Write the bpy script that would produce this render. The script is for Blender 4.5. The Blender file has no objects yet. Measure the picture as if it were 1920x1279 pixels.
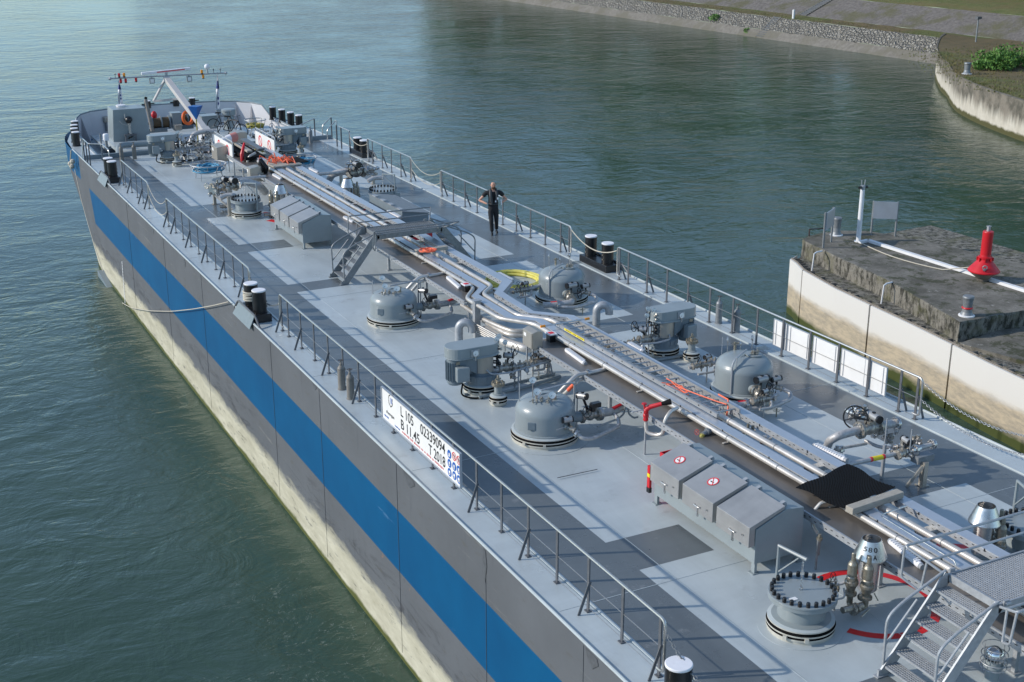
import bpy, bmesh, math, random
from mathutils import Vector, Matrix
random.seed(7)
R = math.radians
S = bpy.context.scene
COL = S.collection
# ---------------------------------------------------------------- camera, sky, sun, exposure
CAM = Vector((-14.4996, 6.27576, 10.7578)); F_PX = 2420.68
YAW, PIT, ROL = R(-27.1457), R(18.9568), R(-0.06605)
fw = Vector((-math.sin(YAW)*math.cos(PIT), math.cos(YAW)*math.cos(PIT), -math.sin(PIT)))
r0 = Vector((math.cos(YAW), math.sin(YAW), 0)); u0 = r0.cross(fw)
rt = r0*math.cos(ROL) + u0*math.sin(ROL); up = -r0*math.sin(ROL) + u0*math.cos(ROL)
cd = bpy.data.cameras.new('camera'); cam = bpy.data.objects.new('camera', cd); COL.objects.link(cam)
cd.sensor_width = 36; cd.lens = 36*F_PX/1920; cd.clip_start = 0.5; cd.clip_end = 3000
cam.matrix_world = Matrix(((rt.x, up.x, -fw.x, CAM.x), (rt.y, up.y, -fw.y, CAM.y), (rt.z, up.z, -fw.z, CAM.z), (0, 0, 0, 1)))
S.camera = cam
SUNV = Vector((-1.82, 0.745, 1.0)).normalized()
SUN_EL = math.asin(SUNV.z)
W = bpy.data.worlds.new('World'); S.world = W; W.use_nodes = True
nt = W.node_tree; bg = nt.nodes['Background']; sky = nt.nodes.new('ShaderNodeTexSky')
sky.sky_type = 'NISHITA'; sky.sun_disc = False; sky.sun_elevation = SUN_EL
sky.sun_rotation = math.atan2(SUNV.x, SUNV.y) % (2*math.pi)
sky.air_density = 1.0; sky.dust_density = 0.1; sky.ozone_density = 3.0
tc = nt.nodes.new('ShaderNodeTexCoord'); sx_ = nt.nodes.new('ShaderNodeSeparateXYZ'); nt.links.new(tc.outputs['Generated'], sx_.inputs[0])
mr = nt.nodes.new('ShaderNodeMapRange'); mr.inputs[1].default_value = 0.0; mr.inputs[2].default_value = 0.45; nt.links.new(sx_.outputs[2], mr.inputs[0])
mx_ = nt.nodes.new('ShaderNodeMix'); mx_.data_type = 'RGBA'; nt.links.new(mr.outputs[0], mx_.inputs[0]); mx_.inputs[6].default_value = (.47, .60, .72, 1); mx_.inputs[7].default_value = (1.12, 1, .88, 1)
mm = nt.nodes.new('ShaderNodeMix'); mm.data_type = 'RGBA'; mm.blend_type = 'MULTIPLY'; mm.inputs[0].default_value = 1; nt.links.new(sky.outputs[0], mm.inputs[6]); nt.links.new(mx_.outputs[2], mm.inputs[7]); nt.links.new(mm.outputs[2], bg.inputs[0]); bg.inputs[1].default_value = 0.15
ld = bpy.data.lights.new('sun', 'SUN'); ld.energy = 2.4; ld.angle = R(1.0); ld.color = (1, 0.93, 0.83)
lo = bpy.data.objects.new('sun', ld); COL.objects.link(lo); lo.rotation_euler = SUNV.to_track_quat('Z', 'Y').to_euler()
S.view_settings.view_transform = 'Standard'; S.view_settings.look = 'None'; S.view_settings.exposure = 0.68; S.view_settings.gamma = 1
S.cycles.max_bounces = 6; S.cycles.use_denoising = True

def at(px, py, z=0.0):
    d = fw + rt*((px-960)/F_PX) - up*((py-639.5)/F_PX)
    return CAM + d*((z-CAM.z)/d.z)
def atx(px, py, x):
    d = fw + rt*((px-960)/F_PX) - up*((py-639.5)/F_PX)
    return CAM + d*((x-CAM.x)/d.x)
WZ = -4.6

# ---------------------------------------------------------------- materials
def mat(name, c, rough=0.5, metal=0.0, var=0.0, vs=3.0, bump=0.0, bs=20.0, dirt=None, dth=0.6, dsc=4.0, stretch=(1, 1, 1), coat=0.0, rvar=0.0, spec=None, emit=None):
    m = bpy.data.materials.new(name); m.use_nodes = True
    t = m.node_tree; b = t.nodes['Principled BSDF']; N = t.nodes.new; L = t.links.new
    b.inputs['Base Color'].default_value = (*c, 1); b.inputs['Roughness'].default_value = rough; b.inputs['Metallic'].default_value = metal
    if coat: b.inputs['Coat Weight'].default_value = coat; b.inputs['Coat Roughness'].default_value = 0.12
    if spec is not None: b.inputs['Specular IOR Level'].default_value = spec
    g = N('ShaderNodeNewGeometry'); mp = N('ShaderNodeMapping'); mp.inputs['Scale'].default_value = stretch
    L(g.outputs['Position'], mp.inputs[0]); P = mp.outputs[0]
    last = None
    if var or dirt:
        rgb = N('ShaderNodeRGB'); rgb.outputs[0].default_value = (*c, 1); last = rgb.outputs[0]
    if var:
        n = N('ShaderNodeTexNoise'); n.inputs['Scale'].default_value = vs; n.inputs['Detail'].default_value = 6; n.inputs['Roughness'].default_value = 0.6
        L(P, n.inputs['Vector'])
        r = N('ShaderNodeMapRange'); r.inputs[1].default_value = 0.3; r.inputs[2].default_value = 0.7; r.inputs[3].default_value = 1-var; r.inputs[4].default_value = 1+var
        L(n.outputs[0], r.inputs[0])
        h = N('ShaderNodeVectorMath'); h.operation = 'SCALE'; L(last, h.inputs[0]); L(r.outputs[0], h.inputs[3]); last = h.outputs[0]
        if rvar:
            r2 = N('ShaderNodeMapRange'); r2.inputs[1].default_value = 0.3; r2.inputs[2].default_value = 0.7; r2.inputs[3].default_value = rough-rvar; r2.inputs[4].default_value = rough+rvar
            L(n.outputs[0], r2.inputs[0]); L(r2.outputs[0], b.inputs['Roughness'])
    if dirt:
        n = N('ShaderNodeTexNoise'); n.inputs['Scale'].default_value = dsc; n.inputs['Detail'].default_value = 9; n.inputs['Roughness'].default_value = 0.68
        L(P, n.inputs['Vector'])
        r = N('ShaderNodeMapRange'); r.inputs[1].default_value = dth; r.inputs[2].default_value = dth+0.1; L(n.outputs[0], r.inputs[0])
        mx = N('ShaderNodeMix'); mx.data_type = 'RGBA'; L(r.outputs[0], mx.inputs[0]); L(last, mx.inputs[6]); mx.inputs[7].default_value = (*dirt, 1); last = mx.outputs[2]
    if last is not None: L(last, b.inputs['Base Color'])
    if bump:
        n = N('ShaderNodeTexNoise'); n.inputs['Scale'].default_value = bs; n.inputs['Detail'].default_value = 5; L(P, n.inputs['Vector'])
        bp = N('ShaderNodeBump'); bp.inputs['Strength'].default_value = 1.0; bp.inputs['Distance'].default_value = bump
        L(n.outputs[0], bp.inputs['Height']); L(bp.outputs[0], b.inputs['Normal'])
    return m
M = {}
M['deck'] = mat('deck_paint_light', (.43, .475, .485), .36, var=.06, vs=.7, bump=.0008, bs=3, rvar=.11, dirt=(.35, .38, .385), dth=.60, dsc=1.3)
M['path'] = mat('deck_paint_dark', (.118, .134, .142), .32, var=.09, vs=.6, bump=.0008, bs=3, rvar=.13, dirt=(.19, .20, .205), dth=.60, dsc=2.6)
M['paint'] = mat('grey_blue_paint', (.25, .285, .295), .3, var=.04, vs=2, bump=.0006, bs=5)
M['paint_dk'] = mat('grey_paint_dark', (.17, .21, .235), .42, var=.08, vs=6, bump=.001, bs=60)
M['rail'] = mat('rail_paint', (.10, .105, .115), .4, var=.2, vs=12, dirt=(.14, .12, .10), dth=.63, dsc=25)
M['railtop'] = mat('handrail_steel', (.50, .49, .47), .32, .8, var=.12, vs=30, dirt=(.35, .25, .18), dth=.68, dsc=20)
M['steel'] = mat('stainless_steel', (.56, .545, .525), .30, .95, var=.10, vs=8, bump=.0006, bs=30, rvar=.08)
M['pipe'] = mat('stainless_pipe', (.62, .585, .54), .38, .45, var=.08, vs=2, stretch=(6, .6, 6), rvar=.06, dirt=(.42, .38, .34), dth=.66, dsc=3)
M['pipeold'] = mat('weathered_pipe', (.44, .43, .42), .5, .3, var=.2, vs=14, bump=.002, bs=40, dirt=(.26, .25, .245), dth=.58, dsc=10)
M['valve'] = mat('cast_valve_steel', (.40, .375, .33), .42, .8, var=.25, vs=25, bump=.003, bs=60)
M['bronze'] = mat('dull_brass_steel', (.33, .30, .24), .45, .75, var=.25, vs=25, bump=.003, bs=60)
M['galv'] = mat('galvanised_steel', (.37, .385, .40), .48, .35, var=.14, vs=14, bump=.0008, bs=40)
M['galvdk'] = mat('galvanised_dull', (.22, .235, .245), .5, .3, var=.2, vs=12, bump=.001, bs=40)
M['tray'] = mat('cable_tray_cover', (.52, .55, .59), .36, .55, var=.05, vs=1.5, rvar=.05)
M['plate'] = mat('drip_plate', (.155, .14, .125), .38, .3, var=.22, vs=1.6, stretch=(2, .5, 1), bump=.002, bs=4, dirt=(.10, .09, .08), dth=.62, dsc=2.5, rvar=.08)
M['chest'] = mat('brushed_lid', (.40, .395, .385), .38, .45, var=.07, vs=2.5, rvar=.07, bump=.0015, bs=3)
M['black'] = mat('black_paint', (.012, .012, .013), .3, var=.3, vs=8, bump=.001, bs=20)
M['rubber'] = mat('black_rubber', (.009, .009, .009), .85, spec=.15, bump=.002, bs=60)
M['ring'] = mat('pale_ring', (.52, .50, .44), .45, .2, var=.15, vs=10)
M['matblack'] = mat('mat_rubber', (.008, .008, .008), .7, spec=.2)
M['mastgrey'] = mat('mast_paint', (.48, .46, .44), .45, var=.05)
M['white'] = mat('white_paint', (.72, .72, .72), .45, var=.04, vs=3)
M['cap'] = mat('white_cap_paint', (.75, .74, .76), .5, var=.05, vs=10)
M['bulw'] = mat('bulwark_white', (.60, .60, .62), .45, var=.05, vs=1.2, dirt=(.42, .40, .38), dth=.68, dsc=3)
M['red'] = mat('red_paint', (.55, .012, .02), .4, var=.06, vs=4)
M['redline'] = mat('red_marking', (.62, .012, .015), .45, var=.08, vs=3)
M['sign'] = mat('sign_white', (.76, .75, .73), .45, var=.03)
M['ink'] = mat('ink_black', (.02, .02, .02), .5)
M['inkred'] = mat('ink_red', (.65, .03, .04), .5)
M['inkblue'] = mat('ink_blue', (.01, .10, .40), .5)
M['blue'] = mat('blue_paint', (.0, .085, .32), .4, var=.05)
M['yellow'] = mat('yellow_tape', (.75, .6, .02), .5)
M['amber'] = mat('amber_lens', (.8, .28, .01), .25)
M['glass'] = mat('gauge_glass', (.75, .76, .74), .15)
M['hose_y'] = mat('yellow_hose', (.62, .56, .12), .5, var=.15, vs=10)
M['hose_ol'] = mat('olive_hose', (.33, .28, .05), .6, var=.3, vs=15)
M['hose_b'] = mat('blue_rope', (.04, .23, .38), .6, var=.2, vs=20)
M['orange'] = mat('orange_cord', (.78, .13, .05), .55, var=.15, vs=30)
M['lifebuoy'] = mat('lifebuoy_orange', (.75, .12, .01), .5)
M['timber'] = mat('weathered_timber', (.36, .33, .28), .8, var=.2, vs=6, stretch=(1, 8, 8), bump=.004, bs=40)
M['rope'] = mat('rope', (.5, .46, .38), .85, var=.2, vs=60, bump=.004, bs=80)
M['skin'] = mat('skin', (.55, .29, .20), .55)
M['cloth'] = mat('black_cloth', (.014, .014, .016), .85, bump=.004, bs=25)
M['vest'] = mat('dark_grey_vest', (.035, .04, .045), .6)
M['beard'] = mat('beard', (.10, .045, .02), .8)
M['cabinet'] = mat('brushed_cabinet', (.42, .39, .34), .42, .6, var=.06, vs=6, stretch=(1, 1, .2))
M['cylgrey'] = mat('grey_brown_bottle', (.20, .185, .165), .5, var=.2, vs=8, dirt=(.14, .08, .05), dth=.64, dsc=12)
M['handwheel'] = mat('rusty_black_wheel', (.05, .03, .025), .6)
M['conc'] = mat('weathered_concrete', (.20, .175, .145), .9, var=.28, vs=1.2, bump=.03, bs=3.5, dirt=(.055, .052, .04), dth=.55, dsc=1.6)
M['pale'] = mat('pier_guard_panel', (.60, .555, .46), .6, var=.05, vs=1)
M['bush'] = mat('bush_leaves', (.085, .19, .03), .7, var=.3, vs=2)
M['leaf'] = mat('tree_leaves', (.06, .13, .02), .75, var=.35, vs=.6)
M['bark'] = mat('bark', (.10, .075, .05), .9, var=.3, vs=4, bump=.02, bs=10)

def nodes_of(m): return m.node_tree, m.node_tree.nodes['Principled BSDF'], m.node_tree.nodes.new, m.node_tree.links.new
def noise(N, L, P, scale, detail=6, rough=.6, stretch=None, dist=0.0):
    n = N('ShaderNodeTexNoise'); n.inputs['Scale'].default_value = scale; n.inputs['Detail'].default_value = detail; n.inputs['Roughness'].default_value = rough; n.inputs['Distortion'].default_value = dist
    if stretch:
        mp = N('ShaderNodeMapping'); mp.inputs['Scale'].default_value = stretch; L(P, mp.inputs[0]); P = mp.outputs[0]
    L(P, n.inputs['Vector']); return n.outputs[0]
def rng(N, L, v, a, b, c=0., d=1.):
    r = N('ShaderNodeMapRange'); r.inputs[1].default_value = a; r.inputs[2].default_value = b; r.inputs[3].default_value = c; r.inputs[4].default_value = d
    L(v, r.inputs[0]); return r.outputs[0]
def mixc(N, L, f, a, b):
    m = N('ShaderNodeMix'); m.data_type = 'RGBA'
    L(f, m.inputs[0])
    for i, x in ((6, a), (7, b)):
        if isinstance(x, tuple): m.inputs[i].default_value = (*x, 1)
        else: L(x, m.inputs[i])
    return m.outputs[2]
def mathn(N, L, op, a, b):
    m = N('ShaderNodeMath'); m.operation = op
    for i, x in enumerate((a, b)):
        if isinstance(x, (int, float)): m.inputs[i].default_value = x
        else: L(x, m.inputs[i])
    return m.outputs[0]
def grime(m, amt=.12, speck=(.08, .085, .085)):
    t, b, N, L = nodes_of(m); src = b.inputs['Base Color'].links[0].from_socket; g = N('ShaderNodeNewGeometry'); P = g.outputs['Position']
    w1 = noise(N, L, P, .9, 8, .7, (1.0, .18, 1), 1.2); w2 = noise(N, L, P, 1.1, 8, .7, (.25, 1.1, 1), .8); sp = noise(N, L, P, 16, 3, .6)
    k = mathn(N, L, 'MULTIPLY', rng(N, L, w1, .3, .7, 1-amt, 1+amt*.6), rng(N, L, w2, .35, .7, 1-amt*.6, 1+amt*.4)); h = N('ShaderNodeVectorMath'); h.operation = 'SCALE'; L(src, h.inputs[0]); L(k, h.inputs[3])
    L(mixc(N, L, rng(N, L, sp, .735, .76, 0, .75), h.outputs[0], speck), b.inputs['Base Color'])
grime(M['deck']); grime(M['path'], .14, (.28, .29, .29)); grime(M['paint'], .08); grime(M['chest'], .14, (.15, .14, .12)); grime(M['sign'], .05, (.4, .36, .3)); grime(M['pipe'], .25, (.2, .16, .12)); grime(M['tray'], .10, (.2, .2, .2)); grime(M['red'], .10, (.2, .03, .02))
# hull side paint: grey, blue band, grey, cream boot with scuffs (painted bands of the real hull)
def hull_mat(name, top):
    m = mat(name, top, .6, spec=.25); t, b, N, L = nodes_of(m)
    g = N('ShaderNodeNewGeometry'); P = g.outputs['Position']; sp = N('ShaderNodeSeparateXYZ'); L(P, sp.inputs[0]); z = sp.outputs[2]
    n1 = noise(N, L, P, 2.2, 9, .7, (1, .35, 1.2)); n2 = noise(N, L, P, .5, 6, .6)
    base = mixc(N, L, rng(N, L, n2, .3, .7), tuple(x*.9 for x in top), tuple(x*1.1 for x in top))
    # vertical streaks
    st = noise(N, L, P, 5, 6, .6, (1, 1, .12)); base = mixc(N, L, rng(N, L, st, .62, .72, 0, .35), base, tuple(x*.62 for x in top))
    # scrapes
    sc = noise(N, L, P, 3, 10, .78, (1, .10, 1.6)); base = mixc(N, L, rng(N, L, sc, .60, .66, 0, .45), base, (.24, .235, .225)); s2 = noise(N, L, P, 2.4, 10, .8, (1, .22, 1.2), .6); low = mathn(N, L, 'MULTIPLY', rng(N, L, z, -2.3, -3.3), rng(N, L, s2, .52, .60, 0, .7)); base = mixc(N, L, low, base, (.045, .045, .05)); s3 = noise(N, L, P, 1.7, 6, .7); base = mixc(N, L, mathn(N, L, 'MULTIPLY', rng(N, L, s3, .70, .73, 0, .6), rng(N, L, z, -.3, -3)), base, (.30, .17, .11))
    # cream boot starting at a ragged height
    zz = mathn(N, L, 'ADD', z, mathn(N, L, 'MULTIPLY', mathn(N, L, 'SUBTRACT', n1, .5), .9))
    zz = mathn(N, L, 'ADD', zz, mathn(N, L, 'MULTIPLY', mathn(N, L, 'SUBTRACT', n2, .5), .15))
    base = mixc(N, L, rng(N, L, zz, -3.48, -3.74), base, mixc(N, L, rng(N, L, n1, .35, .65), (.38, .355, .265), (.55, .52, .41)))
    n3 = noise(N, L, P, 6, 8, .7, (1, .3, 1.5)); base = mixc(N, L, rng(N, L, n3, .58, .66, 0, .7), base, (.10, .10, .095))
    zz2 = mathn(N, L, 'ADD', z, mathn(N, L, 'MULTIPLY', mathn(N, L, 'SUBTRACT', n1, .5), .25))
    base = mixc(N, L, rng(N, L, zz2, -4.42, -4.5), base, (.09, .10, .03))
    L(base, b.inputs['Base Color'])
    bp = N('ShaderNodeBump'); bp.inputs['Distance'].default_value = .05; L(noise(N, L, P, .45, 3, .5), bp.inputs['Height']); L(bp.outputs[0], b.inputs['Normal'])
    return m
_h = 1
M['hull'] = hull_mat('hull_side_grey', (.112, .120, .132))
mb_ = mat('hull_blue_band', (.0, .115, .34), .55, spec=.25); t, b, N, L = nodes_of(mb_)
g = N('ShaderNodeNewGeometry'); P = g.outputs['Position']
base = mixc(N, L, rng(N, L, noise(N, L, P, .6, 5), .3, .7), (.0, .066, .172), (.0, .084, .205))
base = mixc(N, L, rng(N, L, noise(N, L, P, 2.5, 9, .72, (1, .2, 1.4)), .655, .69, 0, .55), base, (.10, .2, .34))
L(base, b.inputs['Base Color']); M['hullblue'] = mb_
# water
wm = mat('river_water', (.016, .05, .043), .05); t, b, N, L = nodes_of(wm)
b.inputs['IOR'].default_value = 1.33
g = N('ShaderNodeNewGeometry'); P = g.outputs['Position']
ca = noise(N, L, P, .05, 3); b.inputs['Specular IOR Level'].default_value = .5
wc = mixc(N, L, rng(N, L, ca, .35, .65), (.034, .066, .047), (.050, .086, .060))
sp_ = N('ShaderNodeSeparateXYZ'); L(P, sp_.inputs[0])
vein = mathn(N, L, 'ABSOLUTE', mathn(N, L, 'SUBTRACT', noise(N, L, P, .55, 5, .6, None, 2.6), .5), 0)
zone = mathn(N, L, 'MULTIPLY', rng(N, L, sp_.outputs[1], 42, 26), rng(N, L, noise(N, L, P, .22, 4, .6), .50, .62)); zone = mathn(N, L, 'MULTIPLY', zone, rng(N, L, sp_.outputs[0], 0, -6))
fo = mathn(N, L, 'MULTIPLY', mathn(N, L, 'MULTIPLY', rng(N, L, vein, .012, .0), zone), rng(N, L, noise(N, L, P, 9, 5, .7), .45, .62, 0, .55))
wc = mixc(N, L, fo, wc, (.42, .45, .40)); L(wc, b.inputs['Base Color']); L(rng(N, L, fo, 0, .4, .05, .5), b.inputs['Roughness'])
def wn(s, st, det, d): 
    v = noise(N, L, P, s, det, .55, st, 2.4 if s == .5 else .9); bp = N('ShaderNodeBump'); bp.inputs['Distance'].default_value = d; L(v, bp.inputs['Height']); return bp
b1 = wn(.16, (1, 1.5, 1), 2, .18); b2 = wn(.9, (.8, 1.5, 1), 3, .06); b3 = wn(3.6, (.8, 1.4, 1), 4, .016); b4 = wn(.5, (1, 1, 1), 4, .07)
amp = rng(N, L, noise(N, L, P, .07, 3), .3, .7, .35, 1.0)
for q_ in (b1, b2, b3, b4): L(amp, q_.inputs['Strength'])
L(b1.outputs[0], b2.inputs['Normal']); L(b2.outputs[0], b3.inputs['Normal']); L(b3.outputs[0], b4.inputs['Normal']); L(b4.outputs[0], b.inputs['Normal'])
M['water'] = wm

# ---------------------------------------------------------------- mesh builder
class MB:
    def __init__(s): s.v = []; s.f = []; s.m = []; s.sm = []
    def add(s, vs, fs, m=0, smooth=False):
        o = len(s.v); s.v += [tuple(v) for v in vs]
        for f in fs: s.f.append([i+o for i in f]); s.m.append(m); s.sm.append(smooth)
        return s
    def box(s, c, d, rz=0, m=0, rot=None):
        x, y, z = d[0]/2, d[1]/2, d[2]/2
        mt = rot if rot else Matrix.Rotation(rz, 3, 'Z')
        vs = [Vector(c)+mt@Vector((a*x, b*y, e*z)) for e in (-1, 1) for a, b in ((-1, -1), (1, -1), (1, 1), (-1, 1))]
        return s.add(vs, [(0, 3, 2, 1), (4, 5, 6, 7), (0, 1, 5, 4), (1, 2, 6, 5), (2, 3, 7, 6), (3, 0, 4, 7)], m)
    def bar(s, p0, p1, w, h, m=0, upv=(0, 0, 1)):
        p0 = Vector(p0); p1 = Vector(p1); d = (p1-p0); l = d.length; d.normalize()
        u = Vector(upv); 
        if abs(d.dot(u)) > .98: u = Vector((0, 1, 0))
        a = d.cross(u).normalized(); u = a.cross(d)
        return s.box((p0+p1)/2, (w, l, h), m=m, rot=Matrix((a, d, u)).transposed())
    def tube(s, pts, r, n=10, m=0, cap=True, closed=False):
        pts = [Vector(p) for p in pts]; k = len(pts); rs = r if isinstance(r, (list, tuple)) else [r]*k
        vs = []; prev = None
        for i, p in enumerate(pts):
            if closed: d = pts[(i+1) % k]-pts[i-1]
            else: d = (pts[min(i+1, k-1)]-p).normalized()+(p-pts[max(i-1, 0)]).normalized()
            if d.length < 1e-6: d = Vector((0, 0, 1))
            d.normalize()
            if prev is None:
                a = d.cross(Vector((0, 0, 1)))
                if a.length < .1: a = d.cross(Vector((0, 1, 0)))
            else: a = prev-d*prev.dot(d)
            a.normalize(); prev = a; b = d.cross(a)
            for j in range(n):
                t = 2*math.pi*j/n; vs.append(p+(a*math.cos(t)+b*math.sin(t))*rs[i])
        fs = []
        for i in range(k if closed else k-1):
            for j in range(n):
                A = i*n+j; B = i*n+(j+1) % n; C = ((i+1) % k)*n+(j+1) % n; D = ((i+1) % k)*n+j
                fs.append((A, B, C, D))
        s.add(vs, fs, m, True)
        if cap and not closed: s.add(vs[:n], [tuple(range(n))[::-1]], m); s.add(vs[-n:], [tuple(range(n))], m)
        return s
    def cyl(s, p0, p1, r0, r1=None, n=20, m=0): return s.tube([p0, p1], [r0, r0 if r1 is None else r1], n, m)
    def lathe(s, c, prof, n=32, m=0, axis=(0, 0, 1)):
        ax = Vector(axis).normalized(); a = ax.cross(Vector((0, 0, 1)))
        if a.length < .1: a = Vector((1, 0, 0))
        a.normalize(); b = ax.cross(a); c = Vector(c)
        # prof: (r,z[,mat])
        vs = []
        for p in prof:
            for j in range(n):
                t = 2*math.pi*j/n; vs.append(c+ax*p[1]+(a*math.cos(t)+b*math.sin(t))*max(p[0], 1e-4))
        for i in range(len(prof)-1):
            mm = prof[i+1][2] if len(prof[i+1]) > 2 else m
            o = len(s.v)
            s.add(vs[i*n:(i+2)*n], [(j, (j+1) % n, n+(j+1) % n, n+j) for j in range(n)], mm, True)
        return s
    def sphere(s, c, r, n=14, m=0, sq=(1, 1, 1)):
        vs = []; fs = []; k = n//2
        for i in range(k+1):
            ph = math.pi*i/k
            for j in range(n):
                t = 2*math.pi*j/n; vs.append(Vector(c)+Vector((math.sin(ph)*math.cos(t)*sq[0], math.sin(ph)*math.sin(t)*sq[1], math.cos(ph)*sq[2]))*r)
        for i in range(k):
            for j in range(n): fs.append((i*n+j, (i+1)*n+j, (i+1)*n+(j+1) % n, i*n+(j+1) % n))
        return s.add(vs, fs, m, True)
    def torus(s, c, Rr, r, axis=(0, 0, 1), n=28, k=8, m=0, a0=0, a1=2*math.pi):
        ax = Vector(axis).normalized(); a = ax.cross(Vector((0, 0, 1)))
        if a.length < .1: a = Vector((1, 0, 0))
        a.normalize(); b = ax.cross(a); full = abs(a1-a0-2*math.pi) < 1e-4
        pts = [Vector(c)+(a*math.cos(a0+(a1-a0)*i/n)+b*math.sin(a0+(a1-a0)*i/n))*Rr for i in range(n if full else n+1)]
        return s.tube(pts, r, k, m, closed=full)
    def prism(s, poly, z0, z1, m=0, ax='z', org=(0, 0, 0)):
        o = Vector(org)
        def P(a, b, c):
            return o+(Vector((a, b, c)) if ax == 'z' else Vector((c, a, b)) if ax == 'x' else Vector((a, c, b)))
        n = len(poly); vs = [P(a, b, z0) for a, b in poly]+[P(a, b, z1) for a, b in poly]
        fs = [tuple(range(n))[::-1], tuple(range(n, 2*n))]+[(i, (i+1) % n, n+(i+1) % n, n+i) for i in range(n)]
        return s.add(vs, fs, m)
    def wheel(s, c, r, axis, m=0, spokes=4, t=None):
        t = t or r*.07; s.torus(c, r, t, axis, 28, 6, m); ax = Vector(axis).normalized(); a = ax.cross(Vector((0, 0, 1)))
        if a.length < .1: a = Vector((1, 0, 0))
        a.normalize(); b = ax.cross(a); c = Vector(c)
        for i in range(spokes):
            q = 2*math.pi*i/spokes+.4; s.cyl(c, c+(a*math.cos(q)+b*math.sin(q))*r, t*.8, n=6, m=m)
        s.cyl(c-ax*t*2, c+ax*t*2, t*2.2, n=8, m=m); return s
    def flange(s, c, axis, r, t=.03, m=0, bolts=8, bm=None):
        ax = Vector(axis).normalized(); c = Vector(c); s.cyl(c-ax*t*1.3, c-ax*t*.15, r, n=20, m=m); s.cyl(c+ax*t*.15, c+ax*t*1.3, r, n=20, m=m)
        a = ax.cross(Vector((0, 0, 1)))
        if a.length < .1: a = Vector((1, 0, 0))
        a.normalize(); b = ax.cross(a)
        for i in range(bolts):
            q = 2*math.pi*(i+.5)/bolts; p = c+(a*math.cos(q)+b*math.sin(q))*r*.82; s.cyl(p-ax*t*2.2, p+ax*t*2.2, r*.09+.004, n=6, m=m if bm is None else bm)
        return s
    def build(s, name, mats, parent=None, loc=None, bevel=0, angle=35):
        me = bpy.data.meshes.new(name); me.from_pydata(s.v, [], s.f)
        for x in (mats if isinstance(mats, (list, tuple)) else [mats]): me.materials.append(M[x] if isinstance(x, str) else x)
        me.polygons.foreach_set('material_index', s.m); me.polygons.foreach_set('use_smooth', [bool(x) for x in s.sm])
        me.update(); 
        if any(s.sm): me.set_sharp_from_angle(angle=R(angle))
        ob = bpy.data.objects.new(name, me); COL.objects.link(ob)
        if parent: ob.parent = parent
        if loc: ob.location = loc
        if bevel:
            bv = ob.modifiers.new('bevel', 'BEVEL'); bv.width = bevel; bv.segments = 2; bv.limit_method = 'ANGLE'; bv.angle_limit = R(40)
        return ob
def tag(o, label, cat, group=None, kind=None):
    if label: o['label'] = label
    if cat: o['category'] = cat
    if group: o['group'] = group
    if kind: o['kind'] = kind
    return o
def thing(name, label, cat, loc=(0, 0, 0), rz=0, group=None):
    o = bpy.data.objects.new(name, None); COL.objects.link(o); o.location = loc; o.rotation_euler = (0, 0, rz); o.empty_display_size = .2
    return tag(o, label, cat, group)
def clone(o, loc=None, label=None, scale=None, rz=None, parent=None):
    c = o.copy(); COL.objects.link(c); c.parent = parent
    if loc is not None: c.location = loc
    if rz is not None: c.rotation_euler = (0, 0, rz)
    if scale: c.scale = scale
    if label: c['label'] = label
    for ch in [x for x in bpy.data.objects if x.parent == o]: clone(ch, parent=c)
    return c
def arc(c, r, a0, a1, n, u, v):
    c = Vector(c); u = Vector(u); v = Vector(v)
    return [c+u*(r*math.cos(a0+(a1-a0)*i/n))+v*(r*math.sin(a0+(a1-a0)*i/n)) for i in range(n+1)]
def smooth_path(pts, rad=.15, n=5):
    pts = [Vector(p) for p in pts]; out = [pts[0]]
    for i in range(1, len(pts)-1):
        a, b, c = pts[i-1], pts[i], pts[i+1]; d1 = (a-b); d2 = (c-b); r = min(rad, d1.length*.45, d2.length*.45)
        p, q = b+d1.normalized()*r, b+d2.normalized()*r
        for k in range(n+1):
            t = k/n; out.append(p*(1-t)**2+b*2*t*(1-t)+q*t*t)
    return out+[pts[-1]]
def text_obj(s, name, p0, p1, caph, nrm, upv, m, parent, off=.004, depth=.0015, width=True):
    """text whose baseline runs from p0 to p1"""
    cu = bpy.data.curves.new(name, 'FONT'); cu.body = s; cu.size = 1; cu.offset = .012; cu.extrude = 0
    o = bpy.data.objects.new(name, cu); COL.objects.link(o); bpy.context.view_layer.update()
    me = bpy.data.meshes.new_from_object(o.evaluated_get(bpy.context.evaluated_depsgraph_get())); bpy.data.objects.remove(o)
    xs = [v.co.x for v in me.vertices]; w = max(xs)-min(xs); x0 = min(xs)
    p0 = Vector(p0); p1 = Vector(p1); u = (p1-p0); l = u.length; u.normalize(); n_ = Vector(nrm).normalized(); v_ = n_.cross(u) if not upv else Vector(upv)
    k = l/w; h = caph/.70
    for v in me.vertices: v.co = p0+u*((v.co.x-x0)*k)+v_*(v.co.y*h)+n_*off
    me.materials.clear(); me.materials.append(M[m]); me.name = name
    ob = bpy.data.objects.new(name, me); COL.objects.link(ob)
    if parent:
        ob.parent = parent
        for v in me.vertices: v.co -= parent.location if parent.type == 'EMPTY' else Vector((0, 0, 0))
    return ob
# ---------------------------------------------------------------- setting: water, banks
b_ = MB(); b_.add([(-700, -150, WZ), (81.5, -150, WZ), (81.5, 900, WZ), (-700, 900, WZ)], [(0, 1, 2, 3)]); b_.build('water', 'water'); tag(bpy.data.objects['water'], 'green river water rippled by the breeze around the tank barge', None, None, 'structure')
# river bed sheet (ground) under everything
g_ = MB(); g_.add([(-700, -150, -9), (81.5, -150, -9), (81.5, 900, -9), (-700, 900, -9)], [(0, 1, 2, 3)]); tag(g_.build('river_bed', 'conc'), 'river bed under the water', None, None, 'structure')

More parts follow.
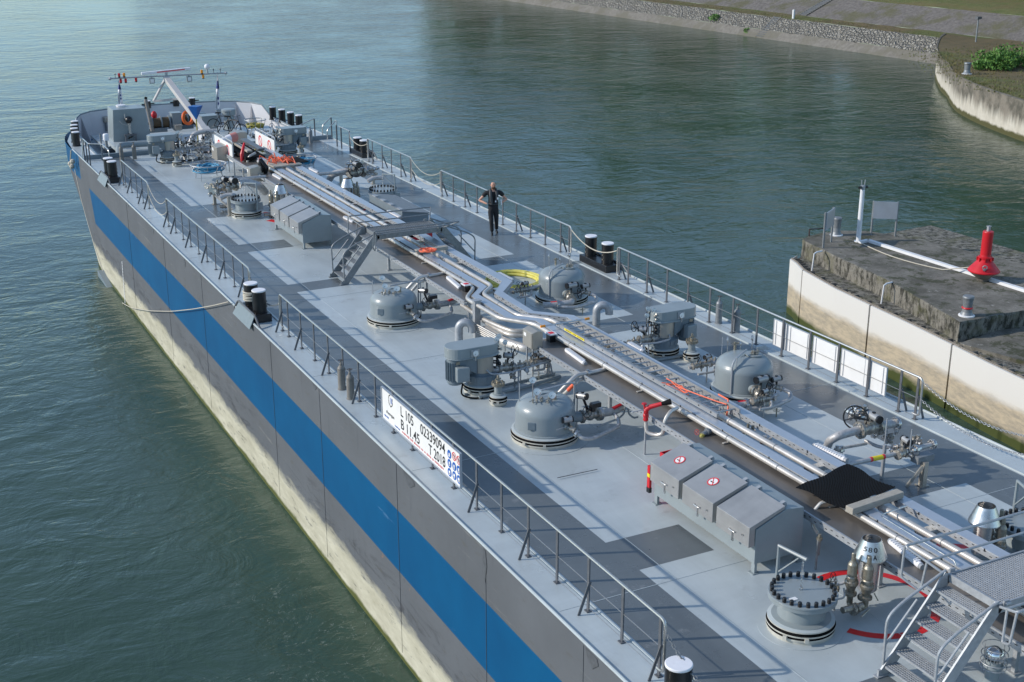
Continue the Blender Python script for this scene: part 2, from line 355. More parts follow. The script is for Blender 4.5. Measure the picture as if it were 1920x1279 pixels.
def bank_mat(name, c1, c2, sc, bumpd, c3=None, vor=False):
    m = mat(name, c1, .9); t, b, N, L = nodes_of(m); g = N('ShaderNodeNewGeometry'); P = g.outputs['Position']
    n = noise(N, L, P, sc, 9, .7); n2 = noise(N, L, P, sc*.12, 5, .6)
    col = mixc(N, L, rng(N, L, n, .35, .65), c1, c2)
    if c3: col = mixc(N, L, rng(N, L, n2, .48, .6, 0, .85), col, c3)
    if vor:
        v = N('ShaderNodeTexVoronoi'); v.inputs['Scale'].default_value = vor; v.feature = 'DISTANCE_TO_EDGE'; L(P, v.inputs['Vector'])
        v2 = N('ShaderNodeTexVoronoi'); v2.inputs['Scale'].default_value = vor; L(P, v2.inputs['Vector'])
        sx = N('ShaderNodeSeparateColor'); L(v2.outputs['Color'], sx.inputs[0])
        h = N('ShaderNodeVectorMath'); h.operation = 'SCALE'; L(col, h.inputs[0]); L(rng(N, L, sx.outputs[0], 0, 1, .82, 1.12), h.inputs[3])
        col = mixc(N, L, rng(N, L, v.outputs[0], .01, .07), (.13, .12, .10), h.outputs[0])
        bp = N('ShaderNodeBump'); bp.inputs['Distance'].default_value = .25; L(rng(N, L, v.outputs[0], 0, .25), bp.inputs['Height']); L(bp.outputs[0], b.inputs['Normal'])
    else:
        bp = N('ShaderNodeBump'); bp.inputs['Distance'].default_value = bumpd; L(n, bp.inputs['Height']); L(bp.outputs[0], b.inputs['Normal'])
    L(col, b.inputs['Base Color']); return m
M['riprap'] = bank_mat('riprap', (.22, .205, .175), (.34, .32, .28), 1.4, .1, None, 2.8)
M['gravelslope'] = bank_mat('gravel_slope', (.105, .095, .088), (.18, .163, .15), 2.5, .12, (.10, .095, .05))
M['kerbc'] = bank_mat('bank_toe_concrete', (.13, .118, .10), (.20, .185, .16), 2.5, .05, (.13, .12, .09))
M['grass'] = bank_mat('dry_grass', (.09, .12, .025), (.17, .16, .06), 1.2, .15, (.16, .13, .05))
M['soil'] = bank_mat('bench_growth', (.10, .085, .04), (.17, .12, .055), .9, .1, (.10, .12, .03))
def strip(name, mat_, prof, y0, y1, step=4, jit=.0, thick=None):
    b = MB(); ys = [y0+(y1-y0)*i/int((y1-y0)/step) for i in range(int((y1-y0)/step)+1)]; n = len(prof); vs = []
    for y in ys:
        for (x, z) in prof: vs.append((x+random.uniform(-jit, jit), y, z+random.uniform(-jit, jit)*.5))
    b.add(vs, [(i*n+j, i*n+j+1, (i+1)*n+j+1, (i+1)*n+j) for i in range(len(ys)-1) for j in range(n-1)], 0, False)
    return b.build(name, mat_)
tag(strip('embankment_toe', 'kerbc', [(80.0, -5.6), (80.4, -4.6), (81.35, -3.75)], 100, 520, 2, .06), 'stained concrete toe of the embankment at the water', None, None, 'structure')
tag(strip('riprap_slope', 'riprap', [(81.35, -3.75), (82.0, -3.2), (82.7, -2.6), (83.0, -2.42)], 100.5, 520, 1, .10), 'rough pale stone slope above the water', None, None, 'structure')
tag(strip('bench', 'soil', [(83.0, -2.42), (85.0, -2.36), (86.2, -2.3)], 60, 520, 2, .08), 'narrow mossy bench between the two slopes', None, None, 'structure')
tag(strip('gravel_slope', 'gravelslope', [(86.2, -2.3), (88.4, -1.35), (90.6, -.4)], 40, 520, 2, .08), 'grey gravel slope of the upper embankment', None, None, 'structure')
tag(strip('grass_bank', 'grass', [(90.6, -.4), (94, -.2), (120, .2), (240, 2)], 20, 560, 4, .1), 'mown yellow green grass on top of the bank', None, None, 'structure')
# far curved quay wall with its overgrown top
top = [(83.0, 102.6), (80.0, 100.2), (73.5, 94.0), (67.6, 87.4), (65.0, 84.0), (62.4, 81.0), (60.2, 78.2), (58.4, 75.2), (56.9, 72.2), (55.6, 69.2), (54.4, 66.0), (53.2, 61.0), (52.4, 55.0), (52.0, 40.0)]
def smooth2(pts, k=3):
    out = []
    for i in range(len(pts)-1):
        p0 = pts[max(i-1, 0)]; p1 = pts[i]; p2 = pts[i+1]; p3 = pts[min(i+2, len(pts)-1)]
        for j in range(k):
            t = j/k; out.append(tuple(.5*((2*p1[a])+(-p0[a]+p2[a])*t+(2*p0[a]-5*p1[a]+4*p2[a]-p3[a])*t*t+(-p0[a]+3*p1[a]-3*p2[a]+p3[a])*t**3) for a in (0, 1)))
    return out+[pts[-1]]
tp = smooth2(top, 4)
m = mat('quay_concrete', (.3, .27, .22), .9); t, b, N, L = nodes_of(m); g = N('ShaderNodeNewGeometry'); P = g.outputs['Position']; sp = N('ShaderNodeSeparateXYZ'); L(P, sp.inputs[0])
n1 = noise(N, L, P, 1.6, 9, .7, (1, 1, .12)); n2 = noise(N, L, P, 1.1, 8, .7)
zz = mathn(N, L, 'ADD', sp.outputs[2], mathn(N, L, 'MULTIPLY', mathn(N, L, 'SUBTRACT', n1, .5), 2.6))
col = mixc(N, L, rng(N, L, n2, .3, .7), (.42, .38, .31), (.56, .52, .44)); col = mixc(N, L, rng(N, L, zz, -3.75, -2.95), col, mixc(N, L, rng(N, L, n2, .4, .62), (.20, .175, .14), (.085, .078, .06)))
z3 = mathn(N, L, 'ADD', sp.outputs[2], mathn(N, L, 'MULTIPLY', mathn(N, L, 'SUBTRACT', n2, .5), .5)); col = mixc(N, L, rng(N, L, z3, -4.15, -4.3), col, (.07, .065, .02))
L(col, b.inputs['Base Color']); bp = N('ShaderNodeBump'); bp.inputs['Distance'].default_value = .06; L(n2, bp.inputs['Height']); L(bp.outputs[0], b.inputs['Normal']); M['quay'] = m
b = MB(); n = len(tp)
vs = [(x, y, WZ-1) for x, y in tp]+[(x, y, -2.0) for x, y in tp]+[(x+.9*.6, y+.9*.6+.15, -1.98) for x, y in tp]
b.add(vs, [(i, i+1, n+i+1, n+i) for i in range(n-1)]+[(n+i, n+i+1, 2*n+i+1, 2*n+i) for i in range(n-1)], 0)
tag(b.build('quay_wall', 'quay'), 'curved stained concrete quay wall across the basin', 'quay wall')
b = MB(); vs = [(x+.54, y+.69, -2.03) for x, y in tp]; 
ring = vs+[(86.2, 40, -2.3), (86.2, 101, -2.3)]; b.add(ring, [tuple(range(len(ring)))]); tag(b.build('quay_ground', 'soil'), 'overgrown soil behind the curved quay wall', None, None, 'structure')

def leaf_blob(b, c, r, n, s, sq=.8, m=0):
    for _ in range(n):
        while True:
            p = Vector((random.uniform(-1, 1), random.uniform(-1, 1), random.uniform(-1, 1)))
            if .35 < p.length < 1: break
        p = Vector(c)+Vector((p.x*r, p.y*r, p.z*r*sq)); a = Vector((random.gauss(0, 1), random.gauss(0, 1), random.gauss(0, 1))).normalized(); u = a.orthogonal().normalized(); v = a.cross(u); k = s*random.uniform(.6, 1.3)
        b.add([p-u*k*.5, p+v*k*.35, p+u*k*.6, p-v*k*.35], [(0, 1, 2, 3)], m)
def make_tree(h, r, seed):
    random.seed(seed); root = thing('tree', 'leafy green tree standing on the grass bank', 'tree', (0, 0, 0), 0, 'trees on the far bank')
    tb = MB(); tb.tube([(0, 0, 0), (.1, 0, h*.25), (0, .2, h*.5), (.1, 0, h*.8)], [.35, .28, .2, .08], 8)
    for k in range(6):
        a = random.uniform(0, 6.28); z = h*random.uniform(.25, .6); tb.tube([(0, .1, z), (math.cos(a)*r*.4, math.sin(a)*r*.4, z+h*.12), (math.cos(a)*r*.75, math.sin(a)*r*.75, z+h*.2)], [.14, .09, .03], 6)
    tb.build('trunk', 'bark', root)
    lb = MB()
    for k in range(16):
        a = random.uniform(0, 6.28); z = h*random.uniform(.25, .95); q = r*(1-abs(z/h-.55)*1.1)*random.uniform(.2, .8)
        leaf_blob(lb, (math.cos(a)*q, math.sin(a)*q, z), r*random.uniform(.38, .58), 200, .95)
    lb.build('crown', 'leaf', root); return root
protos = [make_tree(15, 5.0, 3), make_tree(12, 4.2, 5), make_tree(18, 5.5, 9)]
random.seed(11); k = 0
for i in range(50):
    y = 48+i*4.6+random.uniform(-2, 2); x = 105+random.uniform(-1, 3)+(6 if i % 2 else 0)
    if random.random() < .10: continue
    p = protos[i % 3]; o = p if k == i % 3 and k < 3 and tuple(p.location) == (0, 0, 0) else clone(p)
    if tuple(o.location) != (0, 0, 0) and o is p: o = clone(p)
    o.location = (x, y, -.1); o.rotation_euler.z = random.uniform(0, 6); s_ = random.uniform(1.25, 1.75); o.scale = (s_, s_, s_*random.uniform(.9, 1.1)); k += 1
for p in protos:
    if tuple(p.location) == (0, 0, 0): p.location = (125, 60, 0)
# green bush behind the far quay wall, posts, bollard
bz = thing('bush', 'bright green leafy bush behind the curved quay wall', 'bush', (66.3, 80.6, -2.03)); lb = MB()
for (dx, dy, r_) in ((0, 0, .95), (1.4, 1.5, 1.0), (-1.1, -1.0, .8), (.6, -.9, .85), (2.3, 2.8, .8), (1.0, .3, .9), (-.5, .9, .75), (2.1, .6, .8), (-.2, -2.0, .7), (.9, 2.6, .7), (3.2, 1.8, .7), (4.2, .2, .9), (5.2, 1.2, .8), (3.0, -1.2, .6), (4.6, -1.0, .7), (6.3, .3, .8), (1.6, .9, 1.25), (-.4, 1.9, 1.0), (3.6, .9, 1.2), (-1.9, .3, .5), (5.4, -.6, 1.0)): leaf_blob(lb, (dx*.9, dy*.55-.2, r_*.75), r_, 230, .2, .85)
lb.build('leaves', 'bush', bz); tb = MB(); [tb.tube([(random.uniform(-.3, .3), random.uniform(-.3, .3), 0), (random.uniform(-1, 2), random.uniform(-1, 1), 1.0)], [.03, .01], 5) for _ in range(12)]; tb.build('stems', 'bark', bz)
def tuft(n, area, s, mt, name, label):
    b = MB()
    for _ in range(n):
        x, y, z = area(); 
        for q in range(5):
            a = random.uniform(0, 6.28); l = s*random.uniform(.5, 1.3); w = l*.12; d = Vector((math.cos(a)*.5, math.sin(a)*.5, 1)).normalized()*l; e = Vector((-math.sin(a), math.cos(a), 0))*w; p = Vector((x+random.uniform(-.1, .1), y+random.uniform(-.1, .1), z))
            b.add([p-e, p+e, p+d], [(0, 1, 2)])
    return tag(b.build(name, mt), label, None, None, 'stuff')
tuft(1500, lambda: (lambda a: (a[0], a[1], -2.05))((lambda t, i: (tp[i][0]+1.2+t*14*random.random(), tp[i][1]+1+t*6))(random.random(), random.randrange(12, 48))), .17, 'grass', 'grass', 'dry grass and weeds behind the curved quay wall')
tuft(1400, lambda: (random.uniform(82.8, 86.4), random.uniform(101, 230), -2.38), .14, 'grass', 'grass', 'grass tufts along the bench between the slopes')
hg = thing('hedge', 'dark green hedge on top of the far grass bank', 'hedge', tuple(at(1870, 0, -.1))); lb = MB(); O_ = hg.location
for k in range(16): q = at(1790+k*12, -6-2*(k % 3), -.1)-O_; leaf_blob(lb, (q.x+2, q.y, .9), 1.5, 130, .3, .7)
lb.build('leaves', 'leaf', hg)
lb = MB(); leaf_blob(lb, (81.9, 139.5, -3.2), .9, 200, .25, .5); tag(lb.build('shrub', 'bush'), 'small green shrub growing out of the pale stone slope', 'shrub')
lb = MB(); leaf_blob(lb, (81.0, 131.9, -4.1), .45, 120, .2, .8); tag(lb.build('shrub', 'bush'), 'tiny green plant at the waterline below the stone slope', 'shrub')
# steps on the slopes
def steps(name, x0, z0, x1, z1, y, n, label):
    b = MB(); 
    for i in range(n):
        t = (i+.5)/n; b.box((x0+(x1-x0)*t, y, z0+(z1-z0)*t+.02), ((x1-x0)/n*.5, 1.3, .26), m=0)
    b.bar((x0, y-.6, z0+.05), (x1, y-.6, z1+.05), .2, .12, 1); b.bar((x0, y+.6, z0+.05), (x1, y+.6, z1+.05), .2, .12, 1)
    tag(b.build(name, ['rail', 'kerbc']), label, 'stairs')
steps('stone_steps', 80.5, -4.6, 83.0, -2.4, 128.9, 11, 'dark narrow steps down the pale stone slope to the water')
steps('stone_steps', 86.2, -2.3, 90.6, -.4, 128.4, 14, 'dark narrow steps up the grey gravel slope')
b = MB(); b.lathe((83.6, 126.8, -2.4), [(.01, 0), (.16, 0), (.16, .95), (.12, 1.0), (.01, 1.0)], 14); tag(b.build('marker_post', 'white'), 'short white marker post at the top of the stone slope', 'post')
t_ = thing('sign_post', 'thin dark post with small box on top behind the quay wall', 'post', (80.2, 96.0, -2.05)); b = MB(); b.cyl((0, 0, 0), (0, 0, 2.3), .07, n=8); b.build('post', 'galvdk', t_); b = MB(); b.box((0, 0, 2.2), (.5, .35, .22)); b.build('box', 'rail', t_)
def quay_bollard(loc, r, h, label, rust=False):
    t = thing('mooring_bollard', label, 'bollard', loc); b = MB()
    b.lathe((0, 0, 0), [(r*1.25, 0), (r*1.2, .05), (r*.95, .14), (r*.82, .3 if h > .5 else .2), (r*.95, h*.8), (r*1.08, h*.93), (r*1.0, h), (.001, h+.01)], 24); b.build('body', 'galvdk', t)
    b = MB(); b.lathe((0, 0, 0), [(r*1.5, 0), (r*1.5, .03), (r*1.2, .05), (.01, .05)], 24); b.build('base', 'white', t)
    if rust: b = MB(); b.torus((0, 0, .27), r*.88, .03, m=0); b.build('rope_ring', 'red', t)
quay_bollard((61.9, 79.2, -2.0), .26, .85, 'pale steel bollard on the curved quay wall across the basin')

# ---------------------------------------------------------------- the pier on the right
PT = -1.85
po = [at(1504, 449, PT), at(1537.7, 466, PT), at(1600, 495, PT), at(1670, 528, PT), at(1740, 568, PT), at(1799.5, 604, PT)]
pb = [at(1920, 581.5, PT), at(2000, 566, PT), at(2010, 530, PT), at(1920, 496, PT), at(1858.6, 480, PT), at(1760, 457.7, PT), at(1675, 440.8, PT), at(1625, 433, PT), at(1574, 432.5, PT), at(1533, 438, PT), at(1515, 443.6, PT)]
ring = po+pb
b = MB()
# rough edged block: subdivide outline, jitter
pts = []
for i in range(len(ring)):
    a, c = ring[i], ring[(i+1) % len(ring)]; k = max(1, int((c-a).length/.35))
    for j in range(k): p = a.lerp(c, j/k); pts.append((p.x+random.uniform(-.03, .03), p.y+random.uniform(-.03, .03)))
n = len(pts)
lv = [(0, 0), (-.06, -.03), (-.3, -.02), (-.6, .0), (-1.2, 0), (-4.0, 0)]
cx = sum(p[0] for p in pts)/n; cy = sum(p[1] for p in pts)/n
vs = []
for dz, of in lv:
    for x, y in pts:
        d = Vector((x-cx, y-cy)).normalized(); k = of*.5+(random.uniform(-.03, .01) if -1.1 < dz < -.05 else 0); vs.append((x-d.x*k, y-d.y*k, PT+dz))
b.add(vs[:n], [tuple(range(n))])
b.add(vs, [(i*n+j, i*n+(j+1) % n, (i+1)*n+(j+1) % n, (i+1)*n+j) for i in range(len(lv)-1) for j in range(n)], 1)
m = mat('pier_top', (.2, .18, .15), .92); t, bb, N, L = nodes_of(m); g = N('ShaderNodeNewGeometry'); P = g.outputs['Position']
n1 = noise(N, L, P, .9, 9, .7); n2 = noise(N, L, P, 3.5, 9, .75); n3 = noise(N, L, P, 25, 5, .7)
col = mixc(N, L, rng(N, L, n1, .38, .62), (.085, .079, .062), (.20, .186, .158)); col = mixc(N, L, rng(N, L, n2, .56, .64, 0, .75), col, (.38, .36, .32)); n4 = noise(N, L, P, .7, 7, .65, None, .5); col = mixc(N, L, rng(N, L, mathn(N, L, 'MULTIPLY', n4, n2), .27, .31, 0, .85), col, (.035, .04, .012))
h = N('ShaderNodeVectorMath'); h.operation = 'SCALE'; L(col, h.inputs[0]); L(rng(N, L, n3, .3, .7, .8, 1.2), h.inputs[3]); L(h.outputs[0], bb.inputs['Base Color'])
bp = N('ShaderNodeBump'); bp.inputs['Distance'].default_value = .012; L(n2, bp.inputs['Height']); L(bp.outputs[0], bb.inputs['Normal']); M['piertop'] = m
m = mat('pier_side', (.2, .18, .15), .95); t, bb, N, L = nodes_of(m); g = N('ShaderNodeNewGeometry'); P = g.outputs['Position']
n1 = noise(N, L, P, 4, 10, .75, (1, 1, .5)); n2 = noise(N, L, P, 1.2, 5)
col = mixc(N, L, rng(N, L, n1, .42, .56), (.035, .034, .025), (.24, .225, .19)); col = mixc(N, L, rng(N, L, n2, .5, .62, 0, .5), col, (.10, .10, .04))
L(col, bb.inputs['Base Color']); bp = N('ShaderNodeBump'); bp.inputs['Distance'].default_value = .1; L(n1, bp.inputs['Height']); L(bp.outputs[0], bb.inputs['Normal']); M['pierside'] = m
pier = thing('concrete_pier', 'weathered concrete pier head with pale panels beside the barge', 'pier', (0, 0, 0))
b.build('upper_block', ['piertop', 'pierside'], pier)
wt = [at(1481, 486, -2.45), at(1492, 494, -2.45), at(1504, 507, -2.45), at(1564, 541, -2.45), at(1631, 573, -2.45), at(1708, 609, -2.45), at(1785, 647, -2.45), at(1852, 681, -2.45), at(1920, 713, -2.45), at(2010, 758, -2.45)]
b = MB(); lt = [(p.x+.42, p.y+.02) for p in wt]
base = lt+[(26, 27), (26, 46), (19, 45.5)]
b.prism(base, WZ-1.5, -2.52, 0); b.build('lower_block', ['pierside'], pier)
tr = MB(); tr.prism([(at(1799.5, 643.5, -2.4)).xy[:], (at(2000, 700, -2.4)).xy[:], (26, 27), (26, 34), (at(1925, 600, -2.4)).xy[:]], -2.9, -2.4); tr.build('terrace', ['piertop'], pier)
# guard panels: pale sheets between dark joints
m = mat('guard_panel', (.6, .56, .47), .6); t, bb, N, L = nodes_of(m); g = N('ShaderNodeNewGeometry'); P = g.outputs['Position']; sp = N('ShaderNodeSeparateXYZ'); L(P, sp.inputs[0])
n1 = noise(N, L, P, 1.4, 9, .7, (1, .35, 1.5)); n2 = noise(N, L, P, 6, 9, .75, (1, .3, 1.2))
zz = mathn(N, L, 'ADD', sp.outputs[2], mathn(N, L, 'MULTIPLY', mathn(N, L, 'SUBTRACT', n1, .5), .5))
col = mixc(N, L, rng(N, L, zz, -3.55, -3.3), mixc(N, L, rng(N, L, n2, .42, .6), (.48, .42, .32), (.30, .28, .24)), (.68, .67, .635))
col = mixc(N, L, rng(N, L, zz, -3.2, -3.5, 0, .12), col, (.62, .45, .22)); col = mixc(N, L, rng(N, L, zz, -4.15, -4.35), col, (.05, .065, .012))
L(col, bb.inputs['Base Color']); M['guard'] = m
def panel(ps):
    b = MB(); q = len(ps); off = []
    for i, p in enumerate(ps):
        d = (ps[min(i+1, q-1)]-ps[max(i-1, 0)]); d.z = 0; d.normalize(); off.append(Vector((-d.y, d.x, 0)) if False else Vector((d.y, -d.x, 0)))
    vs = []
    for z in (WZ-1.2, -2.45):
        for i, p in enumerate(ps): o_ = off[i]*.0; vs.append((p.x, p.y, z))
        for i, p in enumerate(ps): vs.append((p.x+.10, p.y+.03, z))
    fs = []
    for i in range(q-1): fs += [(i, i+1, 2*q+i+1, 2*q+i), (q+i, 3*q+i, 3*q+i+1, q+i+1), (2*q+i, 2*q+i+1, 3*q+i+1, 3*q+i)]
    fs += [(0, 2*q, 3*q, q), (q-1, 2*q-1, 4*q-1, 3*q-1)]
    return b.add(vs, fs).build('guard_panel', 'guard', pier)
def seg(i, j, a=0., c=1.):
    s = [p.copy() for p in wt[i:j+1]]; s[0] = s[0].lerp(s[1], .02); s[-1] = s[-1].lerp(s[-2], .02); return s
panel([wt[0]+Vector((.5, .25, 0))]+[p for p in seg(0, 2)]); panel(seg(2, 4)); panel(seg(4, 6)); panel(seg(6, 9))
# ledge compartments between panels and block
b = MB()
for i in range(0, 9):
    for k in range(3):
        p = wt[i].lerp(wt[i+1], k/3+.1); b.box((p.x+.26, p.y, -2.52), (.32, .05, .14), rz=-.2)
b.tube([(p.x+.10, p.y, -2.43) for p in wt], .035, 6); b.build('ledge_frame', 'conc', pier)
# ladder hooks
for (p, q) in (((1531, 473), (1520, 503)), ((1662, 532), (1647, 570))):
    a = at(*p, PT+.03); c = at(*q, -2.5); b = MB(); b.tube([a+Vector((.35, .1, -.02)), a, Vector((a.x-.15, a.y-.05, PT)), Vector((a.x-.2, a.y-.05, -2.5))], .03, 6); b.build('bent_rod', 'white', pier)
b = MB(); g0 = at(1517, 443, PT); g1 = at(1545, 440, PT); b.tube([g0, g0+Vector((0, 0, .28)), g1+Vector((0, 0, .25))], .03, 6); b.build('guard_rail', 'handwheel', pier)
def signboard(loc0, loc1, h, label, w=.03):
    t = thing('sign_board', label, 'sign board', loc0); d = loc1-loc0; u = d.normalized(); n_ = Vector((0, 0, 1)).cross(u)
    for q in (Vector(), d): b = MB(); b.box(q+Vector((0, 0, h/2)), (.06, .06, h)); b.build('post', 'galvdk', t)
    b = MB(); c = d/2+Vector((0, 0, h-.35)); b.box(c-n_*.05, (d.length, w, .68), rot=Matrix((u, n_, Vector((0, 0, 1)))).transposed()); b.build('panel', 'tray', t)
signboard(at(1543, 465, PT), at(1558, 454, PT), 1.38, 'narrow grey board seen edge on at the tip of the pier')
signboard(at(1633, 441, PT), at(1678, 443, PT), 1.38, 'wide blank grey board beside the white pole on the pier')
t_ = thing('navigation_light_pole', 'tall white pole with dark light cluster on the pier tip', 'pole', at(1609, 453, PT)); b = MB(); b.lathe((0, 0, 0), [(.16, 0), (.16, .03), (.095, .05), (.085, 2.0), (.09, 2.02), (.07, 2.06)], 16); b.build('pole', 'white', t_)
b = MB(); b.lathe((0, 0, 2.03), [(.07, 0), (.09, .05), (.09, .16), (.05, .2)], 14, 1); [b.cyl((sx*.06, 0, 2.14), (sx*.2, -.02, 2.14), .055, n=10, m=0) for sx in (-1, 1)]; [b.cyl((sx*.07, 0, 2.2), (sx*.09, 0, 2.42), .018, n=6, m=1) for sx in (-1, 1)]; b.build('lamp_cluster', ['black', 'galv'], t_)
b = MB(); c0 = at(1612, 454, PT+.06); c1 = at(1628, 451, PT+.06); c2 = at(1932, 548, PT+.06); b.bar(c0, c1, .14, .1); b.bar(c1, c2, .16, .1); tag(b.build('cable_duct', 'white'), 'long white cable duct laid across the pier top', 'duct')
b = MB(); q0 = at(1615, 456, PT+.03); q1 = at(1826, 503, PT+.3); pts = [q0.lerp(q1, i/10)+Vector((0, 0, 0)) for i in range(11)]
for i, p in enumerate(pts): p.z = PT+.03 if i < 9 else PT+.03+(i-8)*.16; p.x -= .5*math.sin(math.pi*i/10)
b.tube(pts, .02, 6); tag(b.build('rope', 'rope'), 'thin pale rope running to the red buoy on the pier', 'rope')
bl = at(1842, 527, PT); t_ = thing('buoy', 'red conical buoy with tall red tube standing on the pier', 'buoy', bl)
b = MB(); b.lathe((0, 0, 0), [(.16, 0), (.2, .1), (.45, .3), (.52, .36)], 28); b.build('keel', 'conc', t_)
b = MB(); b.lathe((0, 0, 0), [(.50, .34), (.54, .37), (.54, .40), (.22, .78), (.22, .84), (.245, .85), (.245, .88), (.2, .9)], 28); [b.box((math.cos(a)*.25, math.sin(a)*.25, .80), (.07, .03, .12), rz=a) for a in [i*.785 for i in range(8)]]; b.build('float', 'red', t_)
b = MB(); b.lathe((0, 0, 0), [(.19, .88), (.18, .95), (.18, 1.75), (.17, 1.78), (.001, 1.78)], 24); b.build('tube', 'red', t_); b = MB(); b.box((0, 0, 1.86), (.1, .08, .16)); b.box((0, 0, 1.95), (.14, .12, .02)); b.build('shackle', 'galv', t_)
b = MB(); b.torus((-.33, -.34, .6), .07, .02, (1, 1, 0)); b.torus((-.36, -.36, .54), .05, .015, (0, 1, .3)); b.build('chain_ring', 'galvdk', t_)
quay_bollard(at(1812, 592, PT), .17, .66, 'grey bollard with red rusty ring near the pier corner', True)
quay_bollard(at(1568, 441, PT), .17, .72, 'dark grey bollard at the tip of the pier behind the narrow board')

# ---------------------------------------------------------------- the barge hull
barge = thing('tank_barge', 'long grey inland tank barge with blue side stripe', 'barge', (0, 0, 0))
B = 5.725
ZL = [0.0, -1.06, -2.48, -4.6, -5.6]
def Y0(z): return {0.0: 67.0, -1.06: 66.7, -2.48: 63.9, -4.6: 60.9, -5.6: 60.0}[z]
NA = 16
rows = []
for z in ZL:
    s3 = 63.3 if z > -1.5 else 62.6 if z > -3 else min(60.5, Y0(z)-.3)
    ys = [-31, 0, 20, 40, 52, s3, min(65.3, Y0(z)-.1) if z > -1.5 else (s3+Y0(z))/2, Y0(z)]
    left = [(-B, y) for y in ys]; L_ = 7.35
    for i in range(1, NA+1):
        a = i/NA*math.pi/2; left.append((-B*math.cos(a)**.6 if i < NA else 0., Y0(z)+L_*math.sin(a)**.75))
    rows.append([(x, y, z) for x, y in left]+[(-x, y, z) for x, y in left[::-1][1:]])
n = len(rows[0]); b = MB()
for k in range(len(ZL)-1):
    for j in range(n-1):
        jj = j if j < n//2 else n-2-j
        blue = (k == 1 and jj < 5) or (k == 0 and jj >= 6)
        b.add([rows[k][j], rows[k][j+1], rows[k+1][j+1], rows[k+1][j]], [(0, 1, 2, 3)], 1 if blue else 0, True)
b.add([r_[0] for r_ in rows]+[r_[-1] for r_ in rows], [(0, 1, 2, 3, 4, 9, 8, 7, 6, 5)])
ho = b.build('hull', ['hull', 'hullblue'], barge)
bm = bmesh.new(); bm.from_mesh(ho.data); bmesh.ops.remove_doubles(bm, verts=bm.verts, dist=.001); bm.to_mesh(ho.data); bm.free()
# deck plating
XB = [-5.70, -4.98, -3.74, -2.2, 2.2, 3.74, 4.98, 5.70]; YB = [-31, 17.1, 18.3, 22.55, 23.65, 33.5, 34.6, 40.85, 41.7, 45.85, 46.9, 51.0, 53.2, 64.2]
PL = {(17.1, 18.3), (22.55, 23.65), (40.85, 41.7), (45.85, 46.9), (51.0, 53.2)}; PR = PL | {(33.5, 34.6)}
b = MB()
for i in range(len(XB)-1):
    for j in range(len(YB)-1):
        x0, x1, y0, y1 = XB[i], XB[i+1], YB[j], YB[j+1]
        dark = i in (1, 5) or (i == 2 and (y0, y1) in PL) or (i == 4 and (y0, y1) in PR)
        b.add([(x0, y0, 0), (x1, y0, 0), (x1, y1, 0), (x0, y1, 0)], [(0, 1, 2, 3)], 1 if dark else 0)
for sx in (-1, 1):
    b.add([(sx*4.92, 64.2, 0), (sx*5.70, 64.2, 0), (sx*5.70, 67, 0), (sx*5.55, 69.3, 0), (sx*5.1, 71.3, 0), (sx*4.72, 71.3, 0)], [(0, 1, 2, 3, 4, 5)])
    b.tube([(sx*5.70, -31, .015), (sx*5.70, 67, .015)], .03, 8, 0)
    b.bar((sx*5.04, 0, .012), (sx*5.04, 60, .012), .03, .028, 0)
deck = b.build('deck', ['deck', 'path'], barge)
b = MB(); random.seed(3)
for y in [v for v in range(4, 64, 6)]:
    for x0, x1 in ((-5.6, -3.0), (-3.0, -1.2), (1.2, 5.6)): b.bar((x0, y, .002), (x1, y, .002), .012, .006)
for x in (-3.35, -1.25, 1.25, 3.2): b.bar((x, 0, .002), (x, 64, .002), .012, .006)
b.build('weld_seam', 'deck', barge)
b = MB()
for y in (18.2, 21.0, 24.4, 28.5, 33.2, 37.0, 44.0, 49, 55): b = MB(); b.bar((-5.7245, y, -.02), (-5.7245, y+.0, -4.4), .02, .006); b.build('hull_seam', 'hull', barge)
# recessed fairlead notches: dark scars at the deck edge
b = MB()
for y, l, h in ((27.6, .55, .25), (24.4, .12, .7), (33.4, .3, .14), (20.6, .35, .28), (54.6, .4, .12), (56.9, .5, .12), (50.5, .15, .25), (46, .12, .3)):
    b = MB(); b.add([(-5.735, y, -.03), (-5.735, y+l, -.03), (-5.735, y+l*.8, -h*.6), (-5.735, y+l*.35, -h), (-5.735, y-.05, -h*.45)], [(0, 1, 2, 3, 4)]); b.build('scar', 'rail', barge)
# foredeck and bulwark
b = MB(); b.box((0, 64.28, .08), (11.3, .12, .2)); b.build('coaming', 'paint_dk', barge, bevel=.01)
b = MB(); b.box((0, 66.6, .0), (7.9, 4.5, .16)); b.box((-.3, 70.6, -.38), (7.4, 3.6, .12)); b.build('foredeck', 'deck', barge)
b = MB(); b.add([(-5.1, 64.3, -.75), (5.1, 64.3, -.75), (5.05, 71.0, -.75), (4.2, 73.8, -.75), (0, 74.4, -.75), (-4.2, 73.8, -.75), (-5.05, 71, -.75)], [(0, 1, 2, 3, 4, 5, 6)]); b.build('well_floor', 'deck', barge)
bw = [(5.0, 64.35, .02), (4.97, 67, .03), (4.93, 70.2, .06), (4.85, 71.2, .1), (4.62, 71.9, .62), (4.3, 72.8, .64), (3.7, 73.5, .65), (2.6, 73.9, .66), (1.2, 74.05, .67), (0, 74.1, .67)]
bw = bw+[(-x, y, z) for x, y, z in bw[::-1][1:]]
b = MB(); n = len(bw); vs = []
for x, y, z in bw: vs += [(x, y, -.75), (x, y, z), (x*1.012, y+.05, z), (x*1.012, y+.05, -.75)]
b.add(vs, [(4*i+k, 4*i+(k+1) % 4, 4*i+4+(k+1) % 4, 4*i+4+k) for i in range(n-1) for k in range(4)]); b.build('bulwark', 'bulw', barge)
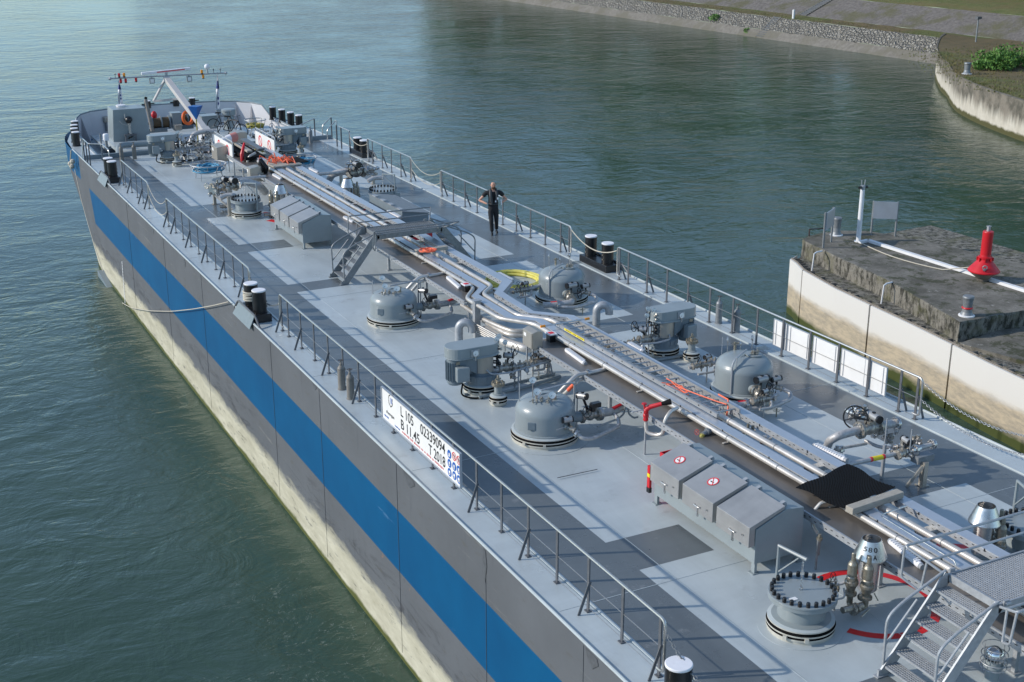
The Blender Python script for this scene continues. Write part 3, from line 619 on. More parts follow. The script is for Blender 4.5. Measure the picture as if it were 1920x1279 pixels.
b = MB(); b.tube([(x, y+.02, z+.02) for x, y, z in bw], .035, 8); b.build('bulwark_rail', 'paint_dk', barge)
for x in (-4.2, -3.0, 1.8, 3.4, 4.3):
    i = min(range(n), key=lambda q: abs(bw[q][0]-x)); X_, Y_, Z_ = bw[i]; b = MB(); b.add([(X_, Y_-.02, Z_-.05), (X_, Y_-.02, -.7), (X_*.93, Y_-.5, -.7)], [(0, 1, 2), (2, 1, 0)]); b.build('bulwark_bracket', 'bulw', barge)

# ---------------------------------------------------------------- railings
def railing(sx, ys, braces, label, ends=(True, True), down=.12):
    y0, y1 = ys[0], ys[-1]; X = sx*5.185; t = thing('railing', label, 'railing', (X, (y0+y1)/2, 0), 0, 'deck edge railings'); cy = (y0+y1)/2; s_ = 1 if y1 > y0 else -1
    a, c = y0-cy, y1-cy; pts = []
    if ends[0]: pts += [(0, a-s_*.02+s_*.10, .12), (0, a-s_*.12, .12), (0, a-s_*.12, .98)]
    else: pts += [(0, a, .98)]
    pts += [(0, c+s_*.12, .98), (0, c+s_*.12, .12), (0, c-s_*.08, .12)] if ends[1] else [(0, c, .98)]
    b = MB(); b.tube(smooth_path(pts, .12, 5), .024, 8); b.build('handrail', 'railtop', t)
    for y in ys: b = MB(); b.box((0, y-cy, .485), (.022, .062, .95)); b.box((0, y-cy, .01), (.09, .1, .015)); b.build('post', 'rail', t)
    for y in braces: b = MB(); b.bar((0, y-cy-.05, .55), (sx*.2, y-cy-.05, 0.0), .05, .016, upv=(0, 1, 0)); b.build('brace', 'rail', t)
    b = MB(); b.tube([(0, a, .50), (0, c, .50)], .008, 5); b.tube([(0, a, .07), (0, c, .07)], .006, 5); b.build('wire', 'railtop', t)
    return t
def fr(a, b_, n): return [a+(b_-a)*i/(n-1) for i in range(n)]
railing(-1, [53.54, 54.55, 55.57, 56.58, 57.7, 58.16], [53.54, 54.55, 56.58, 58.16], 'short dark railing on the near side closest to the bow')
railing(-1, [40.62]+fr(41.19, 49.43, 9)+[50.48], [41.19, 43.25, 45.31, 47.37, 49.43, 50.48], 'dark railing on the near side between the rope gap and the rope wound bollards')
railing(-1, fr(19.76, 36.07, 17)+[37.11, 37.65], [19.76, 21.8, 23.84, 25.88, 31.97, 34.02, 36.07, 37.65], 'long dark railing on the near side carrying the numbered white board')
railing(1, [53.54, 54.55, 55.57, 56.58, 57.7, 58.16], [53.54, 54.55, 56.58, 58.16], 'short dark railing on the far side closest to the bow')
railing(1, [40.7]+fr(41.25, 49.46, 9)+[50.49], [41.25, 44.33, 46.4, 48.43, 50.49], 'dark railing on the far side behind the walking man')
railing(1, [25.45]+fr(25.96, 36.17, 11)+[37.18, 37.68], [25.45, 25.96, 32.1, 34.13, 36.17, 37.68], 'long dark railing on the far side carrying the four white panels')
railing(1, [15.0, 16.0, 17.0, 18.0, 19.0, 20.0, 21.0, 21.75], [21.75], 'dark railing on the far side cut by the right edge of the photo')
def chain(p0, p1, sag, name, label, m='galvdk', r=.012, link=True, cat='chain'):
    p0 = Vector(p0); p1 = Vector(p1); b = MB(); l = (p1-p0).length; k = max(8, int(l/.055)) if link else 16; pts = [p0.lerp(p1, i/k)-Vector((0, 0, 4*sag*(i/k)*(1-i/k))) for i in range(k+1)]
    if link:
        for i in range(k):
            a, c = pts[i], pts[i+1]; d = (c-a).normalized(); mid = (a+c)/2; w = d.orthogonal().normalized() if i % 2 else d.cross(d.orthogonal()).normalized(); h = (c-a)*.62
            b.tube([mid-h+w*.012, mid-h*.6+w*.02, mid+h*.6+w*.02, mid+h-w*0, mid+h*.6-w*.02, mid-h*.6-w*.02], .007, 4, closed=True)
    else: b.tube(pts, r, 8)
    return tag(b.build(name, m), label, cat)
for z, lb_ in ((.9, 'upper'), (.5, 'lower')):
    chain((-5.185, 53.4, z), (-5.185, 50.6, z), .35, 'safety_chain', lb_+' pale rope across the near side railing gap towards the bow', 'rope', .011, False, 'rope')
    chain((5.185, 53.4, z), (5.185, 50.6, z), .32 if z > .6 else .3, 'safety_chain', lb_+' pale rope across the far side railing gap towards the bow', 'rope', .011, False, 'rope')
    chain((5.185, 25.3, z), (5.185, 21.9, z), .3, 'safety_chain', lb_+' steel chain hanging across the far side gap beside the pier', 'galv')
chain((5.185, 40.55, .88), (5.185, 37.85, .85), .3, 'safety_chain', 'pale rope hanging over the far side double bollard', 'rope', .016, False, 'rope')
chain((-5.185, 40.5, .75), (-5.185, 37.8, .72), .35, 'safety_chain', 'steel chain behind the rope wound double bollard', 'galvdk')
chain((-5.185, 19.6, .8), (-5.185, 17.9, .55), .2, 'safety_chain', 'steel chain at the near end of the near side railing', 'galvdk')
chain((5.185, 60.4, .7), (5.185, 58.3, .75), .2, 'safety_chain', 'short pale rope over the far side bollards near the bow', 'rope', .014, False, 'rope')
def free_rail(pts, posts, label, z=.98):
    t = thing('railing', label, 'railing', (0, 0, 0), 0, 'short railings near the bow'); b = MB(); b.tube(smooth_path(pts, .12, 4), .024, 8); b.build('handrail', 'railtop', t)
    for p, h in posts: b = MB(); b.box((p[0], p[1], h/2), (.05, .05, h)); b.build('post', 'rail', t)
g = lambda x, y, z=0: at(x, y, z)
pA, pB, pC, pD = g(154.7, 260, .95), g(165.5, 269.7, .95), g(191.4, 270.6, .95), g(203.6, 281.4, .95)
free_rail([(pA.x-.1, pA.y-.05, .1), pA, pB, pC, pD, (pD.x, pD.y, .1)], [((pA.x, pA.y), .93), ((pB.x, pB.y), .93), (((pA.x+pB.x)/2, (pA.y+pB.y)/2), .93)], 'bent pale railing at the near side stairs to the bow')
def foot_rail(base, tops, label):
    f = [g(*q) for q in base]; pts = []
    free_rail(tops, [((q.x, q.y), .93) for q in f], label)
q1 = g(591, 261); q2 = g(622.4, 258.3); q3 = g(628, 262); q4 = g(643, 270)
free_rail([(q1.x-1.0, q1.y+.2, .55), (q1.x, q1.y, .97)], [((q1.x, q1.y), .95)], 'single slanting handrail beside the far side pump near the bow')
free_rail([(q2.x-.45, q2.y, .1), (q2.x-.45, q2.y, .6), (q2.x, q2.y, .97)], [((q2.x, q2.y), .95)], 'bent handrail of the far side bow steps, further one')
free_rail([(q3.x-.5, q3.y-.4, .1), (q3.x-.5, q3.y-.4, .55), (q3.x, q3.y-.3, .97), (5.2, 62.2, .97)], [((q3.x, q3.y-.3), .95), ((5.2, 62.2), .95)], 'bent handrail of the far side bow steps, nearer one')
free_rail([(5.2, 61.9, .97), (5.2, 60.5, .97), (5.2, 60.35, .4)], [((5.2, 61.6), .95), ((5.2, 60.5), .95)], 'short railing post pair with red feet on the far side')

# ---------------------------------------------------------------- bollards
def dbl_bollard(sx, ya, yb, label, rope=False, hgt=.60, far=False):
    x = sx*5.42; t = thing('double_bollard', label, 'bollard', (x, (ya+yb)/2, 0), 0, 'double bollards at the deck edge'); cy = (ya+yb)/2
    b = MB(); b.box((-sx*.0, 0, .11), (.46, abs(ya-yb)+.62, .22)); b.build('plinth', 'black', t, bevel=.015)
    for y in (ya, yb):
        b = MB(); b.lathe((0, y-cy, .22), [(.205, 0), (.205, .015), (.185, .02), (.185, hgt-.02)], 28); b.cyl((sx*-.19, y-cy-.02, .5), (sx*-.2, y-cy-.02, .5), .025, n=8, m=1); b.cyl((sx*-.19, y-cy-.02, .36), (sx*-.2, y-cy-.02, .36), .025, n=8, m=1); p = b.build('post', ['black', 'bronze'], t)
        b = MB(); b.lathe((0, y-cy, .22+hgt-.02), [(.186, 0), (.19, .01), (.19, .03), (.18, .04), (.001, .042)], 28); b.build('cap', 'cap', p)
    # outboard guard plate and bent bar
    b = MB(); L2 = (abs(ya-yb)+.7)/2; b.add([(sx*.24, -L2, .24), (sx*.24, L2, .24), (sx*.40, L2*1.25, -.12), (sx*.40, -L2*1.0, -.12), (sx*.26, -L2, .24), (sx*.26, L2, .24), (sx*.42, L2*1.25, -.12), (sx*.42, -L2*1.0, -.12)], [(0, 1, 2, 3), (7, 6, 5, 4), (0, 4, 5, 1), (3, 2, 6, 7), (0, 3, 7, 4), (1, 5, 6, 2)]); b.build('guard_plate', 'paint_dk', t)
    b = MB(); b.tube(smooth_path([(sx*.30, L2*1.5, -.02), (sx*.26, L2*1.1, .26), (sx*.26, -L2*1.1, .26), (sx*.26, -L2*1.7, .0)], .1), .03, 8); b.build('guard_bar', 'rail', t)
    if rope:
        b = MB(); yy = ya-cy
        for k in range(5): b.torus((0, yy, .38+k*.055), .21, .026, (random.uniform(-.1, .1), random.uniform(-.1, .1), 1), 24, 6)
        tag(b.build('mooring_rope', 'rope', None, (x, cy, 0)), 'pale mooring rope wound round the near side bollard', 'rope')
dbl_bollard(-1, 39.6, 38.85, 'rope wound black double bollard on the near side deck edge', True)
dbl_bollard(-1, 59.75, 59.0, 'black double bollard on the near side closest to the bow')
dbl_bollard(1, 39.75, 38.75, 'black double bollard on the far side behind the front dome', False, .62)
dbl_bollard(1, 60.1, 59.3, 'black double bollard on the far side closest to the bow', False, .5)
t_ = thing('mooring_bollard', 'black bollard with white cap cut by the bottom edge of the photo', 'bollard', at(1273, 1243, .60)-Vector((0, 0, .60)))
b = MB(); b.lathe((0, 0, 0), [(.22, 0), (.22, .03), (.195, .04), (.195, .56)], 28); b.build('post', 'black', t_); b = MB(); b.lathe((0, 0, .56), [(.197, 0), (.2, .01), (.2, .03), (.19, .04), (.001, .042)], 28); b.build('cap', 'cap', t_); b = MB(); b.torus((.2, -.02, .3), .05, .015, (0, 1, 0)); b.build('shackle', 'steel', t_)
for sx, px in ((-1, [(139.5, 226.5), (138.5, 233.5), (138.5, 240), (141, 246.8)]), (1, [(510.6, 199.7), (528, 204.6), (544.4, 209.9), (560, 215.3)])):
    for i, (u_, v_) in enumerate(px):
        p = at(u_, v_, .66); od = ['first', 'second', 'third', 'fourth'][i]
        t_ = thing('mooring_bollard', od+' from the bow of four black bollards on the '+('near' if sx < 0 else 'far')+' bow side', 'bollard', (p.x, p.y, 0), 0, 'black bollards in rows beside the bow bulwark'); b = MB(); b.lathe((0, 0, 0), [(.2, 0), (.2, .03), (.17, .04), (.17, .62)], 20); b.build('post', 'black', t_); b = MB(); b.lathe((0, 0, .62), [(.172, 0), (.175, .03), (.17, .04), (.001, .042)], 20); b.build('cap', 'cap', t_)
for (u_, v_, lb_) in ((276.5, 193.5, 'left of three on the bow rail, behind the exhaust pipe'), (329.5, 188, 'middle of three on the bow rail'), (360, 186, 'right of three on the bow rail, behind the mast beam')):
    p = at(u_, v_, 1.0); p.y = 74.1; p = CAM+(at(u_, v_, 1.0)-CAM)*((74.1-CAM.y)/(at(u_, v_, 1.0)-CAM).y)
    t_ = thing('mooring_bollard', 'black capped bollard, '+lb_, 'bollard', (p.x, p.y, .6), 0, 'black bollards on the bow rail'); h_ = max(p.z-.6, .3); b = MB(); b.cyl((0, 0, -.05), (0, 0, h_), .16, n=18); b.cyl((-.3, 0, .15), (.35, 0, .17), .03, n=8); b.build('post', 'black', t_); b = MB(); b.lathe((0, 0, h_), [(.162, 0), (.165, .03), (.001, .035)], 18); b.build('cap', 'cap', t_)
# ---------------------------------------------------------------- pipe rack along the centre line
rack = thing('pipe_rack', 'long steel rack with drip plate and covered cable trays along the deck centre', 'pipe rack', (0, 0, 0))
PZ = .77
for y0, y1 in ((14.0, 31.9), (35.5, 58.5)):
    b = MB(); b.box((-.50, (y0+y1)/2, PZ), (.80, y1-y0, .012)); b.build('drip_plate', 'plate', rack)
    b = MB(); b.box((-.91, (y0+y1)/2, PZ-.04), (.012, y1-y0, .12)); b.box((-.90, (y0+y1)/2, PZ+.02), (.035, y1-y0, .012))
    n = int((y1-y0)/.14)
    for i in range(n):
        y = y0+.07+i*.14; b.box((-.918, y, PZ-.015-(.035 if i % 2 else 0)), (.008, .05, .012), m=1)
    b.build('edge_channel', ['galv', 'black'], rack)
    y = y0+.6
    while y < y1:
        b = MB(); b.box((-.02, y, PZ-.05), (1.74, .06, .06)); [b.box((x, y, (PZ-.08)/2), (.07, .07, PZ-.08)) for x in (-.5, .62)]; [b.box((x, y, .01), (.16, .16, .02)) for x in (-.5, .62)]; b.build('support_leg', 'galv', rack)
        b = MB(); b.box((.42, y, PZ+.02), (.34, .16, .04)); b.box((.42, y+.06, PZ-.06), (.34, .02, .16), m=1); b.build('bracket', ['steel', 'rail'], rack)
        y += 2.85
def tray(name, outline_l, outline_r, zt, h):
    """covered tray: left and right edge polylines"""
    b = MB(); L_ = [Vector((x, y, zt)) for x, y in outline_l]; R_ = [Vector((x, y, zt)) for x, y in outline_r]; n = len(L_)
    vs = []
    for l, r in zip(L_, R_): vs += [l, r, r-Vector((0, 0, h)), l-Vector((0, 0, h))]
    b.add(vs, [(4*i+k, 4*i+(k+1) % 4, 4*i+4+(k+1) % 4, 4*i+4+k) for i in range(n-1) for k in range(4)]+[(0, 1, 2, 3), (4*n-1, 4*n-2, 4*n-3, 4*n-4)], 0)
    # perforations on the left face, cover lip
    for i in range(n-1):
        a, c = L_[i], L_[i+1]; d = c-a; l = d.length; u = d.normalized(); nn = Vector((-abs(u.y), u.x*(1 if u.y > 0 else -1), 0)) if abs(u.y) > .5 else Vector((0, -1, 0)); rz = math.atan2(-u.x, u.y)
        b.box((a+c)/2+nn*.004+Vector((0, 0, -.008)), (.012, l, .02), rz=rz)
        b.box((a+c)/2+nn*.003+Vector((0, 0, -h/2-.01)), (.008, l, h-.035), rz=rz, m=2)
        for q in range(int(l/.125)):
            p = a+u*(q*.125+.06)+nn*.009; b.box(p+Vector((0, 0, -.035-(.045 if q % 2 else 0))), (.008, .045, .012), rz=rz, m=1)
        for q in range(int(l/1.45)):
            p = a+u*(q*1.45+.5)+nn*.012; b.box(p+Vector((0, 0, -.02)), (.012, .02, .05), rz=rz, m=1)
    b.build(name, ['tray', 'black', 'galv'], rack)
tray('cable_tray', [(.60, 58), (.60, 36.3), (-.08, 35.4), (-.08, 33.5), (.60, 32.75), (.60, 14)], [(.86, 58), (.86, 36.2), (.17, 35.4), (.10, 33.55), (.83, 32.8), (.83, 14)], .93, .13)
tray('cable_tray', [(-.20, 58), (-.20, 36.05), (-.72, 35.45), (-.74, 33.4), (-.22, 32.85), (-.22, 14)], [(.02, 58), (.02, 36.05), (-.50, 35.5), (-.50, 33.45), (.0, 32.9), (.0, 14)], .93, .10)
def pipe_line(pts, r, name, label, m='pipe', grp='cargo pipes on the rack'):
    b = MB(); path = smooth_path(pts, .22, 6); b.tube(path, r, 14)
    acc = 0
    for i in range(len(path)-1):
        a, c = path[i], path[i+1]; l = (c-a).length
        if l > 1.2:
            k = int(l/1.55)
            for q in range(1, k+1):
                p = a.lerp(c, q/(k+1)); u = (c-a).normalized(); b.tube([p-u*.008, p+u*.008], r+.006, 14, 1)
                if q % 2: b.tube([p+Vector((0, 0, -r)), p+Vector((-.0, 0, -r-.06))], .02, 6, 0); b.box(p+Vector((-.05, 0, -r-.03)), (.14, .05, .02))
    return tag(b.build(name, [m, 'galvdk']), label, 'pipe', grp)
pipe_line([(-.31, 56, .88), (-.30, 36.2, .88), (-.88, 35.45, .88), (-.86, 33.55, .88), (-.30, 32.75, .88), (-.32, 14, .88)], .055, 'cargo_pipe', 'left long stainless pipe of the rack next to the drip plate')
pipe_line([(.24, 56, .88), (.22, 36.15, .88), (-.33, 35.6, .88), (-.37, 33.55, .88), (.22, 32.85, .88), (.24, 14, .88)], .06, 'cargo_pipe', 'right long stainless pipe of the rack between the two trays')
# lower pipes dropping away at the jog
def px(*q): return [at(*p) for p in q]
pipe_line(px((866, 572, .5), (905, 598, .5), (935, 612, .5), (962, 622, .5), (1010, 622, .45)), .06, 'cross_pipe', 'upper of two bent pipes leaving the rack jog behind the grey cabinet', grp='bent pipes at the rack jog')
pipe_line(px((898, 596, .4), (928, 614, .4), (955, 629, .4), (1005, 628, .4)), .065, 'cross_pipe', 'lower of two bent pipes leaving the rack jog behind the grey cabinet', grp='bent pipes at the rack jog')
pipe_line(px((908, 618, .3), (945, 641, .3), (990, 655, .3), (1030, 640, .3)), .11, 'cross_pipe', 'fat pale pipe below the grey cabinet at the rack jog', grp='bent pipes at the rack jog')
b = MB()
for k in range(5): a = at(872, 597+k*3.4, .5-k*.06); c = at(930, 628+k*3.6, .45-k*.06); b.tube([a, c], .018, 6)
tag(b.build('tube_bundle', 'pipe'), 'bundle of thin parallel tubes beside the square post at the rack jog', 'tubes')
t_ = thing('steel_post', 'square grey steel post standing at the rack jog', 'post', at(894, 632, .0)); b = MB(); b.box((0, 0, .5), (.16, .14, 1.0)); b.build('post', 'galv', t_); b = MB(); b.box((0, 0, 1.0), (.22, .18, .02)); b.build('top_plate', 'galv', t_)
# flanged cross pipes from domes up to the rack
def cross_pair(dy, sx, mat_, tapes, label0, label1):
    def T(p): return Vector((sx*p.x, p.y+dy, p.z))
    for k, (pts, r) in enumerate((([(1022, 757, .25), (1040, 745, .35), (1070, 714, .72), (1082, 703, .80), (1118, 697, .80), (1142, 690, .80)], .05), ([(1052, 744, .25), (1062, 735, .4), (1082, 715, .68), (1098, 707, .70), (1120, 703, .70), (1150, 696, .70)], .042))):
        P_ = [T(at(*p)) for p in pts]; o = thing('cross_pipe', (label0, label1)[k], 'pipe', P_[0], 0, 'flanged cross pipes from the domes'); L_ = [p-P_[0] for p in P_]
        b = MB(); b.tube(smooth_path(L_, .18, 5), r, 12); b.build('pipe', 'pipe', o); b = MB(); q = L_[3].lerp(L_[4], .55 if k == 0 else .3); b.flange(q, L_[4]-L_[3], r*1.75, .016); b.build('flange', 'steel', o)
        if k: b = MB(); a, c = L_[1].lerp(L_[2], .15), L_[1].lerp(L_[2], .75); b.tube([a, c], r+.003, 12); b.build('tape', tapes, o)
cross_pair(0, -1*-1, None, 'orange', 'thick flanged pipe rising to the rack behind the largest near side dome', 'taped thinner pipe rising to the rack behind the largest near side dome')
cross_pair(8.75, 1, None, 'galv', 'thick flanged pipe rising to the rack behind the dome next to the far bridge', 'thinner pipe rising to the rack behind the dome next to the far bridge')

# ladder lying on the rack
lad = thing('ladder', 'long aluminium ladder lying on top of the pipe rack', 'ladder', (.28, 28.9, 1.0))
for s_, w in ((-1, .055), (1, .03)): b = MB(); b.box((s_*.27, 0, 0), (w, 6.6, .085)); [b.box((s_*.27-.03, -3.1+.42*i, .01), (.006, .03, .03), m=1) for i in range(16) if s_ < 0]; b.build('stile', ['chest', 'black'], lad)
for i in range(23): b = MB(); b.cyl((-.25, -3.15+i*.286, .0), (.25, -3.15+i*.286, .0), .017, n=8); b.build('rung', 'galv', lad)
b = MB(); b.box((-.302, 2.4, .0), (.004, .95, .05)); lab = b.build('warning_strip', 'yellow', lad); b = MB(); [b.box((-.3065, 2.0+k*.055, .0), (.001, .03, .022)) for k in range(15) if k not in (5, 9)]; b.build('strip_print', 'ink', lab)
b = MB(); random.seed(4)
for k in range(5): b.tube([(.1+random.uniform(-.15, .15), 27.6+random.uniform(-.2, .2), 1.05), (.15+random.uniform(-.2, .2), 27.2+random.uniform(-.2, .2), 1.0), (.2, 26.9, .97)], .012, 5)
b.tube([(.15, 27.3, 1.03), (.3, 26.6, 1.03), (.42, 26.2, 1.02), (.5, 25.98, 1.02)], .014, 6); tag(b.build('strap', 'orange'), 'orange strap knotted round the rungs of the ladder', 'strap')
b = MB(); b.tube([(.56, 26.35, 1.1), (.62, 26.1, 1.06), (.52, 25.95, .95), (.45, 25.9, .80)], .02, 6); tag(b.build('strap', 'orange'), 'orange strap hanging over the near end of the ladder', 'strap')
t_ = thing('cross_bar', 'steel bar with amber ends lying across the rack at the ladder head', 'bar', (.1, 32.35, 1.07)); p0 = at(1017, 612, 1.05)-t_.location; p1 = at(1100, 598, 1.05)-t_.location
b = MB(); b.tube([p0, p1], .02, 8); b.build('bar', 'steel', t_)
for p in (p0, p1): u = (p1-p0).normalized(); b = MB(); b.tube([p-u*.05, p+u*.07], .032, 8); b.build('end_cap', 'amber', t_)
# rubber mat, timbers
mp_ = px((1492, 912, .86), (1538, 882, .99), (1578, 872, .99), (1640, 897, 1.0), (1674, 914, 1.0), (1622, 934, .97), (1583, 950, .97), (1545, 936, .97))
b = MB(); a0, a1, a3, a2 = at(1493, 913, .97), at(1590, 870, 1.0), at(1586, 952, .97), at(1676, 914, 1.0); NU = 40; NV = 34; vs = []
for i in range(NU+1):
    for j in range(NV+1):
        u, v = i/NU, j/NV; p = a0.lerp(a1, u).lerp(a3.lerp(a2, u), v); p.z += .012*math.sin(u*5+.5)*math.sin(v*4)+(-.05*max(0, .2-u)*5*.6); p += Vector((.05*math.sin(v*7), .06*math.sin(u*8+1)*(.5-v), 0)); vs.append(p)
ds = [(i*(NV+1)+j, (i+1)*(NV+1)+j, (i+1)*(NV+1)+j+1, i*(NV+1)+j+1) for i in range(NU) for j in range(NV)]
b.add(vs, ds, 0, True)
for i in range(NU):
    for j in range(NV):
        c = (vs[i*(NV+1)+j]+vs[(i+1)*(NV+1)+j+1])/2
        if (i+j) % 2 == 0: b.box(c+Vector((0, 0, .006)), (.014, .012, .014), rz=.5, m=1)
tag(b.build('rubber_mat', ['matblack', 'rubber']), 'large black studded rubber mat draped over the rack', 'mat')
def timber(p, q, w, h, label):
    d = Vector(q)-Vector(p); t = tag(MB().bar((0, 0, 0), d, w, h).build('timber', 'timber', None, None, .012), label, 'timber'); t.location = p
timber(at(1592, 957, 1.0), at(1688, 925, 1.0), .17, .12, 'weathered grey timber beam lying across the rack below the black mat')
timber(at(780, 472, 1.0), at(838, 464, 1.0), .16, .10, 'timber beam across the rack in front of the far bridge, under the orange cable coil')
def lamp(p, q, label, sx=-1):
    a = at(*p); c = at(*q); t = thing('light_fixture', label, 'lamp', a, 0, 'white light fixtures hung along the rack'); d = c-a
    b = MB(); b.tube([(0, 0, 0), d], .055, 12); b.build('tube', 'cap', t); u = d.normalized(); b = MB()
    for i in range(int(d.length/.06)): b.box(u*(i*.06+.03)+Vector((0, 0, .035)), (.10, .03, .05), m=0)
    b.build('fins', 'white', t); b = MB(); b.cyl(d, d+u*.06, .05, n=10); b.build('end_cap', 'galv', t); b = MB(); b.cyl(-u*.04, (0, 0, 0), .05, n=10); b.build('end_cap', 'galv', t)
lamp((840, 521, .80), (862, 540, .80), 'white ribbed light hung at the rack jog beside the red topped switch')
lamp((1063, 657, .80), (1096, 681, .80), 'white ribbed light hung beside the rack next to the ladder head')
lamp((513, 328, .80), (527, 336, .80), 'white ribbed light at the bow end of the rack above the cone vent')
lamp((646, 408, .80), (662, 416, .80), 'white ribbed light beside the rack just before the far bridge')
lamp((1671, 1016, .82), (1726, 1061, .82), 'white ribbed light below the near bridge handrail')
lamp((1529, 836, .80), (1584, 862, .80), 'white ribbed light on the far side of the rack by the fat elbow pipe')
lamp((1180, 645, .80), (1205, 659, .80), 'white ribbed light on the far side of the rack by the far side pump')
lamp((935, 514, .80), (960, 527, .80), 'white light on the far side of the rack beside the yellow hose')
lamp((580, 316, .80), (596, 324, .80), 'white light on the far side of the rack near the bow')
lamp((728, 397, .80), (750, 408, .80), 'white light beside the red crates at the far bridge')
# cabinets and switches
def cabinet(loc, d, label, leg=.0, m='cabinet'):
    t = thing('electrical_cabinet', label, 'cabinet', loc, 0, 'grey electrical cabinets by the rack'); b = MB(); b.prism([(-d[0]/2, leg), (d[0]/2, leg), (d[0]/2, leg+d[2]), (0, leg+d[2]+.03), (-d[0]/2, leg+d[2]-.02)], -d[1]/2, d[1]/2, ax='y'); b.build('body', m, t, bevel=.008)
    b = MB(); b.box((-d[0]/2-.012, 0, leg+d[2]/2), (.02, d[1]-.03, d[2]-.05)); dr = b.build('door', m, t, bevel=.004); b = MB(); b.box((-d[0]/2-.026, d[1]*.2, leg+d[2]*.72), (.004, d[1]*.25, d[2]*.2)); b.build('label_plate', 'sign', dr)
    b = MB(); [b.box((x, y, leg/2-.02), (.03, .03, leg+.04)) for x in (-d[0]*.3, d[0]*.3) for y in (-d[1]*.3, d[1]*.3)]; b.build('stand', 'galv', t)
cabinet((-.93, 31.66, 0), (.27, .48, .42), 'brushed steel cabinet with white sticker beside the rack jog', .74)
cabinet((-.95, 54.2, 0), (.5, .45, .55), 'brushed steel cabinet beside the black panel near the bow', .5)
cabinet((-.95, 59.0, 0), (.6, .9, .6), 'brushed steel cabinet behind the left prohibition sign', .5)
cabinet((.55, 61.8, 0), (.6, .6, .6), 'brushed steel cabinet behind the bicycle beside the yellow hose basket', .5)
def switch(p, label):
    t = thing('switch_box', label, 'switch', at(*p)); b = MB(); b.box((0, 0, .0), (.16, .2, .2)); b.build('box', 'black', t, bevel=.01); b = MB(); b.box((0, 0, .12), (.2, .26, .03)); b.build('cover', 'cap', t); b = MB(); b.box((0, -.01, .138), (.12, .14, .01)); b.build('red_label', 'inkred', t); b = MB(); b.cyl((0, 0, -.1), (0, 0, -.3), .02, n=6); b.build('stem', 'galv', t)
switch((1033, 634, .85), 'small dark switch box with red top beside the ladder head'); switch((874, 541, .85), 'small dark switch box with red top at the rack jog')

# ---------------------------------------------------------------- domes
def rings(b, r, z0=0.0, m0=0, m1=1, m2=2):
    b.lathe((0, 0, 0), [(r*1.50, .002, m2), (r*1.50, .008, m2), (r+.075, .008, m2), (r+.075, .05, m0), (r+.09, .055, m0), (r+.09, .085, m0), (r+.05, .09, m1), (r+.05, .12, m1), (r+.095, .125, m0), (r+.095, .15, m0), (r+.055, .155, m1), (r+.055, .19, m1), (r+.08, .195, m0), (r+.08, .215, m0), (r, .24, m2)], 48)
    for a in (3.6, 4.2): b.box((math.cos(a)*(r+.11), math.sin(a)*(r+.11), .10), (.05, .06, .07), rz=a, m=m0)
def gauge(parent, c, r, axis, stem):
    g_ = MB(); ax = Vector(axis).normalized(); c = Vector(c); g_.lathe(c, [(r*.2, -.03), (r, -.02), (r, .012), (r*.88, .016), (r*.88, .008), (.001, .008)], 24, 0, ax); g_.tube([c, c-Vector((0, 0, stem))], .012, 6); o = g_.build('gauge', 'steel', parent)
    g_ = MB(); g_.lathe(c, [(r*.86, .009), (.001, .010)], 24, 0, ax); u = ax.orthogonal().normalized(); g_.tube([c+ax*.012, c+ax*.012+u*r*.6], .004, 4, 1); g_.build('dial', ['glass', 'ink'], o)
def valve(parent, c, axis, r, wheel=None, act=None, cat='valve', flr=1.7, body='valve'):
    ax = Vector(axis).normalized(); c = Vector(c); b = MB(); b.sphere(c, r*1.35, 12, 0); b.cyl(c-ax*r*2.2, c+ax*r*2.2, r, n=12); b.flange(c-ax*r*2.2, ax, r*flr, r*.22); b.flange(c+ax*r*2.2, ax, r*flr, r*.22); b.box(c+Vector((0, 0, r*1.2)), (r*1.6, r*1.6, r*.8)); b.cyl(c, c+Vector((0, 0, r*2.6)), r*.35, n=8)
    o = b.build('valve', [body], parent)
    if wheel: b = MB(); wc, wa, wr = wheel; b.cyl(c+Vector((0, 0, r*1.6)), wc, r*.22, n=8); b.wheel(wc, wr, wa); b.build('handwheel', 'black', o)
    if act: b = MB(); ac, ad, ar, al = act; ad = Vector(ad).normalized(); ac = Vector(ac); b.cyl(ac-ad*al*.38, ac+ad*al*.38, ar, n=16, m=0); b.cyl(ac-ad*al*.5, ac-ad*al*.38, ar*1.08, n=16, m=1); b.cyl(ac+ad*al*.38, ac+ad*al*.5, ar*1.08, n=16, m=1); b.box(ac+Vector((0, 0, ar*1.15)), (ar*.7, ar*.7, ar*.4), m=1); b.cyl(c, ac, ar*.4, n=8, m=1); b.build('actuator', ['chest', 'black'], o)
    return o
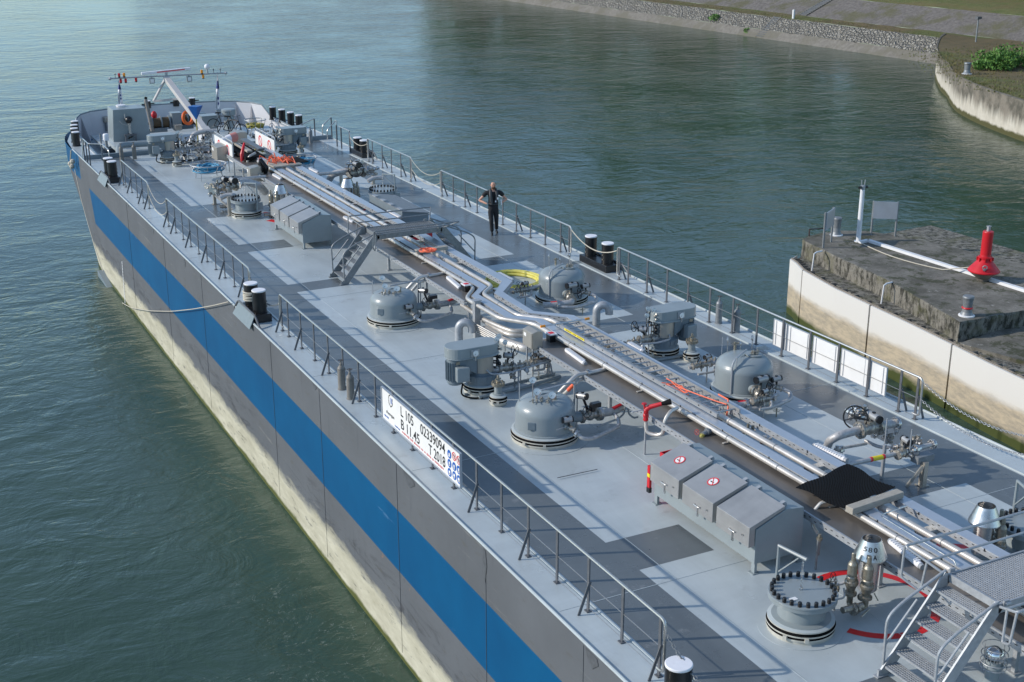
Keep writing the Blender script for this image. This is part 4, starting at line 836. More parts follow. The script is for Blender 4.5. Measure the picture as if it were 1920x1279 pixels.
def make_dome(r, h, label, front):
    t = thing('tank_dome', label, 'tank dome', (0, 0, 0), 0, 'grey domes on the tank tops')
    b = MB(); rings(b, r, 0); b.build('base_ring', ['ring', 'rubber', 'deck'], t)
    b = MB(); b.lathe((0, 0, 0), [(r+.03, .2), (r+.03, .25), (r, .27), (r, h-.30)]+[(r*math.cos(q*math.pi/28)**.5, h-.30+.30*math.sin(q*math.pi/28)**1.05) for q in range(1, 14)]+[(.001, h)], 56); b.tube([(-r*.6, 0, h-.09), (0, .12, h+.012), (r*.7, .2, h-.07), (r*.97, .22, h-.25), (r*.99, .22, .4)], .018, 6); b.build('shell', 'paint', t)
    b = MB(); b.box((-r*.83, -r*.60, h*.52), (.16, .035, .17), rz=-.62+0); b.build('side_box', 'paint_dk', t, bevel=.01)
    # fittings on the crown
    sx = 1 if front else -1
    for (x, y, rr, hh) in ((-.30, -.20, .08, .22), (-.27, .05, .075, .38), (-.02, -.33, .085, .14)): gauge(t, (x, y, h+hh), rr, (-.35, -1, .35), hh)
    b = MB(); random.seed(int(r*100)+front)
    for k in range(9):
        a = random.uniform(0, 6.28); q = random.uniform(.03, .2); x, y = -.2+math.cos(a)*q*1.3, -.18+math.sin(a)*q; b.cyl((x, y, h-.06), (x, y, h+random.uniform(.03, .1)), .018, n=6); b.cyl((x, y, h+.02), (x, y, h+.045), .03, n=8)
        b.cyl((x, y, h+.03), (x-random.uniform(.02, .12), y-random.uniform(.05, .12), h+.03), .009, n=5)
    b.build('fittings', 'valve', t)
    b = MB(); b.lathe((.10, -.22, h-.05), [(.06, 0), (.06, .05), (.04, .06), (.04, .16), (.055, .165), (.055, .19), (.001, .195)], 14); b.build('vent_cap', 'bronze', t)
    b = MB(); b.tube([(-.5, .2, h-.12), (-.5, .2, h+.3)], .012, 6); b.build('rod', 'galv', t)
    # side nozzle, main valve with handwheel and pipe to the centre
    z = .42; b = MB(); b.cyl((r*.8, -.22, z), (r+.12, -.25, z), .11, n=18); b.build('nozzle', 'paint', t)
    valve(t, (r+.30, -.27, z), (1, -.08, 0), .085, ((r+.10, -.50, z+.20), (.25, -1, .25), .125), ((r+.16, -.18, z+.43), (.5, -1, .1), .07, .24))
    b = MB(); b.box((r+.33, -.45, z+.30), (.2, .12, .1)); b.box((r+.24, -.47, z+.26), (.08, .12, .16)); b.build('gear_box', 'black', t)
    b = MB(); P0 = Vector((r+.50, -.29, z)); b.tube(smooth_path([P0, P0+Vector((.45, -.02, 0)), P0+Vector((.72, .08, .10)), P0+Vector((.95, .2, .12)), P0+Vector((.98, .22, .12))], .2), .085, 16); b.build('main_pipe', 'pipeold', t)
    b = MB(); b.flange(P0+Vector((.03, 0, 0)), (1, 0, 0), .15, .02, bolts=10); b.build('flange', 'steel', t); b = MB(); b.flange(P0+Vector((.93, .2, .12)), (.9, .4, .1), .14, .02, bolts=10); b.build('flange', 'steel', t)
    b = MB(); b.tube([P0+Vector((.33, -.03, .06)), P0+Vector((.63, .02, .10))], .05, 8); b.build('tape', 'inkred', t)
    # bypass
    a = Vector((.16, -r*.96, .44)); b = MB(); b.cyl(a+Vector((-.06, .12, .02)), a+Vector((.02, -.08, 0)), .045, n=12); b.build('small_nozzle', 'paint', t)
    valve(t, a+Vector((.05, -.11, -.02)), (.55, -.8, -.25), .042, None, (a+Vector((.0, -.06, .17)), (1, -.15, 0), .062, .24)); b = MB(); b.cyl(a+Vector((0, -.06, .02)), a+Vector((-.30, -.14, .03)), .009, n=6); b.build('lever', 'galv', t)
    b = MB(); q = a+Vector((.12, -.24, -.10)); b.tube(smooth_path([q, q+Vector((.08, -.12, -.08)), q+Vector((.30, -.13, -.12)), q+Vector((1.05, .04, -.05)), q+Vector((1.13, .20, .02)), P0+Vector((.35, -.05, -.02))], .12), .042, 12); b.build('bypass_pipe', 'pipeold', t)
    b = MB(); b.flange(q, (.5, -.8, -.3), .085, .014); b.build('small_flange', 'steel', t)
    # pipe over the top behind
    b = MB(); b.tube(smooth_path([(-.05, .1, h+.10), (r+.05, .12, h+.14), (r+.14, .12, h+.1), (r+.14, .12, .25)], .1), .022, 8); b.tube([(r+.20, .10, .0), (r+.20, .10, h+.12)], .016, 6); b.build('vent_pipe', 'galv', t)
    return t
dA = make_dome(.63, .93, 'largest grey near side dome with three gauges, next to the numbered board', True); dA.location = (-2.44, 28.28, 0)
clone(dA, (-2.29, 37.02, 0), 'near side grey dome between the far bridge stairs and the near side pump', (1, 1, .95))
def make_dome_r(label):
    r = .65; h = 1.0; t = thing('tank_dome', label, 'tank dome', (0, 0, 0), 0, 'grey domes on the tank tops')
    b = MB(); rings(b, r, 0); b.build('base_ring', ['ring', 'rubber', 'deck'], t)
    b = MB(); b.lathe((0, 0, 0), [(r+.03, .2), (r+.03, .25), (r, .27), (r, h-.30)]+[(r*math.cos(q*math.pi/28)**.5, h-.30+.30*math.sin(q*math.pi/28)**1.05) for q in range(1, 14)]+[(.001, h)], 56); b.lathe((.16, -.1, h-.08), [(.17, 0), (.17, .09), (.19, .09), (.19, .11), (.001, .11)], 18)
    for dx in (0, .09): b.tube(smooth_path([(.0, .0, h+.015), (-.25+dx, -.12, h-.01), (-.45+dx, -.35, h-.16), (-.46+dx, -.42, h-.35), (-.46+dx, -.44, .3)], .12), .014, 6)
    b.build('shell', 'paint', t)
    b = MB(); random.seed(77)
    for k in range(10):
        a = random.uniform(0, 6.28); q = random.uniform(.02, .15); x, y = .16+math.cos(a)*q, -.1+math.sin(a)*q; b.cyl((x, y, h), (x, y, h+random.uniform(.06, .16)), .018, n=6); b.cyl((x, y, h+.05), (x, y, h+.075), .03, n=8)
    for k in range(4): b.cyl((.25, -.1, h+.10+.02*k), (.55, -.18+.05*k, h+.10+.01*k), .008, n=5)
    b.build('fittings', 'valve', t)
    for (x, y, rr, hh) in ((-.18, .42, .065, .28), (.42, .30, .06, .26), (.13, .34, .05, .16)): gauge(t, (x, y, h+hh-.02), rr, (.8, -.7, .1), hh)
    b = MB(); b.cyl((.05, .45, h-.05), (.05, .45, h+.16), .03, n=8); b.cyl((-.02, .45, h+.12), (.13, .42, h+.13), .016, n=6); b.build('vent_cap', 'bronze', t)
    b = MB(); b.tube(smooth_path([(.02, -.02, h+.12), (-.48, -.28, h+.06), (-.58, -.32, h-.05), (-.58, -.32, .25)], .1), .022, 8); b.tube([(-.50, -.36, .1), (-.50, -.36, h+.12)], .014, 6); b.tube([(-.35, .4, h-.1), (-.35, .4, h+.35)], .008, 5); b.build('vent_pipe', 'galv', t)
    # front valves
    b = MB(); b.cyl((-.20, -r*.75, .42), (-.22, -r-.10, .42), .10, n=16); b.cyl((.30, -r*.75, .42), (.30, -r-.02, .42), .05, n=12); b.build('nozzle', 'paint', t)
    valve(t, (-.24, -r-.24, .38), (-.3, -1, -.1), .085, ((.08, -r-.20, .44), (1, -.15, 0), .15), ((-.16, -r-.20, .72), (1, .05, 0), .075, .36))
    valve(t, (.36, -r-.10, .40), (.6, -.7, -.1), .045, None, ((.34, -r-.08, .60), (1, -.1, .12), .062, .25)); b = MB(); b.cyl((.30, -r-.14, .48), (-.02, -r-.30, .44), .009, n=6); b.build('lever', 'galv', t)
    b = MB(); b.tube(smooth_path([(-.28, -r-.40, .36), (-.34, -r-.52, .34), (-.75, -r-.40, .30), (-1.1, -r-.28, .30)], .14), .085, 14); b.build('main_pipe', 'pipeold', t)
    b = MB(); b.tube(smooth_path([(.44, -r-.20, .38), (.56, -r-.34, .32), (.44, -r-.50, .24), (-.3, -r-.66, .22), (-.62, -r-.60, .26), (-.75, -r-.45, .28)], .16), .045, 12); b.build('bypass_pipe', 'pipeold', t)
    b = MB(); b.flange((-.72, -r-.42, .30), (-1, .3, 0), .14, .02, bolts=10); b.build('flange', 'steel', t)
    b = MB(); b.tube([(-.9, -r-.35, .345), (-.6, -r-.43, .35)], .05, 8); b.build('tape', 'inkred', t)
    b = MB(); b.wheel((-.1, -r-.70, .14), .07, (0, 0, 1)); b.cyl((-.1, -r-.70, 0), (-.1, -r-.70, .2), .016, n=6); b.build('drain_wheel', 'bronze', t)
    return t
dB = make_dome_r('far side grey dome beside the white panels with valves in front'); dB.location = (2.70, 28.3, 0)
clone(dB, (2.62, 36.6, 0), 'far side grey dome behind the yellow hose and the goose neck pipe', (1, 1, .98))

# ---------------------------------------------------------------- deepwell pumps (motor outboard)
def make_pump(label, mirror):
    s = -1 if not mirror else 1   # motor side
    t = thing('cargo_pump', label, 'pump', (0, 0, 0), 0, 'belt driven pumps on the tank tops')
    b = MB(); rings(b, .33); b.build('base_ring', ['ring', 'rubber', 'deck'], t)
    b = MB(); b.lathe((0, 0, 0), [(.36, .22), (.36, .30), (.37, .31), (.37, .45), (.29, .47), (.27, .50), (.27, .92)], 32); [b.box((math.cos(a)*.375, math.sin(a)*.375, .38), (.02, .03, .13), rz=a) for a in [i*.393 for i in range(16)]]; b.build('trunk', 'paint_dk', t)
    # stadium belt housing
    R_ = .31; x0, x1 = s*.58, -s*.10; st = [(x1-s*R_*math.sin(a)*1, R_*math.cos(a)) for a in [math.pi*i/14 for i in range(15)]]+[(x0+s*R_*math.sin(a), -R_*math.cos(a)) for a in [math.pi*i/14 for i in range(15)]]
    if s < 0: st = st[::-1]
    b = MB(); b.prism(st[::-1] if s > 0 else st, .95, 1.19); b.prism([(x*1.0, y) for x, y in ([(p[0]+(p[0]-.24*s)*.02, p[1]*1.03) for p in (st[::-1] if s > 0 else st)])], .93, .955); b.build('belt_housing', 'paint', t, bevel=.012)
    # bracket
    for q0 in (-.20, .17): b = MB(); b.prism([(s*.2, .93), (s*.85, .93), (s*.2, .50)], q0, q0+.03, ax='y'); b.build('bracket', 'paint_dk', t)
    # motor
    b = MB(); mx = s*.66; b.lathe((mx, 0, 0), [(.001, .28), (.16, .29), (.19, .33), (.19, .88), (.14, .92)], 24)
    for i in range(22): a = 6.283*i/22; b.box((mx+math.cos(a)*.20, math.sin(a)*.20, .62), (.04, .008, .44), rz=a)
    b.build('motor', 'paint_dk', t); b = MB(); b.box((mx-s*.05, -.30, .60), (.30, .17, .34), rz=.12*s); b.build('junction_box', 'paint', t, bevel=.02)
    b = MB(); b.box((mx+s*.02, -.213, .84), (.09, .01, .07)); b.build('name_plate', 'bronze', t)
    # stainless shell plate on the front of the trunk
    b = MB(); vs = []; a0, a1 = -2.35, -.95
    for i in range(13): a = a0+(a1-a0)*i/12; [vs.append((math.cos(a)*rr-s*.02, math.sin(a)*rr, z)) for rr, z in ((.30, .52), (.30, .93), (.285, .93), (.285, .52))]
    b.add(vs, [(4*i+k, 4*i+(k+1) % 4, 4*i+4+(k+1) % 4, 4*i+4+k) for i in range(12) for k in range(4)]+[(0, 1, 2, 3), (51, 50, 49, 48)], 0, True); b.build('cover_plate', 'cabinet', t)
    b = MB(); b.box((s*.30, -.325, 1.06), (.20, .02, .17)); b.build('gauge_plate', 'galv', t); gauge(t, (s*.30, -.35, 1.06), .075, (0, -1, .15), .17)
    b = MB(); b.tube(smooth_path([(s*.35, -.33, .92), (-s*.2, -.33, .93), (-s*.36, -.2, .93)], .1), .018, 6); b.build('tube', 'paint', t)
    # instruments and discharge on the inner side
    i_ = -s; b = MB(); random.seed(5)
    for k in range(16): z = .38+.05*k; x = i_*(.30+random.uniform(0, .12)); y = random.uniform(-.28, .1); b.cyl((i_*.25, y*.6, z), (x, y, z), .02, n=6); b.sphere((x, y, z), random.uniform(.025, .05), 8, random.choice((0, 1, 1)));
    for k in range(4): b.tube([(i_*(.34+.04*k), -.1+.05*k, .35), (i_*(.34+.04*k), -.1+.05*k, 1.15)], .012, 6)
    b.build('instrument_tree', ['black', 'valve'], t)
    for (x, y, z, ax) in ((i_*.36, -.1, 1.22, (-.2, -1, .1)), (i_*.46, 0, 1.24, (-.2, -1, .1)), (i_*.56, -.12, 1.12, (-.2, -1, .0))): gauge(t, (x, y, z), .06, ax, .22)
    valve(t, (i_*.58, -.12, .50), (1, -.1, 0), .075, ((i_*.86, -.02, .86), (.45, -1, .15), .13), ((i_*.66, -.10, .78), (.7, -.6, 0), .065, .24))
    valve(t, (i_*.93, -.14, .48), (1, 0, 0), .06); valve(t, (i_*1.28, -.10, .46), (1, 0, 0), .05, None, None)
    b = MB(); b.cyl((i_*.2, -.1, .5), (i_*.45, -.12, .5), .08, n=12); b.cyl((i_*1.2, -.12, .46), (i_*1.75, -.05, .46), .045, n=12); b.cyl((i_*.95, -.14, .1), (i_*.95, -.14, .45), .015, n=6); b.build('discharge_pipe', 'pipeold', t)
    # small rail pipe with relief valve in front
    b = MB(); z = .52; b.tube(smooth_path([(-s*.0, -.28, z+.08), (-s*.06, -.42, z), (-s*.5, -.50, z), (-s*1.4, -.40, z+.05), (-s*1.62, -.35, z), (-s*1.7, -.3, .2)], .08), .022, 8); [b.tube([(-s*x, -.47, 0), (-s*x, -.47, z)], .022, 6) for x in (.72,)]; b.sphere((-s*.92, -.52, z-.02), .055, 10); b.flange((-s*.92, -.46, z), (0, 1, 0), .06, .012, bolts=0); b.build('sampling_pipe', 'galv', t)
    b = MB(); b.tube(smooth_path([(mx-s*.1, -.2, .34), (mx+.0, -.28, .1), (s*.45, -.42, .03), (s*.2, -.5, .03)], .12), .022, 8); b.build('cable', 'rubber', t)
    b = MB(); b.tube([(s*.3, -.48, .05), (-s*.9, -.40, .05), (-s*2.0, -.15, .05)], .04, 10); b.build('conduit', 'paint', t)
    return t
pA_ = make_pump('near side belt driven pump with round gauge, behind the largest near side dome', False); pA_.location = (-2.44, 31.35, 0)
clone(pA_, (-2.42, 62.2, 0), 'near side belt driven pump close to the bow in front of the grey housing')
pB_ = make_pump('far side belt driven pump with round gauge beside the goose neck pipe', True); pB_.location = (2.66, 31.55, 0)
clone(pB_, (2.62, 61.4, 0), 'far side belt driven pump close to the bow below the bow bollards')
def make_stub(label):
    t = thing('tank_vent_stub', label, 'vent', (0, 0, 0), 0, 'small flanged vent stubs beside the pumps'); b = MB(); rings(b, .11); b.build('base_ring', ['ring', 'rubber', 'deck'], t)
    b = MB(); b.lathe((0, 0, 0), [(.13, .22), (.13, .25), (.09, .27), (.09, .45), (.10, .46)], 20); b.build('neck', 'paint', t); b = MB(); b.flange((0, 0, .49), (0, 0, 1), .155, .022, bolts=10); b.lathe((0, 0, .5), [(.05, 0), (.05, .06), (.03, .08), (.03, .18), (.001, .2)], 12); b.cyl((-.06, 0, .6), (.07, 0, .6), .02, n=6); b.build('top_flange', 'bronze', t); return t
s0 = make_stub('small flanged vent stub in front of the near side pump'); s0.location = (-2.47, 30.42, 0)
clone(s0, (-2.40, 60.95, 0), 'small flanged vent stub in front of the near side bow pump'); clone(s0, (3.05, 30.85, 0), 'small flanged vent stub in front of the far side pump'); clone(s0, (2.86, 60.3, 0), 'small flanged vent stub in front of the far side bow pump')

# ---------------------------------------------------------------- tank hatches
def make_hatch(label, dav):
    t = thing('tank_hatch', label, 'hatch', (0, 0, 0), 0, 'round bolted tank hatches'); b = MB(); rings(b, .44); b.build('base_ring', ['ring', 'rubber', 'deck'], t)
    b = MB(); b.lathe((0, 0, 0), [(.46, .22), (.46, .24), (.37, .26), (.37, .53), (.53, .545), (.53, .60)], 48); b.build('neck', 'paint', t)
    b = MB(); b.lathe((0, 0, 0), [(.525, .603), (.535, .605), (.535, .635), (.525, .64), (.001, .642)], 48); b.build('lid', 'paint', t)
    for i in range(24): a = 6.283*i/24; b = MB(); b.lathe((math.cos(a)*.475, math.sin(a)*.475, .64), [(.032, 0), (.032, .065), (.026, .08), (.001, .082)], 12); b.build('bolt_cap', 'black', t)
    d = dav; b = MB()
    if d == 0: bp_ = Vector((-.05, .50, 0)); tipv = Vector((.0, .05, 1.18)); b.tube([bp_+Vector((-.06, 0, .5)), bp_+Vector((-.06, 0, 1.22)), tipv+Vector((.03, -.05, 0))], .032, 8); b.bar(bp_+Vector((-.05, -.02, .78)), tipv+Vector((0, .1, -.03)), .04, .02)
    else: bp_ = Vector((.28, -.50, 0)); tipv = Vector((.0, .0, 1.2)); b.tube([bp_+Vector((0, 0, .25)), bp_+Vector((0, 0, 1.25)), tipv], .03, 8); b.bar(bp_+Vector((0, 0, .8)), tipv, .03, .02); b.box(bp_+Vector((.08, .05, .42)), (.24, .06, .26))
    b.build('davit', 'paint', t); b = MB(); z = tipv.z-.03
    while z > .68: b.torus((tipv.x, tipv.y, z), .016, .005, (1, 0, 0) if int(z*40) % 2 else (0, 1, 0), 8, 5); z -= .03
    b.torus((tipv.x, tipv.y, .67), .03, .008, (0, 1, 0), 10, 5); b.build('chain', 'steel', t)
    b = MB(); b.box((-.28, -.12, .646), (.12, .08, .004)); b.build('label_plate', 'sign', t)
    return t
h0 = make_hatch('nearest round hatch with black bolt caps and lifting davit, inside a red circle', 0); h0.location = (-2.50, 19.86, 0)
h1 = make_hatch('round hatch with black bolt caps on the near side beside the far stainless locker', 1); h1.location = (-2.36, 50.72, 0)
clone(h1, (2.55, 49.9, 0), 'round hatch with black bolt caps on the far side beside the mesh locker')
clone(h0, (2.42, 19.85, 0), 'round hatch with black bolt caps cut by the right edge of the photo', (-1, 1, 1))
# red arcs painted on the deck
for cx_, a0, a1, lb_ in ((-1.0, -2.65, 2.55, 'red circle arc painted on the deck around the vent stack near the hatch'), (1.05, -.4, 5.0, 'red circle arc painted on the deck at the far side hatch')):
    b = MB(); n = 40
    for i in range(n):
        q0, q1 = a0+(a1-a0)*i/n, a0+(a1-a0)*(i+1)/n
        b.add([(cx_+math.cos(q)*r_, 19.93+math.sin(q)*r_, .004) for q, r_ in ((q0, .93), (q0, 1.08), (q1, 1.08), (q1, .93))], [(0, 1, 2, 3)])
    b.build('red_circle', 'redline', barge)
b = MB()
for cx_ in (-1.0, 1.05):
    for k in range(8): q0, q1 = -1.2+k*.2, -1.2+k*.2+.2; b.add([(cx_+math.cos(q)*r_, 50.4+math.sin(q)*r_, .004) for q, r_ in ((q0, .93), (q0, 1.03), (q1, 1.03), (q1, .93))], [(0, 1, 2, 3)])
for (u_, v_) in ((500, 400), (512, 414)): p = at(u_, v_, .004); b.box((p.x, p.y, .003), (.26, .4, .004), rz=.5)
b.build('red_marking', 'redline', barge)
def make_vent(label, loc, textit, sx=1):
    t = thing('vent_stack', label, 'vent', loc, 0, 'vents with conical hoods beside the hatches')
    b = MB(); b.lathe((0, 0, 0), [(.13, .40), (.16, .44), (.165, .95), (.17, .97), (.19, 1.0), (.2, 1.02)], 28); b.tube(smooth_path([(0, 0, .45), (0, 0, .36), (-sx*.2, -.1, .36)], .08), .07, 10); b.build('stack', 'steel', t)
    b = MB(); b.lathe((0, 0, 0), [(.2, .98), (.265, 1.0), (.265, 1.02), (.15, 1.31), (.145, 1.31), (.24, 1.04), (.13, 1.03), (.001, 1.0)], 24); hd = b.build('hood', 'steel', t)
    if textit:
        for s_, z_, a_ in (('580', 1.17, -2.75), ('PA', 1.06, -2.6)):
            k = len(s_)
            for i, chx in enumerate(s_):
                a = a_+(i-(k-1)/2)*.42+.38; rr = .265-(z_-1.02)*.397; u = Vector((-math.sin(a), math.cos(a), 0)); nv = Vector((math.cos(a), math.sin(a), .4)); p = Vector(loc)+Vector((math.cos(a)*rr, math.sin(a)*rr, z_)); o = text_obj(chx, 'digit', p-u*-.030*-1, p+u*.030, .075, nv, Vector((-math.cos(a)*.37, -math.sin(a)*.37, .93)), 'ink', None, off=.006); o.parent = hd
                for v in o.data.vertices: v.co -= Vector(loc)
    for (dx, dy, dz, lb2) in ((-.36, -.02, .02, 0), (-.20, -.20, .0, 1)):
        b = MB(); c = (sx*dx, dy, dz); b.lathe(c, [(.05, .30), (.05, .38), (.10, .40), (.10, .44), (.06, .46), (.075, .52), (.09, .56), (.11, .60), (.11, .64), (.085, .66), (.085, .72), (.07, .74), (.08, .76), (.08, .94), (.06, .98), (.035, 1.0), (.035, 1.13), (.03, 1.14), (.001, 1.14)], 16); [b.cyl((c[0]+math.cos(a)*.09, c[1]+math.sin(a)*.09, c[2]+.58), (c[0]+math.cos(a)*.09, c[1]+math.sin(a)*.09, c[2]+.68), .01, n=5) for a in [i*.8 for i in range(8)]]; b.tube(smooth_path([(c[0], c[1], .34), (c[0], c[1], .26), (sx*-.45, -.25, .26)], .08), .05, 10); b.build('relief_valve', 'bronze', t)
    b = MB(); b.flange((sx*-.50, -.26, .30), (1, .1, 0), .09, .014); b.flange((sx*-.42, -.24, .30), (1, .1, 0), .09, .014); b.cyl((sx*-.7, -.24, .34), (sx*-.3, -.24, .32), .055, n=10); b.cyl((sx*-.45, -.4, .24), (sx*-.2, -.3, .26), .014, n=6); b.cyl((0, -.17, .42), (.05, -.22, .3), .012, n=5); b.cyl((-sx*.17, -.08, .55), (-sx*.05, -.05, .55), .06, n=10); b.build('inlet_valve', 'valve', t)
    return t
make_vent('nearest vent with conical hood marked 580 and two relief valves', (-1.13, 19.92, -.12), True)
make_vent('near side vent with plain conical hood towards the bow', (-1.2, 50.3, -.2), False)
make_vent('far side vent with plain conical hood beside the crossover wheel', (1.30, 50.2, -.2), False, -1)
make_vent('far side vent with plain conical hood at the right edge of the photo', (1.38, 19.95, -.12), False, -1)

# ---------------------------------------------------------------- lockers
def make_locker(label):
    t = thing('storage_locker', label, 'locker', (0, 0, 0), 0, 'three lid storage lockers'); Lh = 3.06/2
    b = MB(); pr = [(-.53, .19), (-.53, .83), (.08, 1.075), (.45, 1.03), (.47, .19)]; b.prism(pr, -Lh, Lh, ax='y'); b.build('body', 'paint', t, bevel=.006)
    b = MB(); [b.box((x, y, .1), (.05, .09, .2)) for x in (-.49,) for y in (-Lh+.05, Lh-.05)]; [b.box((x, y, .1), (.05, .09, .2)) for x in (.43,) for y in (-Lh+.05, Lh-.05)]; [b.box((x, y, .008), (.14, .14, .014)) for x in (-.49, .43) for y in (-Lh+.05, Lh-.05)]; b.build('leg', 'paint', t)
    for k, yc in enumerate((-1.05, -.02, 1.02)):
        w = .92; b = MB(); pl = [(-.66, .52), (-.66, .885), (.06, 1.135), (.06, 1.105), (-.63, .865), (-.63, .52)]
        b.prism(pl, yc-w/2, yc+w/2, ax='y'); side = [(-.63, .52), (-.63, .865), (.06, 1.105), (.06, 1.075), (-.54, .84), (-.54, .52)]; b.prism(side, yc-w/2, yc-w/2+.012, ax='y'); b.prism(side, yc+w/2-.012, yc+w/2, ax='y'); ld_ = b.build('lid', 'chest', t, bevel=.005)
        b = MB(); 
        for dx in (-.33, .33): b.box((.08, yc+dx, 1.125), (.14, .07, .02), rot=Matrix.Rotation(-.3, 3, 'Y')); b.box((.14, yc+dx, 1.10), (.05, .08, .06), rot=Matrix.Rotation(-.1, 3, 'Y'))
        b.build('hinge', 'galv', ld_)
        b = MB(); b.tube(smooth_path([(-.662, yc-.10, .66), (-.70, yc-.10, .66), (-.70, yc+.06, .66), (-.662, yc+.06, .66)], .02), .009, 6); b.box((-.667, yc-.02, .56), (.012, .035, .12)); b.box((-.66, yc-.02, .48), (.02, .05, .05)); b.cyl((-.66, yc-.3, .70), (-.69, yc-.3, .70), .015, n=8); b.build('latch', 'steel', ld_)
        if k:
            u = Vector((.945, 0, .327)); c = Vector((-.30, yc+.05, 1.012)); nz = Vector((-.327, 0, .945)); b = MB(); b.lathe(c+nz*.003, [(.001, .003), (.085, .003)], 24, 0, nz); b.lathe(c+nz*.003, [(.088, .0045), (.11, .0045)], 24, 1, nz); v_ = Vector((0, 1, 0)); q = (u+v_).normalized(); b.bar(c+nz*.009-q*.09, c+nz*.009+q*.09, .015, .002, 1, upv=nz); b.bar(c+nz*.0075-u*.02-v_*.05, c+nz*.0075-u*.02+v_*.05, .02, .002, 2, upv=nz); b.build('no_smoking_sign', ['sign', 'inkred', 'ink'], ld_)
    return t
lk = make_locker('grey locker with three stainless lids and no smoking stickers in the foreground'); lk.location = (-1.59, 23.07, 0)
lk2 = clone(lk, (-1.50, 46.9, 0), 'grey locker with three stainless lids near the far bridge')
for o in list(bpy.data.objects):
    if o.name.startswith('no_smoking_sign') and o.parent.parent == lk2: bpy.data.objects.remove(o)
# far side mesh locker with the red crates
t_ = thing('mesh_locker', 'galvanised locker with flat mesh lid on the far side of the rack', 'locker', (1.9, 46.9, 0)); b = MB(); b.prism([(-.45, .2), (-.45, .85), (.5, .70), (.5, .2)], -1.5, 1.5, ax='y'); b.build('body', 'paint_dk', t_); b = MB(); b.prism([(-.47, .86), (-.47, .89), (.56, .73), (.56, .70)], -1.55, 1.55, ax='y'); b.build('lid', 'galvdk', t_)
b = MB(); [b.box((-.42, y, .90), (.12, .30, .04), m=0) for y in (-1.25, -.45, .25, 1.0)]; b.build('hinge', 'galv', t_)
def crate(p, d, label, rz=0):
    t = thing('crate', label, 'crate', p, rz, 'red plastic crates'); b = MB(); x, y, z = d
    for s_ in (-1, 1): b.box((0, s_*(y/2-.01), z/2), (x, .02, z)); b.box((s_*(x/2-.01), 0, z/2), (.02, y-.04, z))
    b.box((0, 0, .01), (x-.04, y-.04, .02)); b.build('shell', 'red', t); b = MB(); 
    for k in range(6): b.box((0, -y/2+.05+k*(y-.1)/5, z*.7), (x-.05, .02, .03))
    b.build('contents', 'rubber', t)
crate((1.55, 44.3, .15), (.55, .9, .42), 'red crate under the far end of the far bridge, on the outer side', .1); crate((1.1, 43.6, .12), (.5, .7, .4), 'red crate partly under the far bridge platform, on the inner side', -.1)
crate((-1.17, 25.02, .0), (.62, .74, .60), 'red crate with black contents behind the foreground locker'); b = MB(); b.box((-2.165, 24.70, .5), (.05, .08, .46), m=0); b.box((-2.165, 24.70, .54), (.055, .085, .07), m=1); b.box((-2.165, 24.70, .24), (.06, .09, .10), m=2); tag(b.build('fire_extinguisher', ['red', 'yellow', 'black']), 'red yellow and black extinguisher case at the back corner of the foreground locker', 'extinguisher')

